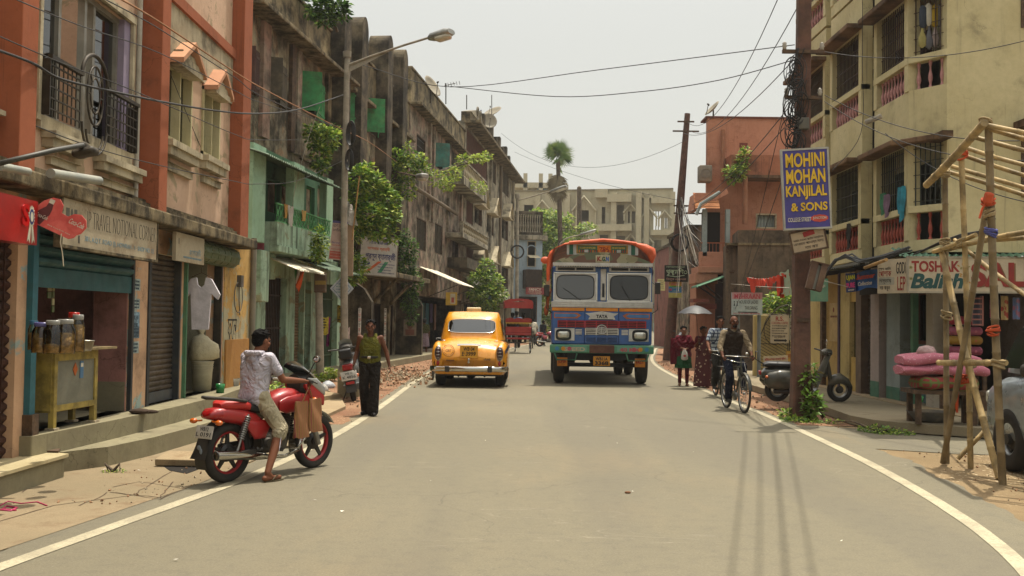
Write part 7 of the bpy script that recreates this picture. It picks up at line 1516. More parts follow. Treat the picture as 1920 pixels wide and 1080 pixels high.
# ---- other motorbikes further off
def moto_copy(label,M,paint=None):
 c=copy_tree(moto);c.matrix_world=M;c['label']=label
 if paint:
  for ch in kids(c):
   if ch.data and ch.data.materials and ch.data.materials[0]==m_mred:ch.data=ch.data.copy();ch.data.materials[0]=paint
 return c
moto_copy('crimson motorbike parked beyond the white shirted cyclist',Matrix.Translation(V((1.75,62,.006)))@Matrix.Rotation(R(-62),4,'Z')@Matrix.Rotation(R(-8),4,'Y')@Matrix.Scale(1.05,4),mat('motorbike_crimson','84142a',.3,coat=.5))
moto_copy('dark motorbike coming toward us far off at the bend',Matrix.Translation(V((13.9,92,gz(92)+.01)))@Matrix.Rotation(R(180),4,'Z'),m_rub)
moto_copy('maroon motorbike parked beside the second pole behind the two women',Matrix.Translation(V((7.4,42,.01)))@Matrix.Rotation(R(150),4,'Z'),mat('motorbike_maroon','5a1a20',.3,coat=.5))
# ---- people
def remeshed(b,name,voxel,m,parent,it=3,**kw):
 me=b.mesh('tmp');o=bpy.data.objects.new('tmp',me);COL.objects.link(o)
 md=o.modifiers.new('r','REMESH');md.mode='VOXEL';md.voxel_size=voxel
 ms=o.modifiers.new('s','SMOOTH');ms.factor=.5;ms.iterations=it
 dg=bpy.context.evaluated_depsgraph_get();me2=bpy.data.meshes.new_from_object(o.evaluated_get(dg));me2.name=name
 bpy.data.objects.remove(o);bpy.data.meshes.remove(me)
 for p in me2.polygons:p.use_smooth=True
 me2.materials.clear();me2.materials.append(m)
 q=bpy.data.objects.new(name,me2);COL.objects.link(q)
 if parent is not None:q.parent=parent
 tag(q,**kw);return q
def hand(b,wr,fd,pn,side,curl=.5,k=1.0):
 """palm, four unequal bent fingers and a thumb leaving the side of the palm"""
 fd=V(fd).normalized();pn=V(pn);pn=(pn-fd*pn.dot(fd)).normalized();ac=fd.cross(pn).normalized()*side;wr=V(wr)
 for u in(-.022,-.007,.008,.022):b.capsule(wr+ac*u*.6*k,wr+fd*.075*k+ac*u*k,.014*k,.0125*k,8)
 for i,(u,L)in enumerate(((.027,.068),(.009,.078),(-.009,.072),(-.026,.056))):
  p=wr+fd*.078*k+ac*u*k;a=curl*.9+i*.05;d1=fd*math.cos(a)+pn*math.sin(a);d2=fd*math.cos(a*2)+pn*math.sin(a*2);q=p+d1*L*.52*k;b.capsule(p,q,.0095*k,.0085*k,8);b.capsule(q,q+d2*L*.5*k,.0085*k,.007*k,8)
 p=wr+fd*.022*k+ac*.024*k;q=p+(fd*.6+ac*.7+pn*.35).normalized()*.034*k;b.capsule(p,q,.0125*k,.0105*k,8);b.capsule(q,q+(fd*.85+ac*.05+pn*.5).normalized()*.03*k,.0105*k,.008*k,8)
def lerp(a,c,t):return V(a).lerp(V(c),t)
def torso(g,P,f,inf=0.0,hem=None,low=False):
 A=(P['shL']+P['shR'])/2+V((0,0,-.035));Bc=P['chest'];C=P['pel'];D=(P['hpL']+P['hpR'])/2+V((0,0,hem or 0));side=(P['shR']-P['shL']).normalized()
 K=[(A,.12,.066),(Bc,.078,.094),(C,.05,.095),(D,.072,.1)]
 if low:K=[(A.lerp(Bc,.3),.075,.085)]+K[1:]
 for i in range(3):
  for k in range(6):
   q=k/5;c=K[i][0].lerp(K[i+1][0],q);w=K[i][1]*(1-q)+K[i+1][1]*q;r=K[i][2]*(1-q)+K[i+1][2]*q;g.capsule(c-side*w*f,c+side*w*f,(r+inf)*f,(r+inf)*f,12)
def figure(name_label,M,J,skin,hair,cl,voxel=.01,face=0.0,tilt=0.0,hk=1.0,bald=False,beard=None,group=None,long_hair=False,hands=None,feet='shoe',fat=1.0,female=False,arms_skin=True):
 t=thing('person',name_label,'person',M=M,group=group)
 b=B();P={k:V(v)for k,v in J.items()}
 H=Matrix.Translation(P['head'])@Matrix.Rotation(face,4,'Z')@Matrix.Rotation(tilt,4,'X')@Matrix.Scale(hk,4)
 hb=B(H);hb.ell((0,-.01,.02),(.074,.092,.09),16);hb.ell((0,.02,-.035),(.058,.068,.07),14);hb.ell((0,.05,-.075),(.034,.034,.028),10)
 hb.ell((0,.094,-.012),(.0135,.02,.026),8);hb.ell((0,.088,.02),(.05,.012,.01),8);hb.ell((0,.085,-.052),(.024,.012,.012),8)
 for s in(-1,1):hb.ell((s*.077,-.005,-.005),(.012,.022,.032),8);hb.ell((s*.045,.055,-.03),(.026,.024,.024),8)
 b.v+=hb.v;b.f+=hb.f;b.m+=hb.m;b.s+=hb.s
 f=fat
 b.capsule(P['neck'],lerp(P['neck'],P['head'],.75),.05,.047)
 c=P['chest'];torso(b,P,f)
 pl=P['pel'];side=(P['shR']-P['shL']).normalized()
 b.capsule(P['hpL'],P['hpR'],.095*f,.095*f)
 for s in 'LR':
  b.capsule(lerp(P['sh'+s],c,.06),P['sh'+s],.055*f,.052*f)
  b.capsule(P['sh'+s],P['el'+s],.047*f,.036*f);b.capsule(P['el'+s],lerp(P['el'+s],P['wr'+s],.35),.036*f,.037*f);b.capsule(lerp(P['el'+s],P['wr'+s],.3),P['wr'+s],.037*f,.023)
  b.capsule(P['hp'+s],P['kn'+s],.082*f,.05*f);b.capsule(P['kn'+s],lerp(P['kn'+s],P['an'+s],.35),.049*f,.052*f);b.capsule(lerp(P['kn'+s],P['an'+s],.3),P['an'+s],.052*f,.033)
  toe=P['toe'+s];an=P['an'+s];heel=an+(an-toe)*.22;heel.z=toe.z+.005;b.capsule(heel,toe,.03,.024);b.capsule(an,lerp(heel,toe,.45),.033,.028)
  e,w=P['el'+s],P['wr'+s];fd,pn,cu=(hands or{}).get(s,(None,None,.5));fd=V(fd)if fd else(w-e).normalized();pn=V(pn)if pn else V((-1 if s=='R' else 1,0,0))
  hand(b,w,fd,pn,1 if s=='R' else-1,cu,.95)
 remeshed(b,'body',voxel,skin,t,2)
 if not bald:
  h=B(H);rn=random.Random(int(P['head'].z*997));h.ell((0,-.022,.038),(.084,.094,.086),14);h.ell((0,-.05,.0),(.077,.062,.075),12)
  for i in range(70):
   a=rn.uniform(0,2*PI);e=rn.uniform(.15,1.2);d=V((math.cos(a)*math.cos(e),math.sin(a)*math.cos(e),math.sin(e)))
   if d.y>.55 and d.z<.55:continue
   q=V((d.x*.08,-.02+d.y*.09,.035+d.z*.083));h.capsule(q,q+V((rn.uniform(-.03,.03),.022,rn.uniform(-.012,.008)))+d*.014,.013,.004,6)
  if long_hair:h.ell((0,-.1,-.03),(.045,.04,.045),10)
  remeshed(h,'hair',max(voxel*.7,.007),hair,t,1)
 else:
  h=B(H)
  for s in(-1,1):h.ell((s*.066,-.03,.0),(.02,.06,.045),10)
  h.ell((0,-.045,.035),(.078,.075,.068),12);remeshed(h,'hair',max(voxel*.7,.008),hair,t,1)
 if beard:h=B(H);h.ell((0,.052,-.073),(.045,.042,.036),12);h.ell((0,.092,-.04),(.032,.014,.01),10);remeshed(h,'beard',max(voxel*.7,.007),beard,t,1)
 if voxel<.02:
  for s in(-1,1):
   B(H).ell((s*.031,.0815,.003),(.013,.006,.007),10).build('eye',mat('eye_dark','1a1411',.3),t);B(H).tube([(s*.014,.094,.022),(s*.032,.092,.027),(s*.05,.08,.022)],.0035,5).build('eyebrow',hair,t)
  B(H).tube([(-.02,.094,-.054),(0,.1,-.052),(.02,.094,-.054)],.004,5).build('mouth',mat('lip','5a2f28',.5),t)
 for kind,m,a in cl:
  g=B()
  if kind in('shirt','vest','tee'):
   q=1.0+a.get('loose',.12);hem=a.get('hem',.0);hp=(P['hpL']+P['hpR'])/2+V((0,0,hem))
   torso(g,P,f,.008+a.get('loose',.12)*.09,hem,kind=='vest');cc=c
   if kind=='vest':
    for u in(-1,1):
     for dy in(.05,-.05):g.capsule(cc+side*u*.085+V((0,dy,.07)),lerp(P['neck'],P['shR' if u>0 else 'shL'],.5)+V((0,dy*.3,.035)),.045,.03)
   else:
    g.capsule(P['neck']+V((0,0,-.02)),P['neck']+V((0,0,-.06)),.066,.09);[g.capsule(P['neck']+V((0,0,-.06)),P['sh'+s_],.06,.062)for s_ in 'LR']
    sl=a.get('sleeve',.6)
    for s in 'LR':
     e1=lerp(P['sh'+s],P['el'+s],min(1,sl));g.capsule(P['sh'+s],e1,.063*f,.056*f)
     if sl>1:g.capsule(P['el'+s],lerp(P['el'+s],P['wr'+s],sl-1),.053*f,.042*f)
   o=remeshed(g,'shirt' if kind!='vest' else 'vest',voxel,m,t,7)
   if a.get('hood'):hd=B();nk=P['neck'];hd.torus((nk.x,nk.y-.05,nk.z-.0),.085,.028,20,8,'Z',T=None);hd.ell((nk.x,nk.y-.095,nk.z-.06),(.085,.035,.07),12);remeshed(hd,'hood',voxel,m,t,2)
  elif kind in('trousers','shorts'):
   k0,k1=a.get('r',(.1,.075));an=a.get('leg',1.0)
   g.capsule(P['hpL'],P['hpR'],.108*f,.108*f);g.capsule((P['hpL']+P['hpR'])/2,(P['hpL']+P['hpR'])/2+V((0,0,.07)),.11*f,.1*f)
   for s in 'LR':
    g.capsule(P['hp'+s],P['kn'+s],k0,k1)
    if an>0:g.capsule(P['kn'+s],lerp(P['kn'+s],P['an'+s],an),k1,a.get('cuff',.06))
   remeshed(g,'trousers' if kind=='trousers' else 'shorts',voxel,m,t,2)
  elif kind=='skirt':
   z1=P['hpL'].z+a.get('up',.05);z0=a['z0'];r0,r1=a.get('r',(.2,.15));n=40;cx,cy=(P['hpL'].x+P['hpR'].x)/2,(P['hpL'].y+P['hpR'].y)/2;rings=[]
   for i in range(9):
    q=i/8;r=r1+(r0-r1)*q**.8;rings.append([(cx+(r+.014*q*math.sin(a_*11+q*2))*math.cos(a_)+a.get('dx',0)*q,cy+(r*.8+.014*q*math.cos(a_*9))*math.sin(a_)+a.get('dy',0)*q,z1+(z0-z1)*q)for a_ in[2*PI*j/n for j in range(n)]])
   g.loft(rings,0,True,False);g.build(a.get('name','skirt'),m,t)
  elif kind=='drape':
   pts=a['pts'];w=a.get('w',.12);vs=[]
   fn=lambda i,j:None
   n=len(pts)
   def gf(u,v_):
    x=u*(n-1);i=min(n-2,int(x));p,q=V(pts[i]),V(pts[i+1]);c_=p.lerp(q,x-i);d=(q-p).normalized();nn=V(a.get('n',(0,1,0)));s_=d.cross(nn).normalized()
    return c_+s_*(v_-.5)*2*w+nn*(.012*math.sin(v_*17+u*3)+.03*(1-(2*v_-1)**2))
   g.grid(gf,14,12);o=g.build(a.get('name','scarf'),m,t);md=o.modifiers.new('thick','SOLIDIFY');md.thickness=.006
 if feet=='shoe':
  for s in 'LR':
   toe,an=P['toe'+s],P['an'+s];heel=an+(an-toe)*.22;heel.z=toe.z+.008;g=B();up=V((0,0,.008));g.capsule(heel+up,toe+up,.038,.034);g.capsule(lerp(heel,toe,.25)+V((0,0,.02)),lerp(heel,toe,.55)+V((0,0,.012)),.042,.036);remeshed(g,'shoe',max(.009,voxel),cl_shoe,t,1)
 elif feet=='sandal':
  for s in 'LR':
   toe,an=P['toe'+s],P['an'+s];d=(toe-an);d.z=0;d.normalize();ac=d.cross(V((0,0,1)));h=toe-d*.17;z=toe.z-.026;g=B();n=14;P_=[]
   for i in range(n):a_=2*PI*i/n;P_.append(h+d*(.095+.13*math.cos(a_))+ac*.045*math.sin(a_))
   g.add([(p.x,p.y,z-.012)for p in P_]+[(p.x,p.y,z+.004)for p in P_],[tuple(range(n))[::-1],tuple(range(n,2*n))]+[(i,(i+1)%n,(i+1)%n+n,i+n)for i in range(n)])
   for u in(-1,1):g.tube([h+d*.16+V((0,0,z-h.z+.05)),h+d*.11+ac*u*.028+V((0,0,z-h.z+.055)),h+d*.04+ac*u*.043+V((0,0,z-h.z+.01))],.006,5)
   g.build('sandal',mat('sandal_brown','4a4028',.8),t)
 return t
def clothm(name,col,bump=.8,bs_=6,**kw):
 m=mat(name,col,.92,bump=bump,bs_=bs_,var=.15,vs=5,spec=.15,**kw)
 for nd in m.node_tree.nodes:
  if nd.type=='BUMP':nd.inputs['Distance'].default_value=.07;nd.inputs['Strength'].default_value=1
  if nd.type=='TEX_NOISE' and abs(nd.inputs['Scale'].default_value-bs_)<.01:nd.inputs['Detail'].default_value=2;nd.inputs['Distortion'].default_value=1.6
 return m
def printm(name,c1,c2,sc=22,grid=False,th=.5):
 """patterned cloth: checks or scattered blossoms"""
 m,nt,b,co,out=newmat(name)
 if grid:
  sp=nt.new('ShaderNodeSeparateXYZ');nt.l.new(co,sp.inputs[0]);f=None
  a=nt.math('SINE',nt.math('MULTIPLY',nt.math('ADD',sp.outputs[0],sp.outputs[1]),sc*6));c=nt.math('SINE',nt.math('MULTIPLY',sp.outputs[2],sc*6));f=nt.ramp(nt.math('MAXIMUM',a,c),.55,.7)
 else:
  vo=nt.new('ShaderNodeTexVoronoi');vo.inputs['Scale'].default_value=sc;nt.l.new(co,vo.inputs['Vector']);f=nt.ramp(vo.outputs['Distance'],th-.08,th,1,0)
 nt.l.new(nt.mix(f,srgb(c1),srgb(c2)),b.inputs['Base Color']);b.inputs['Roughness'].default_value=.9;bp=nt.new('ShaderNodeBump');bp.inputs['Strength'].default_value=.7;bp.inputs['Distance'].default_value=.02;nt.l.new(nt.noise(co,6,4,.6),bp.inputs['Height']);nt.l.new(bp.outputs[0],b.inputs['Normal']);MATS[name]=m;return m
sk1=mat('skin_brown','6e4530',.62,var=.06,vs=6,spec=.2);sk2=mat('skin_dark_brown','5c3826',.62,var=.06,vs=6,spec=.2);sk3=mat('skin_light_brown','7d523a',.5,var=.06,vs=6)
hr=mat('black_hair','0b0908',.75,bump=.8,bs_=70,spec=.12);cl_shoe=mat('dark_shoe','17130f',.6)
foot=MM.inverted()@G(512,897,.03)
JR=dict(pel=(0,.36,.9),chest=(0,.38,1.14),neck=(0,.4,1.3),head=(0,.45,1.425),shL=(-.17,.4,1.25),shR=(.17,.4,1.25),elL=(-.27,.56,1.04),elR=(.25,.52,1.02),wrL=(-.31,.79,1.0),wrR=(.3,.79,1.0),hpL=(-.09,.36,.84),hpR=(.09,.36,.84),knL=(-.22,.68,.68),knR=(.25,.5,.52),anL=(-.2,.5,.37),anR=(foot.x,foot.y-.08,.095),toeL=(-.2,.66,.33),toeR=(foot.x+.01,foot.y+.08,.035))
m_tee=clothm('lilac_white_tee','a9a4ac');m_beige=clothm('beige_cargo','978d74')
RID=figure('young man in a white hooded t-shirt and beige shorts seated on the red motorbike',MM,JR,sk1,hr,[('tee',m_tee,dict(loose=.12,sleeve=.62,hood=1,hem=.0)),('shorts',m_beige,dict(r=(.095,.08),leg=.14,cuff=.078))],.0075,face=R(-8),tilt=R(-6),hands={'R':((-.05,1,-.1),(-.1,-.1,-1),.95),'L':((.05,1,-.1),(.1,-.1,-1),.95)},feet='sandal')
b=B();b.tube([lerp(JR['knR'],JR['anR'],.1)+V((.05,-.02,0)),lerp(JR['knR'],JR['anR'],.5)+V((.07,.0,0))],.005,5);b.build('drawstring',m_tee,RID)
def standing(H=1.6,arms=(0,0),step=.1,sh=.18,fem=False):
 k=H/1.7;J=dict(pel=(0,0,.95),chest=(0,.01,1.22),neck=(0,.0,1.42),head=(0,.02,1.58),shL=(-sh,0,1.38),shR=(sh,0,1.38),elL=(-sh-.05,-.01,1.1),elR=(sh+.05,-.01,1.1),wrL=(-sh-.07,.06,.86),wrR=(sh+.07,.06,.86),hpL=(-.09,0,.9),hpR=(.09,0,.9),knL=(-.1,.02+step*.6,.5),knR=(.1,.03-step*.2,.5),anL=(-.1,step,.09),anR=(.1,-step,.09),toeL=(-.12,step+.14,.032),toeR=(.12,-step+.14,.032))
 return{a:V(c)*k for a,c in J.items()}
J=standing(1.6,step=.13,sh=.185);J['elL']=V((-.27,-.02,1.06));J['wrL']=V((-.33,.03,.83));J['elR']=V((.23,-.05,1.06));J['wrR']=V((.26,.07,.86));J['anR'].x=.05;J['anL'].x=-.07
q=G(692,779)
W2=figure('barefaced man in an olive vest and dark flared trousers walking toward us',Matrix.Translation(q)@Matrix.Rotation(R(180),4,'Z')@Matrix.Scale(.98,4),J,sk2,hr,[('vest',clothm('olive_vest','5a5820',bs_=9),dict(loose=.04,hem=.12)),('trousers',clothm('dark_trousers','221d19',bs_=5),dict(r=(.1,.085),cuff=.105,leg=.98))],.008,face=R(4))
b=B();hz=J['hpL'].z+.13;b.torus((0,.0,hz),.15,.016,28,6,'Z',T=Matrix.Translation((0,0,hz))@Matrix.Diagonal((1.08,.86,1.4,1))@Matrix.Translation((0,0,-hz)));b.build('belt',m_blk,W2);b=B();b.rbox((0,.137,hz),(.06,.014,.04),.006);b.build('buckle',m_chr,W2)
J=standing(1.5,step=.03,sh=.16);J['elL']=V((-.22,.0,1.0));J['wrL']=V((-.04,.2,.94));J['elR']=V((.22,.0,1.0));J['wrR']=V((.06,.2,.96))
m_mar=clothm('maroon_kurta','591823');m_grn=clothm('bottle_green_kurta','1d4a2c')
q=G(1281,724);W3=figure('woman in a maroon shawl over a green tunic and maroon leggings holding a bag',Matrix.Translation(q)@Matrix.Rotation(R(176),4,'Z'),J,sk3,hr,[('tee',m_mar,dict(loose=.3,sleeve=1.25)),('skirt',m_grn,dict(z0=.46,r=(.21,.17),up=.1,name='tunic')),('trousers',clothm('maroon_leggings','4f131c'),dict(r=(.085,.055),cuff=.045,leg=.95)),('drape',m_mar,dict(pts=[(-.2,.1,1.18),(-.08,.14,1.05),(.05,.15,.98),(.19,.1,1.15)],w=.13,n=(0,1,0),name='shawl')),('drape',m_mar,dict(pts=[(.22,.02,1.2),(.24,.05,.9),(.23,.03,.55)],w=.1,n=(0.3,1,0),name='shawl'))],.012,long_hair=True,feet='sandal',hands={'R':((-.8,.4,-.2),(0,0,-1),.6),'L':((.8,.4,-.2),(0,0,-1),.6)})
t=thing('carrier_bag','small white plastic carrier bag with red print held by the woman in maroon','bag',M=W3.matrix_world@Matrix.Translation((.0,.26,.66)))
b=B();b.loft([[(w*math.cos(a)*(1+.1*math.sin(4*a)),d*math.sin(a),z)for a in[2*PI*j/18 for j in range(18)]]for w,d,z in((.04,.02,0),(.085,.04,.03),(.08,.045,.12),(.06,.035,.2),(.02,.015,.27))]);b.build('bag_body',mat('white_poly','b5b0a8',.5,bump=.8,bs_=14),t);b=B();b.ell((0,.043,.11),(.035,.006,.03),10);b.build('print',mat('bag_print','9c3030',.6),t)
m_sari=printm('maroon_print_sari','451a1c','a08c74',12,th=.3);m_sar2=clothm('maroon_blouse','50161c')
J=standing(1.5,step=.04,sh=.16);J['elR']=V((.2,.05,1.02));J['wrR']=V((.16,.2,1.14));J['elL']=V((-.22,.0,1.02));J['wrL']=V((-.2,.08,.8))
q=G(1318,727);W4=figure('woman in a brown and cream printed sari walking under the umbrella',Matrix.Translation(q)@Matrix.Rotation(R(182),4,'Z'),J,sk2,hr,[('tee',m_sar2,dict(loose=.05,sleeve=.7)),('skirt',m_sari,dict(z0=.04,r=(.23,.17),up=.12,name='sari')),('drape',m_sari,dict(pts=[(-.17,.02,1.36*.9),(-.1,.12,1.15),(.02,.15,1.0),(.15,.1,.85)],w=.11,name='sari_fold')),('drape',m_sari,dict(pts=[(-.18,-.02,1.24),(-.2,.03,1.0),(-.23,.05,.6)],w=.09,n=(-.5,1,0),name='sari_fold'))],.012,long_hair=True,feet='sandal',hands={'R':((0,.2,1),(0,1,0),1.1)})
hq=W4.matrix_world@(J['wrR']+V((0,.04,.06)));t=thing('umbrella','open grey black umbrella carried above the two women','umbrella',M=Matrix.Translation(hq))
b=B();n=8;cxu=(-.0,0,0);top=V((-.1,0,.82));b.tube([(0,0,-.08),top],.006,6);b.tube([(0,0,-.08),(.01,0,-.12),(.04,0,-.12)],.01,6);b.build('shaft',m_rub,t)
b=B()
def umb(a,c):
 th=2*PI*a;seg=(a*n)%1;sag=1-.07*math.sin(PI*seg)*c;r=.44*c*sag;return(top.x+r*math.cos(th),top.y+r*math.sin(th),top.z-.21*c**1.7+.012*math.sin(PI*seg)*c)
b.grid(umb,64,8);o=b.build('canopy',mat('umbrella_grey','2c2d30',.55,var=.2),t)
b=B()
for i in range(n):a=i/n;b.tube([Vector(umb(a,c/5))-V((0,0,.008))for c in range(6)],.003,4);b.tube([V((top.x,top.y,top.z-.25)),V(umb(a,.55))-V((0,0,.01))],.003,4)
b.cyl(top,top+V((0,0,.06)),.005,n=6);b.build('ribs',m_steel,t)
def cyc(k=1.0,lean=.08):
 return dict(pel=(0,.27,1.04),chest=(0,.27+lean*1.2,1.3),neck=(0,.28+lean*1.6,1.47),head=(0,.3+lean*1.9,1.62),shL=(-.18,.28+lean*1.5,1.42),shR=(.18,.28+lean*1.5,1.42),elL=(-.28,.5,1.17),elR=(.28,.5,1.17),wrL=(-.27,.66,1.02),wrR=(.27,.66,1.02),hpL=(-.09,.28,.98),hpR=(.09,.28,.98),knL=(-.12,.62,.82),knR=(.12,.62,.66),anL=(-.12,.62,.46),anR=(.12,.48,.24),toeL=(-.12,.76,.42),toeR=(.12,.62,.19))
GH={'R':((-.05,1,-.2),(0,-.2,-1),.9),'L':((.05,1,-.2),(0,-.2,-1),.9)}
def sit(J,dz):return{k:V(v)+V((0,0,dz if k[:2]in('pe','ch','ne','he','sh','hp')else dz*.5 if k[:2]=='el' else 0))for k,v in J.items()}
figure('bearded balding man in a brown and tan shirt and dark trousers cycling toward us',bike1.matrix_world@Matrix.Translation((0,0,-.02)),sit(cyc(),.02),sk2,hr,[('shirt',clothm('tan_sleeves','7c6e58'),dict(loose=.0,sleeve=1.45)),('vest',clothm('brown_waistcoat','2e251e'),dict(loose=.34,hem=-.02)),('trousers',clothm('navy_trousers','1b1e2c'),dict(r=(.095,.075),cuff=.065,leg=.92))],.0085,bald=True,beard=hr,hands=GH)
figure('man in a blue and white checked shirt cycling just behind the bearded man',bike2.matrix_world,sit(cyc(),.0),sk1,hr,[('shirt',printm('blue_checks','9aa4ac','1e2c48',14,True),dict(loose=.14,sleeve=.75)),('trousers',clothm('dark_slacks','26241f'),dict(r=(.095,.075),cuff=.06,leg=.92))],.01,hands=GH)
figure('man in a loose white shirt cycling away between the rickshaw and the truck',bike3.matrix_world,sit(cyc(),.0),sk2,hr,[('shirt',clothm('loose_white_shirt','aca594'),dict(loose=.45,sleeve=1.2,hem=-.05)),('trousers',cl_shoe,dict(r=(.09,.07),cuff=.06,leg=.9))],.018,hands=GH)
bk=copy_tree(bike3);bk.location=V((-2.05,30.5,.006));bk['label']='bicycle half hidden behind the left rear wing of the yellow taxi'
figure('man in a pale blue checked shirt riding beyond the left side of the taxi',bk.matrix_world,sit(cyc(),.0),sk2,hr,[('shirt',printm('pale_blue_checks','6e8a92','9aa8a8',10,True),dict(loose=.2,sleeve=.8)),('trousers',cl_shoe,dict(r=(.09,.07),cuff=.06,leg=.9))],.016,hands=GH)
bk.matrix_world=Matrix.Translation((-2.05,30.5,.006))
for o_,lab in((None,None),):pass
q=G(806,657,.1);J=standing(1.5,step=.03,sh=.15);figure('woman in an orange sari standing by the shops left of the taxi',Matrix.Translation((q.x-.05,41.5,.1))@Matrix.Rotation(R(40),4,'Z'),J,sk2,hr,[('tee',clothm('orange_blouse','8a3a1c'),dict(loose=.15,sleeve=.6)),('skirt',printm('orange_sari','9a3a1a','8c6a24',8,th=.35),dict(z0=.05,r=(.24,.17),up=.15,name='sari')),('drape',clothm('orange_cloth','a8522a'),dict(pts=[(.1,-.02,1.25),(.12,-.13,1.0),(.1,-.16,.6)],w=.12,n=(0,-1,0),name='sari_fold'))],.018,long_hair=True)
J=standing(1.5,step=.05);figure('dim figure in olive top with pale skirt beside the woman in orange',Matrix.Translation((-3.62,42.2,.1))@Matrix.Rotation(R(20),4,'Z'),J,sk2,hr,[('tee',clothm('olive_top','3a3c20'),dict(loose=.15,sleeve=.8)),('skirt',clothm('pale_skirt','7c6c74'),dict(z0=.35,r=(.22,.17),up=.1))],.018)
def seated(x):return dict(pel=(x,-.05,.95),chest=(x,-.08,1.22),neck=(x,-.06,1.42),head=(x,-.04,1.58),shL=(x-.17,-.06,1.38),shR=(x+.17,-.06,1.38),elL=(x-.2,.08,1.15),elR=(x+.2,.08,1.15),wrL=(x-.1,.28,1.06),wrR=(x+.1,.28,1.06),hpL=(x-.09,.02,.92),hpR=(x+.09,.02,.92),knL=(x-.1,.42,.92),knR=(x+.1,.42,.92),anL=(x-.1,.48,.5),anR=(x+.1,.48,.5),toeL=(x-.1,.6,.46),toeR=(x+.1,.6,.46))
RKM=Matrix.Translation((.32,49.0,.006))@Matrix.Rotation(R(3),4,'Z')@Matrix.Scale(1.15,4)
figure('rickshaw passenger on the left in dark clothes seen from behind',RKM,seated(-.24),sk2,hr,[('tee',clothm('dark_top','23262c'),dict(loose=.15,sleeve=.8)),('trousers',cl_shoe,dict(r=(.09,.07),cuff=.06))],.02)
figure('rickshaw passenger on the right in a khaki shirt seen from behind',RKM,seated(.24),sk2,hr,[('tee',clothm('khaki_shirt','75694c'),dict(loose=.2,sleeve=.8)),('trousers',cl_shoe,dict(r=(.09,.07),cuff=.06))],.02)
figure('rickshaw puller pedalling in front of the passengers',RKM@Matrix.Translation((0,.72,.02)),sit(cyc(),.02),sk2,hr,[('shirt',clothm('faded_blue_shirt','4a5c70'),dict(loose=.2,sleeve=.7)),('trousers',cl_shoe,dict(r=(.09,.07),cuff=.06))],.02,hands=GH)
mv=Matrix.Translation(V((13.9,92,gz(92)+.01)))@Matrix.Rotation(R(180),4,'Z')
figure('helmetless rider in grey on the motorbike far off at the bend',mv,JR,sk2,hr,[('tee',clothm('grey_top','6b6a66'),dict(loose=.15,sleeve=.8)),('trousers',cl_shoe,dict(r=(.09,.07),cuff=.06))],.02)
J=standing(1.6,step=.03);figure('man in a dark shirt standing by the crimson motorbike',Matrix.Translation((2.0,64,.0))@Matrix.Rotation(R(-30),4,'Z'),J,sk2,hr,[('tee',clothm('dark_top',''),dict(loose=.2,sleeve=.7)),('trousers',cl_shoe,dict(r=(.09,.07),cuff=.06))],.02)
# ---- poles, lamps, wires
m_conp=mat('concrete_pole','8a8375',.85,var=.2,dust=.2,bump=.3);m_rpole=mat('red_brown_pole','54382d',.8,var=.25,vs=5,dust=.25,dustc='7a6450',bump=.5);m_wire=mat('cable_black','1b1917',.6);m_wirew=mat('cable_pale','9a9486',.6);m_lampg=mat('lamp_housing','8d8c86',.35,.5);m_lampl=mat('lamp_diffuser','b8b4a4',.3)
def lamp_head(par,q,d,L=.75,w=.26):
 T=Matrix.Translation(q)@V(d).to_track_quat('Y','Z').to_matrix().to_4x4();b=B(T)
 b.loft([ring(y,0,0,ww,h,14,3)for y,ww,h in((0,.06,.05),(.12,w*.42,.09),(L*.8,w*.5,.1),(L,w*.42,.06))]);o=b.build('lamp_head',m_lampg,par)
 b=B(T);b.loft([ring(y,0,-.09,ww,h,14,2.4)for y,ww,h in((L*.3,.05,.03),(L*.4,w*.42,.07),(L*.85,w*.42,.07),(L*.95,.05,.03))]);b.build('diffuser',m_lampl,par)
def P3(p):return PY(*p)
base=G(646,714,.01);t=wthing('street_lamp','tall grey street lamp pole rising in front of the mint balcony house','street lamp',base)
b=B();y=base.y;b.tube([base-V((0,0,.1)),PY(645,400,y),PY(651,108,y)],[.1,.085,.07],12);b.cyl(PY(651,108,y),PY(651,97,y),.1,.11,12);b.build('pole',m_conp,t)
b=B();b.tube([PY(653,122,y),PY(700,104,y-.2),PY(760,84,y-.5),PY(806,70,y-.8)],[.035,.03,.03,.03],8);b.add([PY(655,120,y),PY(655,135,y),PY(730,97,y-.3)],[(0,1,2)]);b.build('arm',m_conp,t)
lamp_head(t,PY(804,72,y-.8),PY(853,57,y-1.2)-PY(804,72,y-.8),.68,.36)
for i,(px,py,r)in enumerate(((658,250,.24),(655,300,.2))):
 b=B()
 for k in range(6):b.torus((0,0,0),r+.012*k,.013,20,5,'X',T=Matrix.Translation(PY(px,py,y-.1-.02*k))@Matrix.Rotation(R(20+7*k),4,'Z')@Matrix.Diagonal((1,.55,1.25-.04*k,1)))
 b.build('cable_coil',m_wire,label=('upper coil of black cable hung on the tall left lamp pole','lower coil of black cable hung on the tall left lamp pole')[i],category='cable',group='cable coils on the left lamp pole')
base=G(600,714,.01);t=wthing('stub_pole','short concrete pole with a brown box on top left of the lamp pole','pole',base);b=B();b.cyl(base,PY(598,545,base.y),.11,.09,10);b.build('pole',m_conp,t);B().box(PY(601,530,base.y),(.28,.2,.5)).build('box',mat('junction_brown','4a3222',.8,dust=.3),t,bevel=.02);B().box(PY(601,530,base.y-.105),(.27,.005,.1)).build('box_stripe',mat('dull_yellow','8a7432',.7),t)
B().rbox(G(655,718,.28),(.42,.42,.6),.03).build('marker_block',m_conc,label='squat concrete block at the foot of the tall lamp pole',category='block')
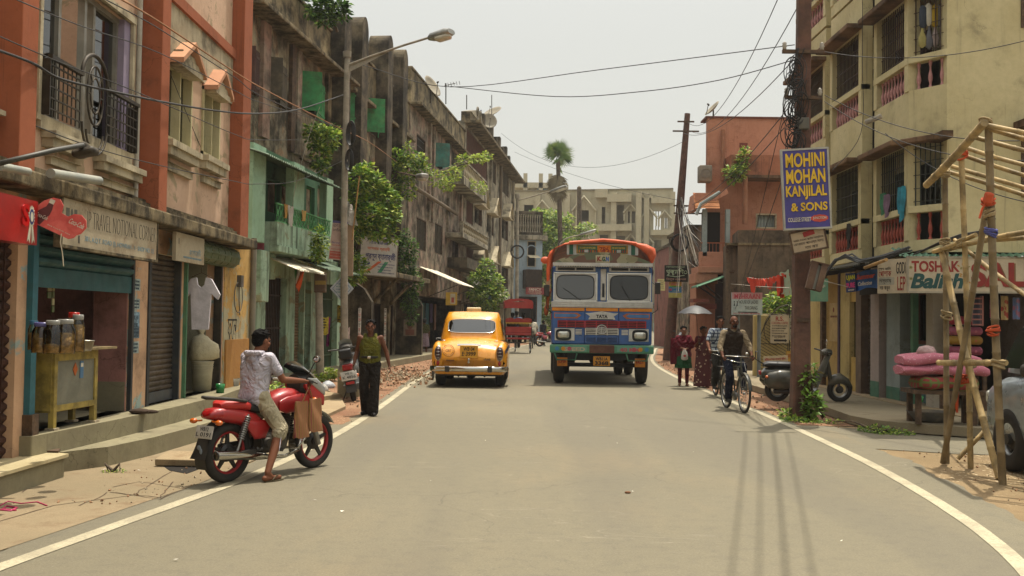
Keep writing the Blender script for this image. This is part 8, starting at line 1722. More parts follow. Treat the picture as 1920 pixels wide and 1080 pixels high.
t=wthing('street_lamp','lamp head on a bracket from the long house wall above the election poster','street lamp',F2.w(uf1+3,6.0));b=B();b.tube([PY(742,322,37),PY(785,331,34)],.03,6);b.build('arm',m_wood,t);lamp_head(t,PY(783,331,34),PY(812,329,33)-PY(783,331,34),.6,.34)
base=G(969,652,.01);y=58;t=wthing('street_lamp','slim pale street lamp beside the blue house, arm pointing right','street lamp',(PY(969,640,y).x,y,0));b=B();b.tube([(PY(969,640,y).x,y,0),PY(970,366,y)],[.11,.09],8);b.cyl(PY(970,372,y),PY(970,364,y),.14,.14,8);b.tube([PY(971,376,y),PY(1000,368,y-.3),PY(1034,358,y-.8)],.035,6);b.build('pole',m_conp,t);lamp_head(t,PY(1032,360,y-.8),PY(1062,349,y-1.1)-PY(1032,360,y-.8),1.0,.42)
b=B();[b.torus((0,0,0),.34+.02*k,.03,18,5,'Y',T=Matrix.Translation(PY(970,472,y-.12-.03*k)))for k in range(3)];b.build('cable_coil',m_wire,label='ring of black cable on the slim lamp pole beside the blue house',category='cable')
y=76;t=wthing('street_lamp','distant street lamp head showing above the truck tarpaulin','street lamp',(PY(1050,620,y).x,y,gz(y)));b=B();b.tube([(PY(1050,620,y).x,y,gz(y)),PY(1050,456,y),PY(1062,447,y),PY(1090,440,y)],.06,6);b.build('pole',m_conp,t);lamp_head(t,PY(1088,440,y),PY(1118,431,y)-PY(1088,440,y),1.2,.5)
y=16.9;base=G(1501,787,.0);t=wthing('utility_pole','stout red brown pole carrying the blue and yellow sign and tangled cables','pole',base);yr=base.y
b=B();rings=[]
for px,py,w,d in((1501,790,.17,.15),(1501,700,.145,.12),(1502,520,.13,.11),(1504,250,.12,.1),(1510,-190,.1,.08)):
 c=PY(px,py,yr);rings.append([(c.x+w*x,c.y+d*y_,c.z)for x,y_ in((-1,-.8),(-.8,-1),(.8,-1),(1,-.8),(1,.8),(.8,1),(-.8,1),(-1,.8))])
b.loft(rings,0,False);b.build('pole',m_rpole,t)
for py,w in((183,.62),(97,.7),(-130,.9),(600,.2)):
 c=PY(1506,py,yr-.12);b=B();b.box(c,(w,.06,.06));b.build('crossarm',m_wood,t)
 if py!=600:
  for s in(-1,1):b=B();b.lathe([(.001,0),(.035,.01),(.03,.04),(.045,.06),(.03,.09),(.04,.11),(.001,.14)],12,c=(c.x+s*w*.45,c.y,c.z+.03));b.build('insulator',mat('insulator_pale','9c968a',.4),t)
b=B();rn=random.Random(12)
B().rbox(PY(1505,232,yr-.18),(.2,.12,.2),.02).build('junction_box',mat('grey_box','4a4a44',.6,dust=.2),t)
for i,(py,n,r0)in enumerate(((140,9,.2),(200,10,.24),(262,9,.2))):
 b=B()
 for k in range(n):b.torus((0,0,0),r0*rn.uniform(.6,1.15),.009,20,4,'Y',T=Matrix.Translation(PY(1488+rn.uniform(-9,9),py+rn.uniform(-16,16),yr-.16-.02*k))@Matrix.Rotation(rn.uniform(-.7,.7),4,'Z')@Matrix.Rotation(rn.uniform(-.5,.5),4,'X')@Matrix.Diagonal((rn.uniform(.5,.9),1,rn.uniform(.9,1.4),1)))
 for k in range(6):a=PY(1486+rn.uniform(-14,12),py+40,yr-.2);c=PY(1500+rn.uniform(-8,14),py-50,yr-.15);m_=a.lerp(c,.5)+V((rn.uniform(-.12,.05),-.05,-.1));b.tube([a,m_,c],.008,4)
 b.build('cable_tangle',m_wire,label=('highest','middle','lowest')[i]+' tangle of looped black cables on the stout right pole',category='cable',group='cable tangles on the right pole')
y=42.5;t=wthing('utility_pole','second leaning brown pole standing beyond the truck beside the women','pole',(PY(1253,668,y).x,y,0));b=B();b.tube([(PY(1253,668,y).x,y,-.1),PY(1262,560,y),PY(1274,400,y),PY(1289,213,y)],[.25,.2,.17,.12],8);b.build('pole',m_rpole,t)
for py,w in((228,.7),(246,1.1),(386,1.2),(400,1.2)):
 c=PY(1286 if py<300 else 1290,py,y-.2);b=B();b.box(c,(w,.06,.06));b.build('crossarm',m_wood,t)
b=B();[b.torus((0,0,0),.33+.02*k,.035,20,5,'Y',T=Matrix.Translation(PY(1275,455,y-.3-.03*k))@Matrix.Rotation(.15*k,4,'X'))for k in range(3)];b.build('cable_coil',m_wire,label='round coil of thick black cable on the second leaning pole',category='cable')
b=B();rn=random.Random(3)
for k in range(16):
 a=PY(1276+rn.uniform(-6,6),375+rn.uniform(-10,20),y-.2);c=PY(1285+rn.uniform(-20,60),480+rn.uniform(-30,90),y-rn.uniform(0,6));m_=a.lerp(c,.5)+V((0,0,-rn.uniform(.1,.5)));b.tube([a,a.lerp(m_,.5)+V((0,0,-.08)),m_,c],.012,4,k%2)
b.build('cable_bundle',[m_wire,m_wirew],label='spray of black and pale cables hanging from the second leaning pole',category='cable')
for i in range(4):
 a=PY(1508,-140,yr-.1)+V(((i-1.5)*.2,0,0));c=V((-1.15+i*.13,-6,a.z+.1));b=B();b.tube([a.lerp(c,k/20)-V((0,0,.9*4*(k/20)*(1-k/20)))for k in range(21)],.011 if i!=2 else .016,5);b.build('wire',m_wire,label=('first','second','third and thickest','fourth')[i]+' overhead line from the top crossarm toward the viewer, counted from the left',category='cable',group='lines from the pole top toward the viewer')
def wire(label,pts,r=.008,m=None,sag=0.0):
 P=[P3(p)for p in pts];out=[]
 if len(P)==2:
  n=20;out=[P[0].lerp(P[1],i/n)-V((0,0,sag*4*(i/n)*(1-i/n)))for i in range(n+1)]
 else:
  for i in range(len(P)-1):
   p0,p1,p2,p3=P[max(0,i-1)],P[i],P[i+1],P[min(len(P)-1,i+2)]
   for k in range(6):q=k/6;out.append(.5*((2*p1)+(p2-p0)*q+(2*p0-5*p1+4*p2-p3)*q*q+(3*p1-p0-3*p2+p3)*q**3))
  out.append(P[-1])
 B().tube(out,r,5).build('wire',m or m_wire,label=label,category='cable',group='overhead wires')
wire('thick knotted black cable sagging across the big window of the peach house',[(-40,82,8),(60,118,9.2),(120,150,9.8),(250,180,11.2),(300,190,12.2),(400,207,14.8),(480,213,17),(560,205,20.5),(643,178,25.8)],.014)
wire('orange cable running from the near roof to the tall lamp pole',[(215,-8,10.2),(300,42,12.2),(440,135,15.6),(500,170,18),(600,222,24),(643,243,25.9),(705,275,32),(790,340,44)],.011,mat('cable_orange','8a5a2c',.6))
wire('thin black wire just below the orange cable',[(190,-5,10),(300,55,12.1),(440,145,15.5),(500,185,18),(645,245,26)],.007)
wire('thin wire crossing the upper panes of the big left window',[(20,-5,8),(150,48,9.8),(300,100,12.1),(440,170,15.5),(500,196,18),(645,240,26)],.006)
wire('thin wire from the left edge passing under the thick knotted cable',[(-20,60,8),(120,120,10),(250,170,11.1),(440,252,15.6),(480,262,17),(560,262,23)],.006)
wire('low thin wire over the cornice of the peach house',[(-20,200,9),(150,268,10),(290,308,12),(440,340,15.6),(480,345,17),(560,338,22),(645,300,26)],.006)
wire('slack wire looping down past the mint balcony roof',[(310,115,13),(355,225,14.5),(420,380,16.5)],.005)
wire('pale slanting wire behind the mint balcony',[(600,200,24),(575,270,24),(548,390,24),(560,480,25)],.006,m_wirew)
wire('upper wire spanning the sky from the lamp pole to the stout pole',[(652,112,26),(700,128,25.5),(845,163,24),(1130,130,20),(1490,84,17)],.009)
wire('lower sagging wire spanning the sky to the stout pole',[(845,162,24),(1040,181,21.5),(1200,172,19.5),(1350,150,18),(1490,112,17)],.009)
for i,(a,c,lab)in enumerate((((1462,-10,18),(1290,230,42),'leftmost steep wire from the top right to the second pole'),((1500,5,17),(1295,246,42),'second steep wire falling to the second pole'),((1488,112,17),(1283,250,42),'slanting wire from the cable tangle to the second pole'),((1480,200,17),(1275,390,42),'slanting wire crossing the upper orange wall'),((1470,240,17),(1270,400,42),'lower slanting wire crossing the orange wall'),((940,250,62),(1288,262,42),'faint sagging wire across the far sky above the palm'),((965,285,62),(1276,376,42),'faint wire slanting behind the palm to the second pole'),((1546,178,16.9),(1960,262,12.5),'upper wire from the insulators to the right edge'),((1546,190,16.9),(1960,300,12.5),'lower wire from the insulators toward the bamboo frame'),((1545,97,16.9),(1960,66,14),'nearly level wire across the plain cream wall'),((1660,250,17),(1960,385,12),'wire dropping across the cream wall to the right edge'),((1482,150,17),(1385,560,30),'long steep wire falling behind the blue and yellow sign'),((1478,300,17),(1370,600,29),'dark steep wire left of the blue and yellow sign'))):wire(lab,[a,c],.009 if i<7 else .007,None,(.9,.8,.5,.4,.4,1.6,.3,.25,.3,.2,.2,.1,.1)[i])
wire('vertical wire hanging down the cream building corner',[(1617,-10,17.5),(1617,120,17.6),(1614,250,17.6),(1560,320,17.5)],.006)
wire('pale sagging wire before the sooty brick wall',[(1290,490,41),(1340,525,36),(1400,535,30),(1480,540,18)],.009,m_wirew)
wire('pale cord from the lamp box to the blue banner',[(1520,520,17),(1570,533,17.5),(1590,538,17.8)],.006,m_wirew)
b=B();rn=random.Random(9)
for k in range(9):a=PY(1545,520-rn.random()*8,18.5);c=PY(1700+rn.random()*12,470-rn.random()*10,16.9);m1=PY(1590+rn.uniform(-5,10),482+rn.uniform(-6,6),18);m2=PY(1640+rn.uniform(-8,8),490+rn.uniform(-12,6),17.4);b.tube([a,a.lerp(m1,.5)+V((0,0,.1)),m1,m1.lerp(m2,.5)+V((0,0,-.06)),m2,c],.016,5)
b.build('cable_bundle',mat('cable_grey','3c3c3c',.6),label='bundle of grey cables draped over the tin canopy of the cream building',category='cable')
b=B();[b.tube([PY(1712,478,16.5),PY(1760+k*3,455,15),PY(1800,440+k*3,13),PY(1850,432+k*2,11)],.012,5)for k in range(4)];b.build('cable_bundle',m_wire,label='dark cables running into the bamboo frame above the bedding sign',category='cable')
# ---- signs on poles
y=16.55;tl,tr,bl=PY(1463,286,y),PY(1546,277,y-.1),PY(1472,431,y)
M,w,h=quadM(tl,tr,bl);M=M@Matrix.Rotation(R(-3),4,'Z')
def fn(b,w,h):
 z=.004
 for s_,yy,x0,ww,hh in(('MOHINI',.28,-.44,.88,.185),('MOHAN',.07,-.44,.88,.185),('KANJILAL',-.14,-.46,.92,.185),('& SONS',-.285,-.36,.82,.11)):b.text(s_,w*(x0+.012),h*yy-.008,w*ww,h*hh,z,3,bold=.03);b.text(s_,w*x0,h*yy,w*ww,h*hh,z+.003,1,bold=.03)
 b.text('COLLEGE STREET',-w*.44,-h*.42,w*.52,h*.055,z,2,bold=.02);b.prism([(w*(.27+.19*(1+.08*(i%2))*math.cos(i*PI/10)),h*(-.385+.045*(1+.1*(i%2))*math.sin(i*PI/10)))for i in range(20)],.001,z,4);b.text('JUNCTION',w*.12,-h*.405,w*.3,h*.04,z+.003,2,bold=.02)
sign('pole_sign','tall blue violet sign reading MOHINI MOHAN KANJILAL & SONS in yellow',M,w,h,[mat('sign_violet','38337a',.45,dust=.08),mat('sign_gold','c9a31e',.5),mat('sign_offwhite','bdb6a6',.5),mat('sign_deep_violet','1f1a3e',.6),mat('sign_coral','b4412f',.5)],fn,.1,frame=mat('sign_frame_alu','9a978c',.4,.5))
M,w,h=quadM(PY(1482,439,16.6),PY(1543,427,16.5),PY(1485,475,16.6))
def fn(b,w,h):b.bb(-w*.1,w*.25,h*.22,h*.48,.002,.004,2,Matrix.Rotation(R(8),4,'Z'));b.text('ফাটা ছেলে কাটা সেন্টার',-w*.45,0,w*.9,h*.16,.003,1);b.text('এখােন পাওয়া যায়',-w*.45,-h*.2,w*.9,h*.16,.003,1);b.text('দাম কম',-w*.15,-h*.42,w*.4,h*.15,.003,1)
sign('pole_sign','small beige Bengali sign tied under the tall blue violet sign',M,w,h,[mat('sign_tan','9c8a70',.7,dust=.2),mat('ink_brown','33281f',.7),mat('sign_red2','8a2420',.7)],fn,.04,frame=m_wood)
t=thing('lamp_box','rusty brown lamp box tilted on the stout pole below the beige sign','box',M=Matrix.Translation(PY(1529,522,16.7))@Matrix.Rotation(R(14),4,'Y')@Matrix.Rotation(R(-10),4,'Z'));b=B();b.bb(-.13,-.02,-.14,.06,-.2,.24);b.bb(.03,.13,-.14,.06,-.2,.24);b.bb(-.13,.13,.0,.06,-.2,.24);b.bb(-.14,.15,-.15,.07,.24,.26);b.build('case',mat('rust_box','4a2e22',.8,dust=.3),t);B().bb(-.02,.03,-.06,.0,-.18,.22).build('tube',mat('dull_glass','8a887c',.3),t)
board('shop_sign','faded green board behind the stout pole beside the lamp box',19.5,1516,1552,522,565,[mat('faded_green','5a8a70',.7,dust=.3),m_w],lambda b,w,h:b.scrib(-w*.1,h*.1,w*.5,h*.12,.002,1,3),rz=R(-20))
def fn(b,w,h):b.scrib(-w*.42,h*.36,w*.8,h*.07,.003,1,3);b.text('থুকুমিণ',-w*.42,-h*.12,w*.74,h*.44,.003,1,bold=.015);b.text('িসন্দুর ও আলতা',-w*.42,-h*.44,w*.84,h*.18,.003,2,bold=.01);b.torus((w*.4,h*.08,.003),.06,.01,14,4,mi=1);b.tube([(-w*.4,-h*.14,.003),(0,-h*.2,.003),(w*.35,-h*.1,.003)],.012,4,1)
board('pole_sign','black sign with pale green Bengali letters on the second leaning pole',41.8,1246,1290,497,528,[m_blk,mat('sign_mint_ink','a9bf9c',.6),mat('sign_pinkish_ink','b08874',.6)],fn)
def fn(b,w,h):b.bb(-w*.5,w*.5,h*.22,h*.5,.001,.003,1);b.scrib(-w*.3,h*.3,w*.6,h*.12,.004,4,5);b.bb(-w*.5,w*.5,-h*.18,h*.2,.001,.003,2);b.ell((-w*.35,0,.004),(.06,.05,.004),8,4);lines(b,w,h,.08,-.12,2,3,2,-.2,.45);b.bb(-w*.5,w*.5,-h*.5,-h*.2,.001,.003,3);b.bb(-w*.44,w*.44,h*.16,h*.24,.003,.004,5)
board('poster','colourful green blue and yellow poster below the black Bengali sign',41.85,1254,1278,528,558,[mat('poster_white','b0aea4',.7),mat('poster_orange','a07a2c',.7),mat('poster_azure','2f6f9c',.7),mat('poster_lemon','a9a860',.7),mat('poster_rose','a03a5c',.7),mat('poster_leaf','4f8a2c',.7)],fn)
board('poster','pale yellow poster far away left of the second leaning pole',60,1233,1247,523,545,[mat('poster_straw','a39a68',.8),m_blk],lambda b,w,h:lines(b,w,h,.3,-.3,5,1,4))
y=25.7
def fn(b,w,h):b.bb(-w*.5,w*.5,h*.44,h*.5,.001,.003,1);b.text('GOVT. OF INDIA',-w*.42,h*.34,w*.84,h*.07,.003,3);b.text('infinity',-w*.4,h*.2,w*.8,h*.11,.003,3);b.text('ভর্তি',w*.1,h*.05,w*.3,h*.1,.003,2);b.text('Nursing',-w*.4,-h*.1,w*.5,h*.07,.003,1);lines(b,w,h,-.14,-.24,2,2,8);b.bb(-w*.46,w*.46,-h*.47,-h*.28,.001,.003,2);lines(b,w,h,-.34,-.42,2,0,8)
M,w,h=quadM(PY(624,413,y),PY(653,416,y),PY(618,486,y));sign('pole_banner','leaning pinkish paper banner reading GOVT. OF INDIA on the lamp pole',M,w,h,[mat('banner_pink','a98e82',.8),mat('banner_violet','4a4470',.7),mat('banner_red2','a04a38',.7),mat('banner_ink','3a3438',.7)],fn,.01)
B().box(PY(653,470,25.9),(.26,.08,1.3)).build('notice_board',mat('tan_board','8c765c',.8,dust=.2),label='tall tan board tied behind the pinkish banner',category='board')
q=PY(641,541,y-.05);t=thing('pole_sign','white diamond shaped sign wrapped on the tall left lamp pole','sign',M=Matrix.Translation(q)@Matrix.Rotation(R(90),4,'X'));B().prism([(-.3,0),(0,-.33),(.3,0),(0,.33)],-.01,.01).build('panel',mat('sign_bluewhite','a0a8ac',.6,dust=.2),t);b=B();b.prism([(-.24,0),(0,-.27),(.24,0),(0,.27)],.01,.012,1);b.prism([(-.225,0),(0,-.25),(.225,0),(0,.25)],.01,.0135,0);[b.scrib(-.14,.1-.07*k,.26,.035,.014,1+k%2,k)for k in range(4)];b.build('lettering',[mat('sign_bluewhite',''),mat('sign_steelblue','4a5c74',.7),mat('sign_teal2','3f6c6a',.7)],t)
board('poster','narrow white paper poster pasted under the diamond sign',25.75,640,651,557,574,[m_strip,m_blk],lambda b,w,h:lines(b,w,h,.3,-.3,4,1,4))
for i,(px,py,c,lab)in enumerate(((605,610,'a0922c','yellow printed paper wrapped on the short concrete pole'),(640,590,'8a7a1e','yellow scrawled paper wrapped on the tall lamp pole'),(645,630,'a09088','torn pink and white poster low on the tall lamp pole'))):
 q=PY(px,py,25.75 if i else 25.6);b=B(Matrix.Translation(q));b.grid(lambda a,c_:(.13*math.sin(R(-80+160*a)),-.13*math.cos(R(-80+160*a))+.13,.22-.44*c_+.03*math.sin(a*7)),8,4);[b.box((.0+.04*math.sin(k),-.005,.15-.07*k),(.12,.01,.025),1)for k in range(5)];b.build('poster',[mat('wrap_'+c,c,.8,var=.3,vs=8),m_blk],label=lab,category='poster')
M,w,h=quadM(PY(676,440,31.0),PY(746,447,31.6),PY(676,514,31.0))
def fn(b,w,h):
 b.scrib(-w*.2,h*.4,w*.4,h*.06,.003,1,3);b.scrib(-w*.25,h*.3,w*.5,h*.07,.003,1,8);b.text('আপনার প্রার্থী',-w*.3,h*.12,w*.6,h*.12,.003,3,bold=.01);b.text('প্রসূন ব্যানার্জী',-w*.34,-h*.14,w*.8,h*.24,.004,1,bold=.02)
 for x0,x1,mi in((-.34,-.06,3),(0.0,.12,4)):b.prism([(w*x0,-h*.42),(w*(x0+.1),-h*.42),(w*(x1+.16),-h*.14),(w*(x1+.06),-h*.14)],.001,.0025,mi)
 b.ell((-w*.38,-h*.24,.003),(.09,.09,.004),12,2);b.ell((-w*.25,-h*.2,.003),(.05,.05,.005),10,1);lines(b,w,h,-.22,-.44,4,1,3,.0,.46)
sign('billboard','white Bengali election poster board standing on the arcade canopy',M,w,h,[mat('poster_dull_white','a8a8a0',.7,dust=.15),mat('poster_indigo','26305e',.7),mat('poster_violet','7c7a96',.7),mat('poster_saffron','b4552c',.7),mat('poster_green2','2f7a50',.7)],fn,.04,frame=mat('board_frame','6c6250',.7))
def fn(b,w,h):b.bb(-w*.1,w*.35,-h*.4,h*.4,.002,.005,1);b.bb(0,w*.25,-h*.3,h*.1,.005,.008,2)
board('hanging_sign','small yellow sign hanging over the taxi roof from the far shops',38,836,857,548,572,[mat('sign_mustard','a8862c',.6),mat('sign_cream2','a59a80',.6),mat('sign_brick','8c3a2c',.6)],fn,d=.08)
def fn(b,w,h):b.text('শাড়ী ঘর',-w*.4,-h*.2,w*.8,h*.5,.003,1)
board('hanging_sign','blue and white sign standing between the taxi and the rickshaw',52,917,936,541,568,[mat('sign_blue3','24407c',.6),m_w],fn,tilt=R(-8),frame=m_w)
def fn(b,w,h):b.ell((0,h*.1,.004),(w*.22,h*.2,.003),12,1);b.bb(-w*.35,w*.35,-h*.45,-h*.1,.001,.004,1);b.ell((0,h*.22,.005),(w*.24,h*.14,.004),10,2)
Mb=F2.M@Matrix.Translation(((39.0-18.5)/F2.u.y-.15,1.25,.55))@Matrix.Rotation(R(-90),4,'Y');sign('poster','faded film poster of a face pasted on the second dark buttress',Mb,.5,.62,[mat('poster_brown','8a7c68',.8),mat('poster_skin','7a5040',.8),m_blk],fn,.005)
t=wthing('air_conditioner','pale air conditioner box on the lower wall of the ornate house','air conditioner',F2.w(*F2.p(936,560)));u,v=F2.p(936,560);b=F2.b();b.bb(u-.9,u+.9,v-.4,v+.4,.04,.5);b.build('case',mat('ac_cream','8f8a7c',.6,dust=.3),t,bevel=.03)
def flag(label,pts,m,n=(0,-1,0),cat='flag'):
 P=[P3(p)for p in pts];b=B();b.grid(lambda a,c:P[0].lerp(P[1],a).lerp(P[3].lerp(P[2],a),c)+V((0,.05*math.sin(a*8+c*3),.02*math.sin(a*9))),10,10,0)
 return b.build('flag',m,label=label,category=cat)
flag('white cloth flag hanging from a stick on the tall left lamp pole',[(652,378,25.8),(660,385,25.8),(672,425,25.7),(644,418,25.8)],clothm('flag_white','a8a59c'))
b=B();b.cyl(PY(660,450,25.8),PY(674,330,25.6),.018,n=6);b.build('flag_stick',mat('bamboo_pale',''),label='thin bamboo stick leaning on the tall lamp pole with the white flag',category='stick')
t=wthing('flag','wilted orange white and green flag hanging before the mint house gates','flag',PY(560,520,24.5))
for k,(c,x0,x1)in enumerate((('c2541e',562,572),('b4b0a4',556,563),('3f7a48',551,557))):P=[PY(x0,502,24.5),PY(x1,506,24.5),PY(560+k*-1,550-6*k,24.5),PY(555,535-4*k,24.5)];b=B();b.grid(lambda a,c_:P[0].lerp(P[1],a).lerp(P[3].lerp(P[2],a),c_)+V((0,.05*math.sin(a*5+c_*4+k),0)),6,8);b.build('stripe',mat('flag_'+c,c,.85),t)
wire('thin cord holding the tricolour flag at the mint house',[(540,390,24),(550,480,24.3),(556,504,24.5)],.006,m_wirew)
flag('magenta cloth hanging by the door of the mint house',[(613,596,26.3),(619,596,26.3),(618,648,26.2),(611,650,26.2)],clothm('magenta_cloth','6d1f56'),cat='cloth')
t=wthing('bunting','string of bright orange plastic flags sagging over the iron gate','bunting',PY(1440,520,27));a,c=PY(1404,520,28),PY(1476,512,22.5);b=B();b.tube([a.lerp(c,k/8)-V((0,0,.35*(k/8)*(1-k/8)))for k in range(9)],.008,4);b.build('cord',m_wirew,t)
for k in range(11):
 q=a.lerp(c,(k+.5)/11)-V((0,0,.35*((k+.5)/11)*(1-(k+.5)/11)));h_=.16+.1*math.sin(k*2.3)+(.15 if k in(1,2,9)else 0);b=B();b.grid(lambda u,v_:q+V(((u-.5)*.2*(1-.5*v_),.05*math.sin(u*6+k)-.04*v_,-h_*v_+.02*math.sin(u*9))),5,5);b.build('pennant',mat('bunting_orange','b8371c',.6,bump=.6,bs_=8),t)
flag('green and white party poster hanging over the iron gate',[(1462,512,24),(1480,506,22),(1484,555,22),(1464,552,24)],printm('party_print','8a9a80','a0542c',6,th=.3),cat='poster')
flag('orange and green scrap hanging under the bunting',[(1456,520,24),(1466,520,24),(1470,560,24),(1458,556,24)],mat('bunting_orange',''),cat='bunting')
# ---- bamboo frame
t=wthing('bamboo_frame','tall bamboo pole framework lashed together at the right edge','bamboo frame',(5.4,11.2,0));m_bam=mat('bamboo','9c8558',.6,var=.35,vs=4,dust=.4,dustc='6d5f48');m_bamg=mat('weathered_bamboo','6d5c3e',.7,var=.3,vs=3,dust=.3)
def bam(p0,p1,r,m=None):
 a,c=P3(p0)if len(p0)==3 else V(p0[:3]),P3(p1);L=(c-a).length;n=max(2,int(L/.32));pts=[];rr=[];s=V((noise.noise(a)*.05,0,noise.noise(c)*.05))
 for i in range(n+1):
  q=i/n;p=a.lerp(c,q)+s*math.sin(q*PI);e=(c-a).normalized()*.012
  if 0<i<n:pts+=[p-e,p,p+e];rr+=[r*.86,r,r*.86]
  else:pts.append(p);rr.append(r*.86)
 B().tube(pts,rr,10).build('pole',m or m_bam,t)
def gp(x,y):q=G(x,y,-.05);return(x,y,q.y)
ya,yb,yc=G(1775,868).y,G(1818,878).y,G(1880,908).y
bam((1775,870,ya),(1772,330,ya+.1),.038,m_bamg);bam((1820,880,yb),(1802,285,yb),.037);bam((1880,910,yc),(1853,222,yc),.045,m_bamg);bam((1768,868,ya-.2),(1852,372,yc+.1),.038,m_bamg);bam((1874,898,yc+.3),(1765,468,ya+.1),.042);bam((1796,860,yb+.5),(1872,778,yc+1.6),.03)
bam((1737,347,ya+.4),(1846,230,yc-.1),.05);bam((1760,680,ya-.1),(1885,680,yc),.04)
for i,(p0,p1)in enumerate((((1838,232,yc),(1990,262,yc-.6)),((1822,256,yc+.3),(1990,300,yc-.3)),((1805,275,yb),(1990,325,yb-.8)),((1803,290,yb+.1),(1990,348,yb-.6)),((1785,312,ya),(1990,372,ya-1)),((1770,320,ya+.1),(1990,388,ya-.8)),((1850,240,yc),(1990,278,yc-.5)))):bam(p0,p1,.03)
bam((1775,468,ya),(1990,425,yc-.3),.035);bam((1800,458,yb),(1990,445,yc),.03);bam((1790,450,ya),(1990,600,yc-.4),.028);bam((1750,472,ya+.2),(1830,440,yb-.2),.03)
b=B();rn=random.Random(5)
def knot(px,py,y,m,r=.06,nm='lashing'):
 b=B();c=PY(px,py,y);
 for k in range(5):b.torus((0,0,0),r*rn.uniform(.8,1.05),.012,14,5,'Z',T=Matrix.Translation(c+V((0,0,-.03+.015*k)))@Matrix.Rotation(rn.uniform(-.5,.5),4,'X')@Matrix.Rotation(rn.uniform(-.5,.5),4,'Y'))
 b.build(nm,m,t)
m_orp=mat('orange_rag','a8421a',.8);m_rope=mat('rope_tan','8c7a58',.9)
for px,py,y,m in((1772,455,ya,m_rope),(1803,455,yb,m_rope),(1853,376,yc,m_orp),(1772,325,ya,m_rope),(1803,290,yb,m_orp),(1848,232,yc,m_rope),(1800,710,yb,m_orp),(1806,712,yb,m_orp),(1862,620,yc,m_orp),(1775,590,ya,m_rope),(1820,682,yb,m_rope),(1872,682,yc,m_rope),(1858,435,yc,mat('blue_rag','4a4c84',.8)),(1855,400,yc,m_rope)):knot(px,py,y,m)
b=B();q=PY(1853,373,yc-.07);b.rbox(q,(.1,.06,.14),.03,rot=(0,.2,0));b.tube([q,q+V((-.06,0,-.1)),q+V((-.09,0,-.2))],.012,5);b.build('rag_knot',m_orp,t);b=B();q=PY(1793,730,yb-.1);b.tube([q,q+V((0,0,-.12)),q+V((.01,0,-.26))],[.03,.025,.012],6);b.build('rag_knot',m_orp,t)
# ---- bedding bench
t=wthing('bench','rough wooden bench under the pink quilts behind the bamboo frame','bench',(6.4,15.3,.155));q0,q1=(5.95,15.1),(6.85,14.9);b=B();b.prism([(5.9,14.85),(6.85,14.7),(6.9,15.3),(5.95,15.5)],.6,.66);b.build('seat',m_wood,t)
for x,y in((6.0,14.95),(6.75,14.82),(6.05,15.4),(6.8,15.22)):B().bb(x-.035,x+.035,y-.035,y+.035,.155,.6).build('leg',m_wood,t)
def quilt(z,th,x0,x1,m,label,seed,dy=0):
 b=B();rings=[];n=18
 for i in range(n+1):
  q=i/n;x=x0+(x1-x0)*q;w=.3+.02*math.sin(q*9+seed);e=1-.35*max(0,abs(2*q-1)-.85)/.15;rings.append([(x,15.08+dy-.17*(x-5.9)+w*e*math.copysign(abs(math.cos(a))**.6,math.cos(a)),z+th/2+th/2*e*math.copysign(abs(math.sin(a))**.8,math.sin(a))+.012*math.sin(q*14+seed)+.035*noise.noise(V((x*5,2*math.cos(a),seed+math.sin(a))))-(.03*abs(2*q-1)**3))for a in[2*PI*j/20 for j in range(20)]])
 b.loft(rings);return b.build('quilt',m,label=label,category='quilt',group='quilts piled on the bench')
m_q1=printm('pink_quilt','a05c6a','b48890',30,th=.3);m_q2=printm('striped_quilt','7c2c28','55602c',9,True)
quilt(.66,.22,5.98,6.8,m_q2,'red and olive striped quilt at the bottom of the bench pile',1);quilt(.88,.17,5.76,6.95,m_q1,'lower folded pink dotted quilt on the bench pile',2);quilt(1.03,.17,5.78,6.88,m_q1,'upper folded pink dotted quilt on top of the bench pile',3,.02)
b=B();b.loft([[(6.15+w*math.cos(a)*(1+.2*math.sin(3*a)),15.0+w*.6*math.sin(a),z)for a in[2*PI*j/14 for j in range(14)]]for w,z in((.12,1.18),(.14,1.22),(.1,1.29),(.02,1.31))]);b.build('plastic_packet',mat('pinkish_packet','a58886',.3,bump=1,bs_=18),label='crinkled clear packet lying on the pink quilts',category='packet')
t=wthing('side_bench','narrow grey bench right of the quilt pile','bench',(7.2,14.9,.155));B().box((7.25,14.95,.62),(.9,.4,.05),rot=(0,0,-.1)).build('seat',m_wood,t);[B().bb(x-.03,x+.03,y-.03,y+.03,.155,.6).build('leg',m_wood,t)for x,y in((6.88,14.85),(7.6,14.78),(6.9,15.1),(7.6,15.05))]
b=B();q=G(1722,790,.155);b.lathe([(.001,0),(.22,0),(.3,.16),(.32,.16),(.24,.02)],20,c=(q.x+.15,q.y,.155));b.build('basin',mat('black_basin','2a2824',.7,dust=.3),label='wide dark basin on the pavement beside the quilt bench',category='basin')
b=B();q=G(1725,772,.155);b.lathe([(.001,0),(.05,0),(.06,.1),(.05,.1),(.045,.01)],12,c=(q.x,q.y,.32));b.build('green_cup',mat('green_plastic',''),label='small green cup in the dark basin',category='cup')
for i,(c,c2,z)in enumerate((('7c2f28','8c4a34',.92),('7c3a4c','a85a6c',1.1),('8a6a24','9c5a34',1.28),('8c4a5c','a4606c',1.44),('8a2c38','a86a7c',1.62))):
 b=B();[b.rbox((7.62+.3*k,17.45,z+.08),(.31,.3,.15),.07,mi=0)for k in range(2)];b.build('pillow_stack',printm('pillow_print_%d'%i,c,c2,12,th=.3),label=('lowest dark red','second rose','middle mustard','fourth pink','topmost crimson')[i]+' pair of pillows stacked in the bedding shop doorway',category='pillows',group='pillows stacked in the bedding shop')
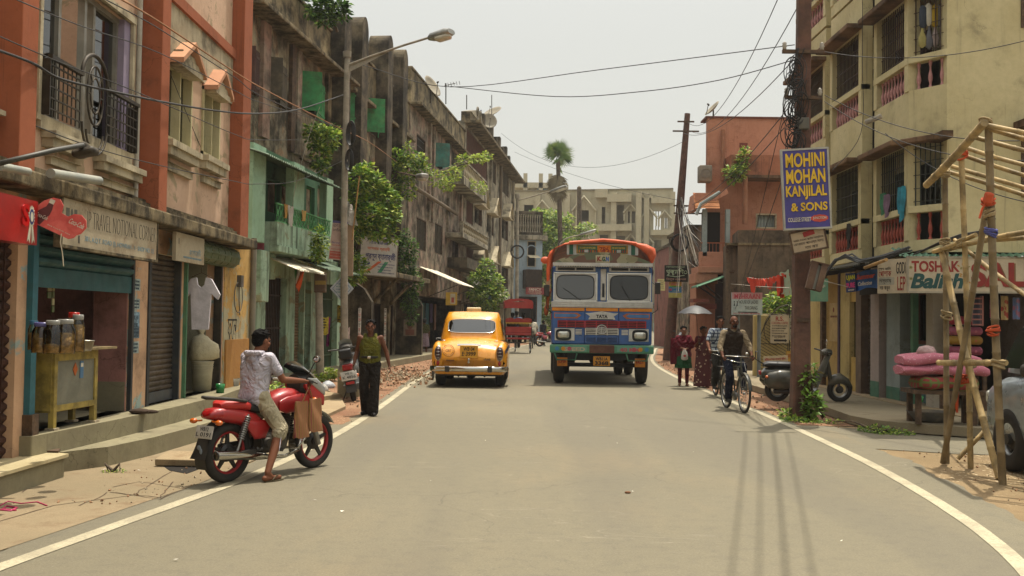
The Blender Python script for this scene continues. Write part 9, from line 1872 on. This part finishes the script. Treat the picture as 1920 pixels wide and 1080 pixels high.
t=wthing('stand','low dark table carrying the stacked pillows','table',(7.8,17.45,.17));B().box((7.77,17.45,.86),(.7,.36,.06)).build('tabletop',m_wood,t);[B().bb(x-.03,x+.03,y-.03,y+.03,.17,.83).build('leg',m_wood,t)for x in(7.47,8.07)for y in(17.3,17.6)]
for i,(px,py,w,h,c,c2,lab)in enumerate(((1834,555,.2,.5,'2c2c34','8a5a50','dark checked cloth hanging at the bedding shop front'),(1861,562,.09,.3,'8c3a4c','9c6a74','narrow pink cloth hanging beside the checked one'),(1884,555,.13,.4,'a08a5c','8c3a2c','cream and red printed cloth hanging at the shop front'),(1906,558,.13,.36,'5c6c8a','8a5a6c','blue printed cloth hanging rightmost at the shop front'))):
 q=PY(px,py,16.9);b=B(Matrix.Translation(q));b.grid(lambda a,c_:((a-.5)*w,.03*math.sin(a*9),-h*c_),8,6);b.build('hanging_cloth',printm('shopcloth_%d'%i,c,c2,12,i==0),label=lab,category='cloth',group='cloths hanging at the bedding shop')
# ---- plants
LM=[leafmat('leaf_mid','66882c','769236'),leafmat('leaf_dark','486824','587a2e'),leafmat('leaf_light','98aa42','a8b24e')]
LMd=[leafmat('ivy_mid','3c6024','486c28'),leafmat('ivy_dark','264218','30501e'),leafmat('ivy_light','5f8230','6c8c34')];m_bark=mat('bark','4f4234',.9,var=.3,bump=.6)
def plant(label,trunk,clumps,n,size,seed,mats=None,name='wall_tree',cat='tree',tr=.05,group=None):
 """clumps: (px, py, Y, rx, rz[, ry])"""
 T0=P3(trunk[0]);t=wthing(name,label,cat,T0,group);b=B();P=[P3(p)for p in trunk]
 if len(P)>1:b.tube(P,[tr*(1-.6*i/(len(P)-1))for i in range(len(P))],8)
 rn=random.Random(seed);cs=[]
 for c in clumps:q=PY(c[0],c[1],c[2]);cs.append((q,(c[3],c[5]if len(c)>5 else c[3]*.8,c[4])));a=P[min(len(P)-1,1+rn.randrange(max(1,len(P)-1)))]if len(P)>1 else P[0];b.tube([a,a.lerp(q,.5)+V((rn.uniform(-.1,.1),0,.08)),q],[tr*.4,tr*.25,tr*.12],5)
 if b.f:b.build('trunk',m_bark,t)
 b=B();leaves(b,cs,n,size,seed,3);b.build('foliage',mats or LM,t);return t
plant('leafy fig growing from the parapet of the long house at the top',[(632,60,27.5),(625,30,27.3)],[(600,12,26.9,.35,.28),(625,8,27,.4,.3),(610,35,27,.3,.2),(640,22,27.1,.25,.25),(585,22,26.8,.2,.15)],900,.17,1,LMd)
plant('fig growing out of the long house wall above the mint house',[(600,320,27),(605,280,27),(600,250,26.8)],[(592,255,26.6,.3,.35),(612,262,26.8,.35,.35),(625,250,27,.2,.2),(600,295,26.6,.28,.35),(583,245,26.5,.2,.15),(605,310,26.6,.2,.2)],1100,.15,2)
plant('large leafy tree spilling over the lamp pole between mint house and arcade',[(668,520,30.5),(675,440,30.5),(690,380,30.2),(680,330,30)],[(675,335,29.5,.35,.4),(668,375,29.5,.35,.4),(700,350,30,.45,.4),(720,375,30,.45,.4),(690,405,29.5,.5,.4),(728,405,29.8,.35,.35),(705,430,29.6,.4,.3),(665,430,29.4,.25,.4),(735,440,29.8,.2,.3),(690,320,30,.2,.2),(660,490,29.4,.25,.35),(655,520,29.5,.2,.3),(672,505,29.6,.3,.3)],3300,.19,3)
plant('curtain of dark ivy hanging down the second arcade column',[(768,600,37.5),(768,500,37.5)],[(766,470,37.3,.35,.5),(762,500,37.2,.4,.5),(772,530,37.2,.4,.5),(768,565,37.2,.35,.45),(772,595,37.2,.2,.3),(760,445,37.4,.2,.35)],2400,.13,4,LMd)
plant('straggling creeper across the long house wall above the lamp bracket',[(745,330,37.5),(770,310,37.5),(790,300,37.5)],[(745,300,37,.35,.4),(765,315,37,.45,.45),(780,300,37.2,.4,.3),(740,345,37,.3,.3),(790,320,37.2,.35,.3),(765,355,37,.3,.4),(765,280,37.2,.12,.3),(735,365,37,.3,.4)],1500,.17,5)
plant('light green branches reaching over the pink house upper windows',[(800,330,42),(840,315,43),(900,300,45)],[(820,335,42,.35,.35),(850,325,43,.35,.3),(838,345,42.5,.3,.3),(870,300,44,.35,.25),(895,297,44.5,.4,.2),(912,293,45,.25,.2),(862,312,44,.2,.2)],900,.16,6,[LM[0],LM[2],LM[2]])
plant('trailing creeper below the upper balcony of the ornate house',[(880,350,52),(890,340,52)],[(880,345,51,.35,.25),(898,350,51,.4,.25),(905,356,51,.3,.2)],260,.15,7,[LM[0],LM[2],LM[2]])
plant('small shrub growing from the mint house ledge under the balcony',[(597,485,24.7),(597,450,24.7)],[(596,440,24.5,.16,.22),(602,460,24.5,.17,.22),(590,470,24.5,.14,.2),(598,480,24.5,.15,.15)],420,.12,8)
plant('young bushy street tree growing behind the taxi before the ornate house',[(912,652,50),(912,610,50),(910,560,50)],[(912,500,50,.4,.4),(900,525,49.8,.6,.5),(922,530,50,.6,.5),(910,555,49.6,.75,.5),(890,550,50,.4,.3),(935,552,50,.4,.35),(912,575,49.8,.6,.3)],2600,.2,9,tr=.07,name='street_tree')
plant('tall pale green tree beyond the blue house left of the truck',[(1035,640,88),(1035,560,88),(1032,480,88),(1028,430,88)],[(1010,405,88,1.1,.6),(1030,412,88,1.3,.9),(1048,425,88,1.2,.9),(1020,445,87,1.2,1.2),(1045,465,87,1.6,1.4),(1025,490,87,1.3,1.4),(1055,500,87,1.5,1.2),(1030,530,87,1.5,1.4),(1025,570,87,1.3,1.6),(1020,610,87,.9,1.4),(1075,450,89,.8,.8),(1100,430,89,1,.5),(1080,480,89,1.4,.8),(1068,410,89,.4,.4)],9000,.34,10,[LM[0],LM[2],leafmat('leaf_hazy','5c7434','6a7e3c')],tr=.2,name='broadleaf_tree')
plant('spray of bright leaves growing on the orange house balcony',[(1383,335,36),(1388,310,36)],[(1378,328,35.9,.35,.3),(1392,305,35.9,.22,.5),(1398,285,35.9,.2,.2),(1368,320,35.9,.25,.15),(1385,318,35.9,.3,.25)],420,.17,11,name='wall_shrub',cat='shrub')
plant('leafy tree behind the iron gate wall',[(1480,620,29),(1475,585,29)],[(1450,575,29,.45,.3),(1480,572,29,.5,.35),(1510,578,29,.5,.3),(1440,585,29,.3,.3),(1530,560,29,.3,.3),(1465,560,29,.4,.2)],1100,.16,12,[LM[0],LM[2],LMd[0]],name='garden_tree')
plant('low leafy weeds sprouting left of the stout right pole',[(1478,785,17.2)],[(1478,777,17,.16,.1),(1490,790,16.6,.22,.06),(1520,795,16.5,.25,.06)],700,.07,13,name='weeds',cat='weeds')
plant('bushy young plant growing right of the stout right pole',[(1520,785,16.8),(1525,755,16.8)],[(1525,770,16.7,.16,.12),(1518,750,16.7,.12,.12),(1532,755,16.7,.1,.1),(1512,715,16.9,.12,.14),(1520,695,16.9,.1,.1)],420,.13,14,[LM[0],LMd[2],leafmat('leaf_dry','5c4a2c','4a4422')],name='young_plant',cat='plant')
plant('thin weeds along the broken kerb edge on the right',[(1650,810,15)],[(1640,805,15.2,.25,.05),(1665,810,15,.25,.06),(1690,813,14.9,.2,.05),(1565,790,16.3,.15,.03)],600,.06,15,name='weeds',cat='weeds')
plant('tuft of green grass at the foot of the short concrete pole',[(595,712,25.5)],[(590,712,25.3,.35,.12),(615,700,25.6,.35,.1),(575,716,25,.25,.08)],1100,.11,16,[LM[0],LM[2],LM[2]],name='grass_tuft',cat='grass')
plant('sparse weeds by the red motorbike front wheel at the plinth end',[(500,740,19.5)],[(505,735,19.5,.3,.12),(540,722,21,.3,.08)],400,.1,17,name='weeds',cat='weeds')
plant('green tuft in the pavement crack left of the broken drain',[(212,884,10.3)],[(205,886,10.3,.1,.02),(225,884,10.3,.06,.02)],130,.03,18,name='weeds',cat='weeds')
yp=80;t=wthing('palm_tree','fan palm with a shaggy dry skirt rising behind the unfinished building','palm tree',(PY(1050,640,yp).x,yp,gz(yp)));b=B();b.tube([(PY(1051,640,yp).x,yp,gz(yp)),PY(1051,480,yp),PY(1049,380,yp),PY(1046,300,yp)],[.24,.2,.19,.17],10);b.build('trunk',m_bark,t);rn=random.Random(4);hc=PY(1046,294,yp)
b=B();b2=B()
def fan(b,c,d,L,w,mi,droop=.0):
 d=d.normalized();s=d.cross(V((rn.uniform(-.7,.7),-1,rn.uniform(-.7,.7)))).normalized();k=13;st=c+d*L*.5
 b.tube([c,st],.02,4,mi)
 for i in range(k):
  a=(i/(k-1)-.5)*2.3;dd=(d*math.cos(a)+s*math.sin(a));tip=st+dd*w*rn.uniform(.85,1.1)-V((0,0,droop*w*(abs(a)*.3+.2)));m_=st.lerp(tip,.5);e=dd.cross(V((0,1,0))).normalized()*w*.045;b.add([st,m_+e,tip,m_-e],[(0,1,2,3)],mi)
for i in range(26):el=rn.uniform(-.6,1.4);az=rn.uniform(0,2*PI);fan(b,hc,V((math.cos(az)*math.cos(el),math.sin(az)*math.cos(el),math.sin(el))),(.2 if i<7 else rn.uniform(.8,1.5)),.95,i%3,.35)
b.build('crown',[leafmat('palm_mid','47602a','566c30'),leafmat('palm_dark','2f4620','3c5226'),leafmat('palm_light','62763a','6f803c')],t)
for i in range(34):az=rn.uniform(0,2*PI);zz=rn.uniform(-1.0,-2.3);fan(b2,PY(1046,300,yp)+V((0,0,zz)),V((math.cos(az),math.sin(az),rn.uniform(-1.6,-.5))),rn.uniform(.3,.6),.75,0,1.6)
b2.build('dry_fronds',mat('dry_palm','6a5f46',.9),t)
b=B();b.tube([(PY(1086,640,92).x,92,gz(92)),PY(1086,352,92)],[.28,.2],8);b.ell(PY(1086,353,92),(.2,.2,.2),8);b.build('bare_trunk',m_bark,label='bare crownless palm trunk standing right of the fan palm',category='tree')
# ---- roof clutter
def dish(label,px,py,y,r,d):
 q=PY(px,py,y);t=thing('satellite_dish',label,'satellite dish',M=Matrix.Translation(q));T=V(d).to_track_quat('Z','Y').to_matrix().to_4x4();b=B(T);b.lathe([(r*k/6,.25*r*(k/6)**2)for k in range(7)],20);o=b.build('dish',mat('dish_grey','7d7666',.6,dust=.3),t);md=o.modifiers.new('s','SOLIDIFY');md.thickness=.02;b=B(T);b.tube([(0,-r*.9,.1),(0,0,r*.8)],.015,5);b.ell((0,0,r*.8),(.04,.04,.06),8);b.build('feed_arm',m_black,t);b=B();b.cyl((0,.05,0),(0,.05,-r*1.3),.03,n=6);b.build('mast',m_black,t)
dish('satellite dish tilted on the parapet of the pink house',807,164,42,.5,(1,-.5,.6));dish('small satellite dish on a mast on the ornate house roof',925,213,62,.6,(-.5,-.6,1));dish('second small dish low among the ornate house merlons',916,228,61,.5,(.3,-1,.3));dish('small dark dish on the corner of the orange house roof',1338,206,37.2,.35,(-1,-.2,.9))
def antenna(label,px,pt,pb,y,arms):
 t=wthing('antenna',label,'antenna',PY(px,pb,y));b=B();b.cyl(PY(px,pb,y),PY(px,pt,y),.025,n=5);b.build('mast',m_black,t);b=B()
 for k in range(arms):c=PY(px+8,pt+4-k*1.0,y)+V((.12*k-.2,0,0));b.cyl(c+V((0,-.3,.0)),c+V((0,.3,0)),.012,n=4)
 if arms:b.cyl(PY(px-3,pt+5,y),PY(px+18,pt,y),.015,n=4);b.build('elements',m_black,t)
antenna('television antenna on the pink house roof beside the tilted dish',836,156,195,43,6);antenna('thin bare mast on the pink house roof',875,178,205,50,0);antenna('tall thin mast on the ornate house roof',922,178,215,60,0)
b=B();b.grid(lambda a,c:PY(893+10*a,210+6*c-4*a,58)+V((0,0,.03*math.sin(9*a))),4,4);b.build('tarpaulin',mat('roof_blue_tarp','24386c',.7),label='scrap of dark blue tarpaulin on the ornate house roof',category='tarpaulin')
for i,(px,py,y)in enumerate(((1608,210+14,17.6),(1645,222,17.3),(1630,225,17.4))):pass
b=B();q=PY(1640,222,17.2);b.cyl(q+V((-.12,.1,-.05)),q+V((.1,-.05,.03)),.045,n=10);b.build('spout',m_conp,label='short cement rain spout on the cream building wall',category='spout')
q=G(634,740,.01);
for i,(px,py,s,c)in enumerate(((614,728,.16,'a4a8ac'),(607,735,.09,'b0aea6'))):q=G(px,py,.0);b=B();b.loft([[(q.x+s*w*math.cos(a)*(1+.25*math.sin(3*a+i)),q.y+s*w*math.sin(a),z)for a in[2*PI*j/12 for j in range(12)]]for w,z in((.8,.01),(1,.05),(.7,.12),(.2,.17))]);b.build('plastic_bag',mat('bag_'+c,c,.5,bump=1,bs_=20),label=('larger','smaller')[i]+' crumpled white plastic bag on the dirt beside the concrete block',category='bag')
t=wthing('drain_slabs','broken concrete slabs over an open drain in front of the scooter','slabs',G(600,770));b=B();[b.prism([tuple(G(x,y_)[:2])for x,y_ in pts],z0,z1)for pts,z0,z1 in(([(560,762),(640,752),(648,768),(600,790),(560,785)][::-1],.0,.06),([(545,742),(600,745),(640,752),(560,765)][::-1],.06,.14))];b.build('slab',m_slab,t,bevel=.01)
# ---- light, sky, render lo
wd=bpy.data.worlds.new('World');scn.world=wd;wd.use_nodes=True
nt=wd.node_tree;bg=nt.nodes['Background']
sky=nt.nodes.new('ShaderNodeTexSky');sky.sky_type='NISHITA';sky.sun_disc=False
SUN_AZ=R(29);SUN_EL=R(75)
sky.sun_elevation=SUN_EL;sky.sun_rotation=SUN_AZ;sky.air_density=1.2;sky.dust_density=8.0;sky.ozone_density=1.0;sky.altitude=0
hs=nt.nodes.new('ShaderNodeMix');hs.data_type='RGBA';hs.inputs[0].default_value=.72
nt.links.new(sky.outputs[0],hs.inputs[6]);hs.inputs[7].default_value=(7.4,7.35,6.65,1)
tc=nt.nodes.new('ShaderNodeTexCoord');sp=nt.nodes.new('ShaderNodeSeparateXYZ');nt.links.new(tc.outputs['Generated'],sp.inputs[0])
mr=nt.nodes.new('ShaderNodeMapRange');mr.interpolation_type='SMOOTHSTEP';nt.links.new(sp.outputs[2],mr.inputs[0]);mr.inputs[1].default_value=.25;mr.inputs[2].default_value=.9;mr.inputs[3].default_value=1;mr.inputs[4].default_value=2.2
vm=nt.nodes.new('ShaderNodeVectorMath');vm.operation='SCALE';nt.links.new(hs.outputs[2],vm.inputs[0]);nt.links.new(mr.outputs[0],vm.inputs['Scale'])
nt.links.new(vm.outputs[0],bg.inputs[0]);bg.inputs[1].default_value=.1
sl=bpy.data.lights.new('sun','SUN');sl.energy=4.6;sl.angle=R(.55);sl.color=(1,.93,.80)
so=bpy.data.objects.new('sun',sl);COL.objects.link(so)
d=V((math.sin(SUN_AZ)*math.cos(SUN_EL),math.cos(SUN_AZ)*math.cos(SUN_EL),math.sin(SUN_EL)))
so.rotation_euler=d.to_track_quat('Z','Y').to_euler();so.location=(10,10,30)
scn.view_settings.view_transform='Standard';scn.view_settings.look='None';scn.view_settings.gamma=1;scn.view_settings.exposure=0.27
scn.render.film_transparent=False
scn.cycles.use_denoising=True
scn.cycles.max_bounces=6;scn.cycles.diffuse_bounces=3;scn.cycles.transparent_max_bounces=12
HD=.0005
hb=B();hb.bb(-410,410,-70,430,-1.2,21);hz=hb.build('haze',[],kind='stuff')
hm=bpy.data.materials.new('air');hm.use_nodes=True;hn=hm.node_tree;hn.nodes.clear();ho=hn.nodes.new('ShaderNodeOutputMaterial');pv=hn.nodes.new('ShaderNodeVolumePrincipled');pv.inputs['Color'].default_value=(.93,.93,.9,1);pv.inputs['Density'].default_value=HD;pv.inputs['Anisotropy'].default_value=.4;hn.links.new(pv.outputs[0],ho.inputs['Volume']);hz.data.materials.append(hm)
for o in bpy.data.objects:
 if '_w' in o:del o['_w']
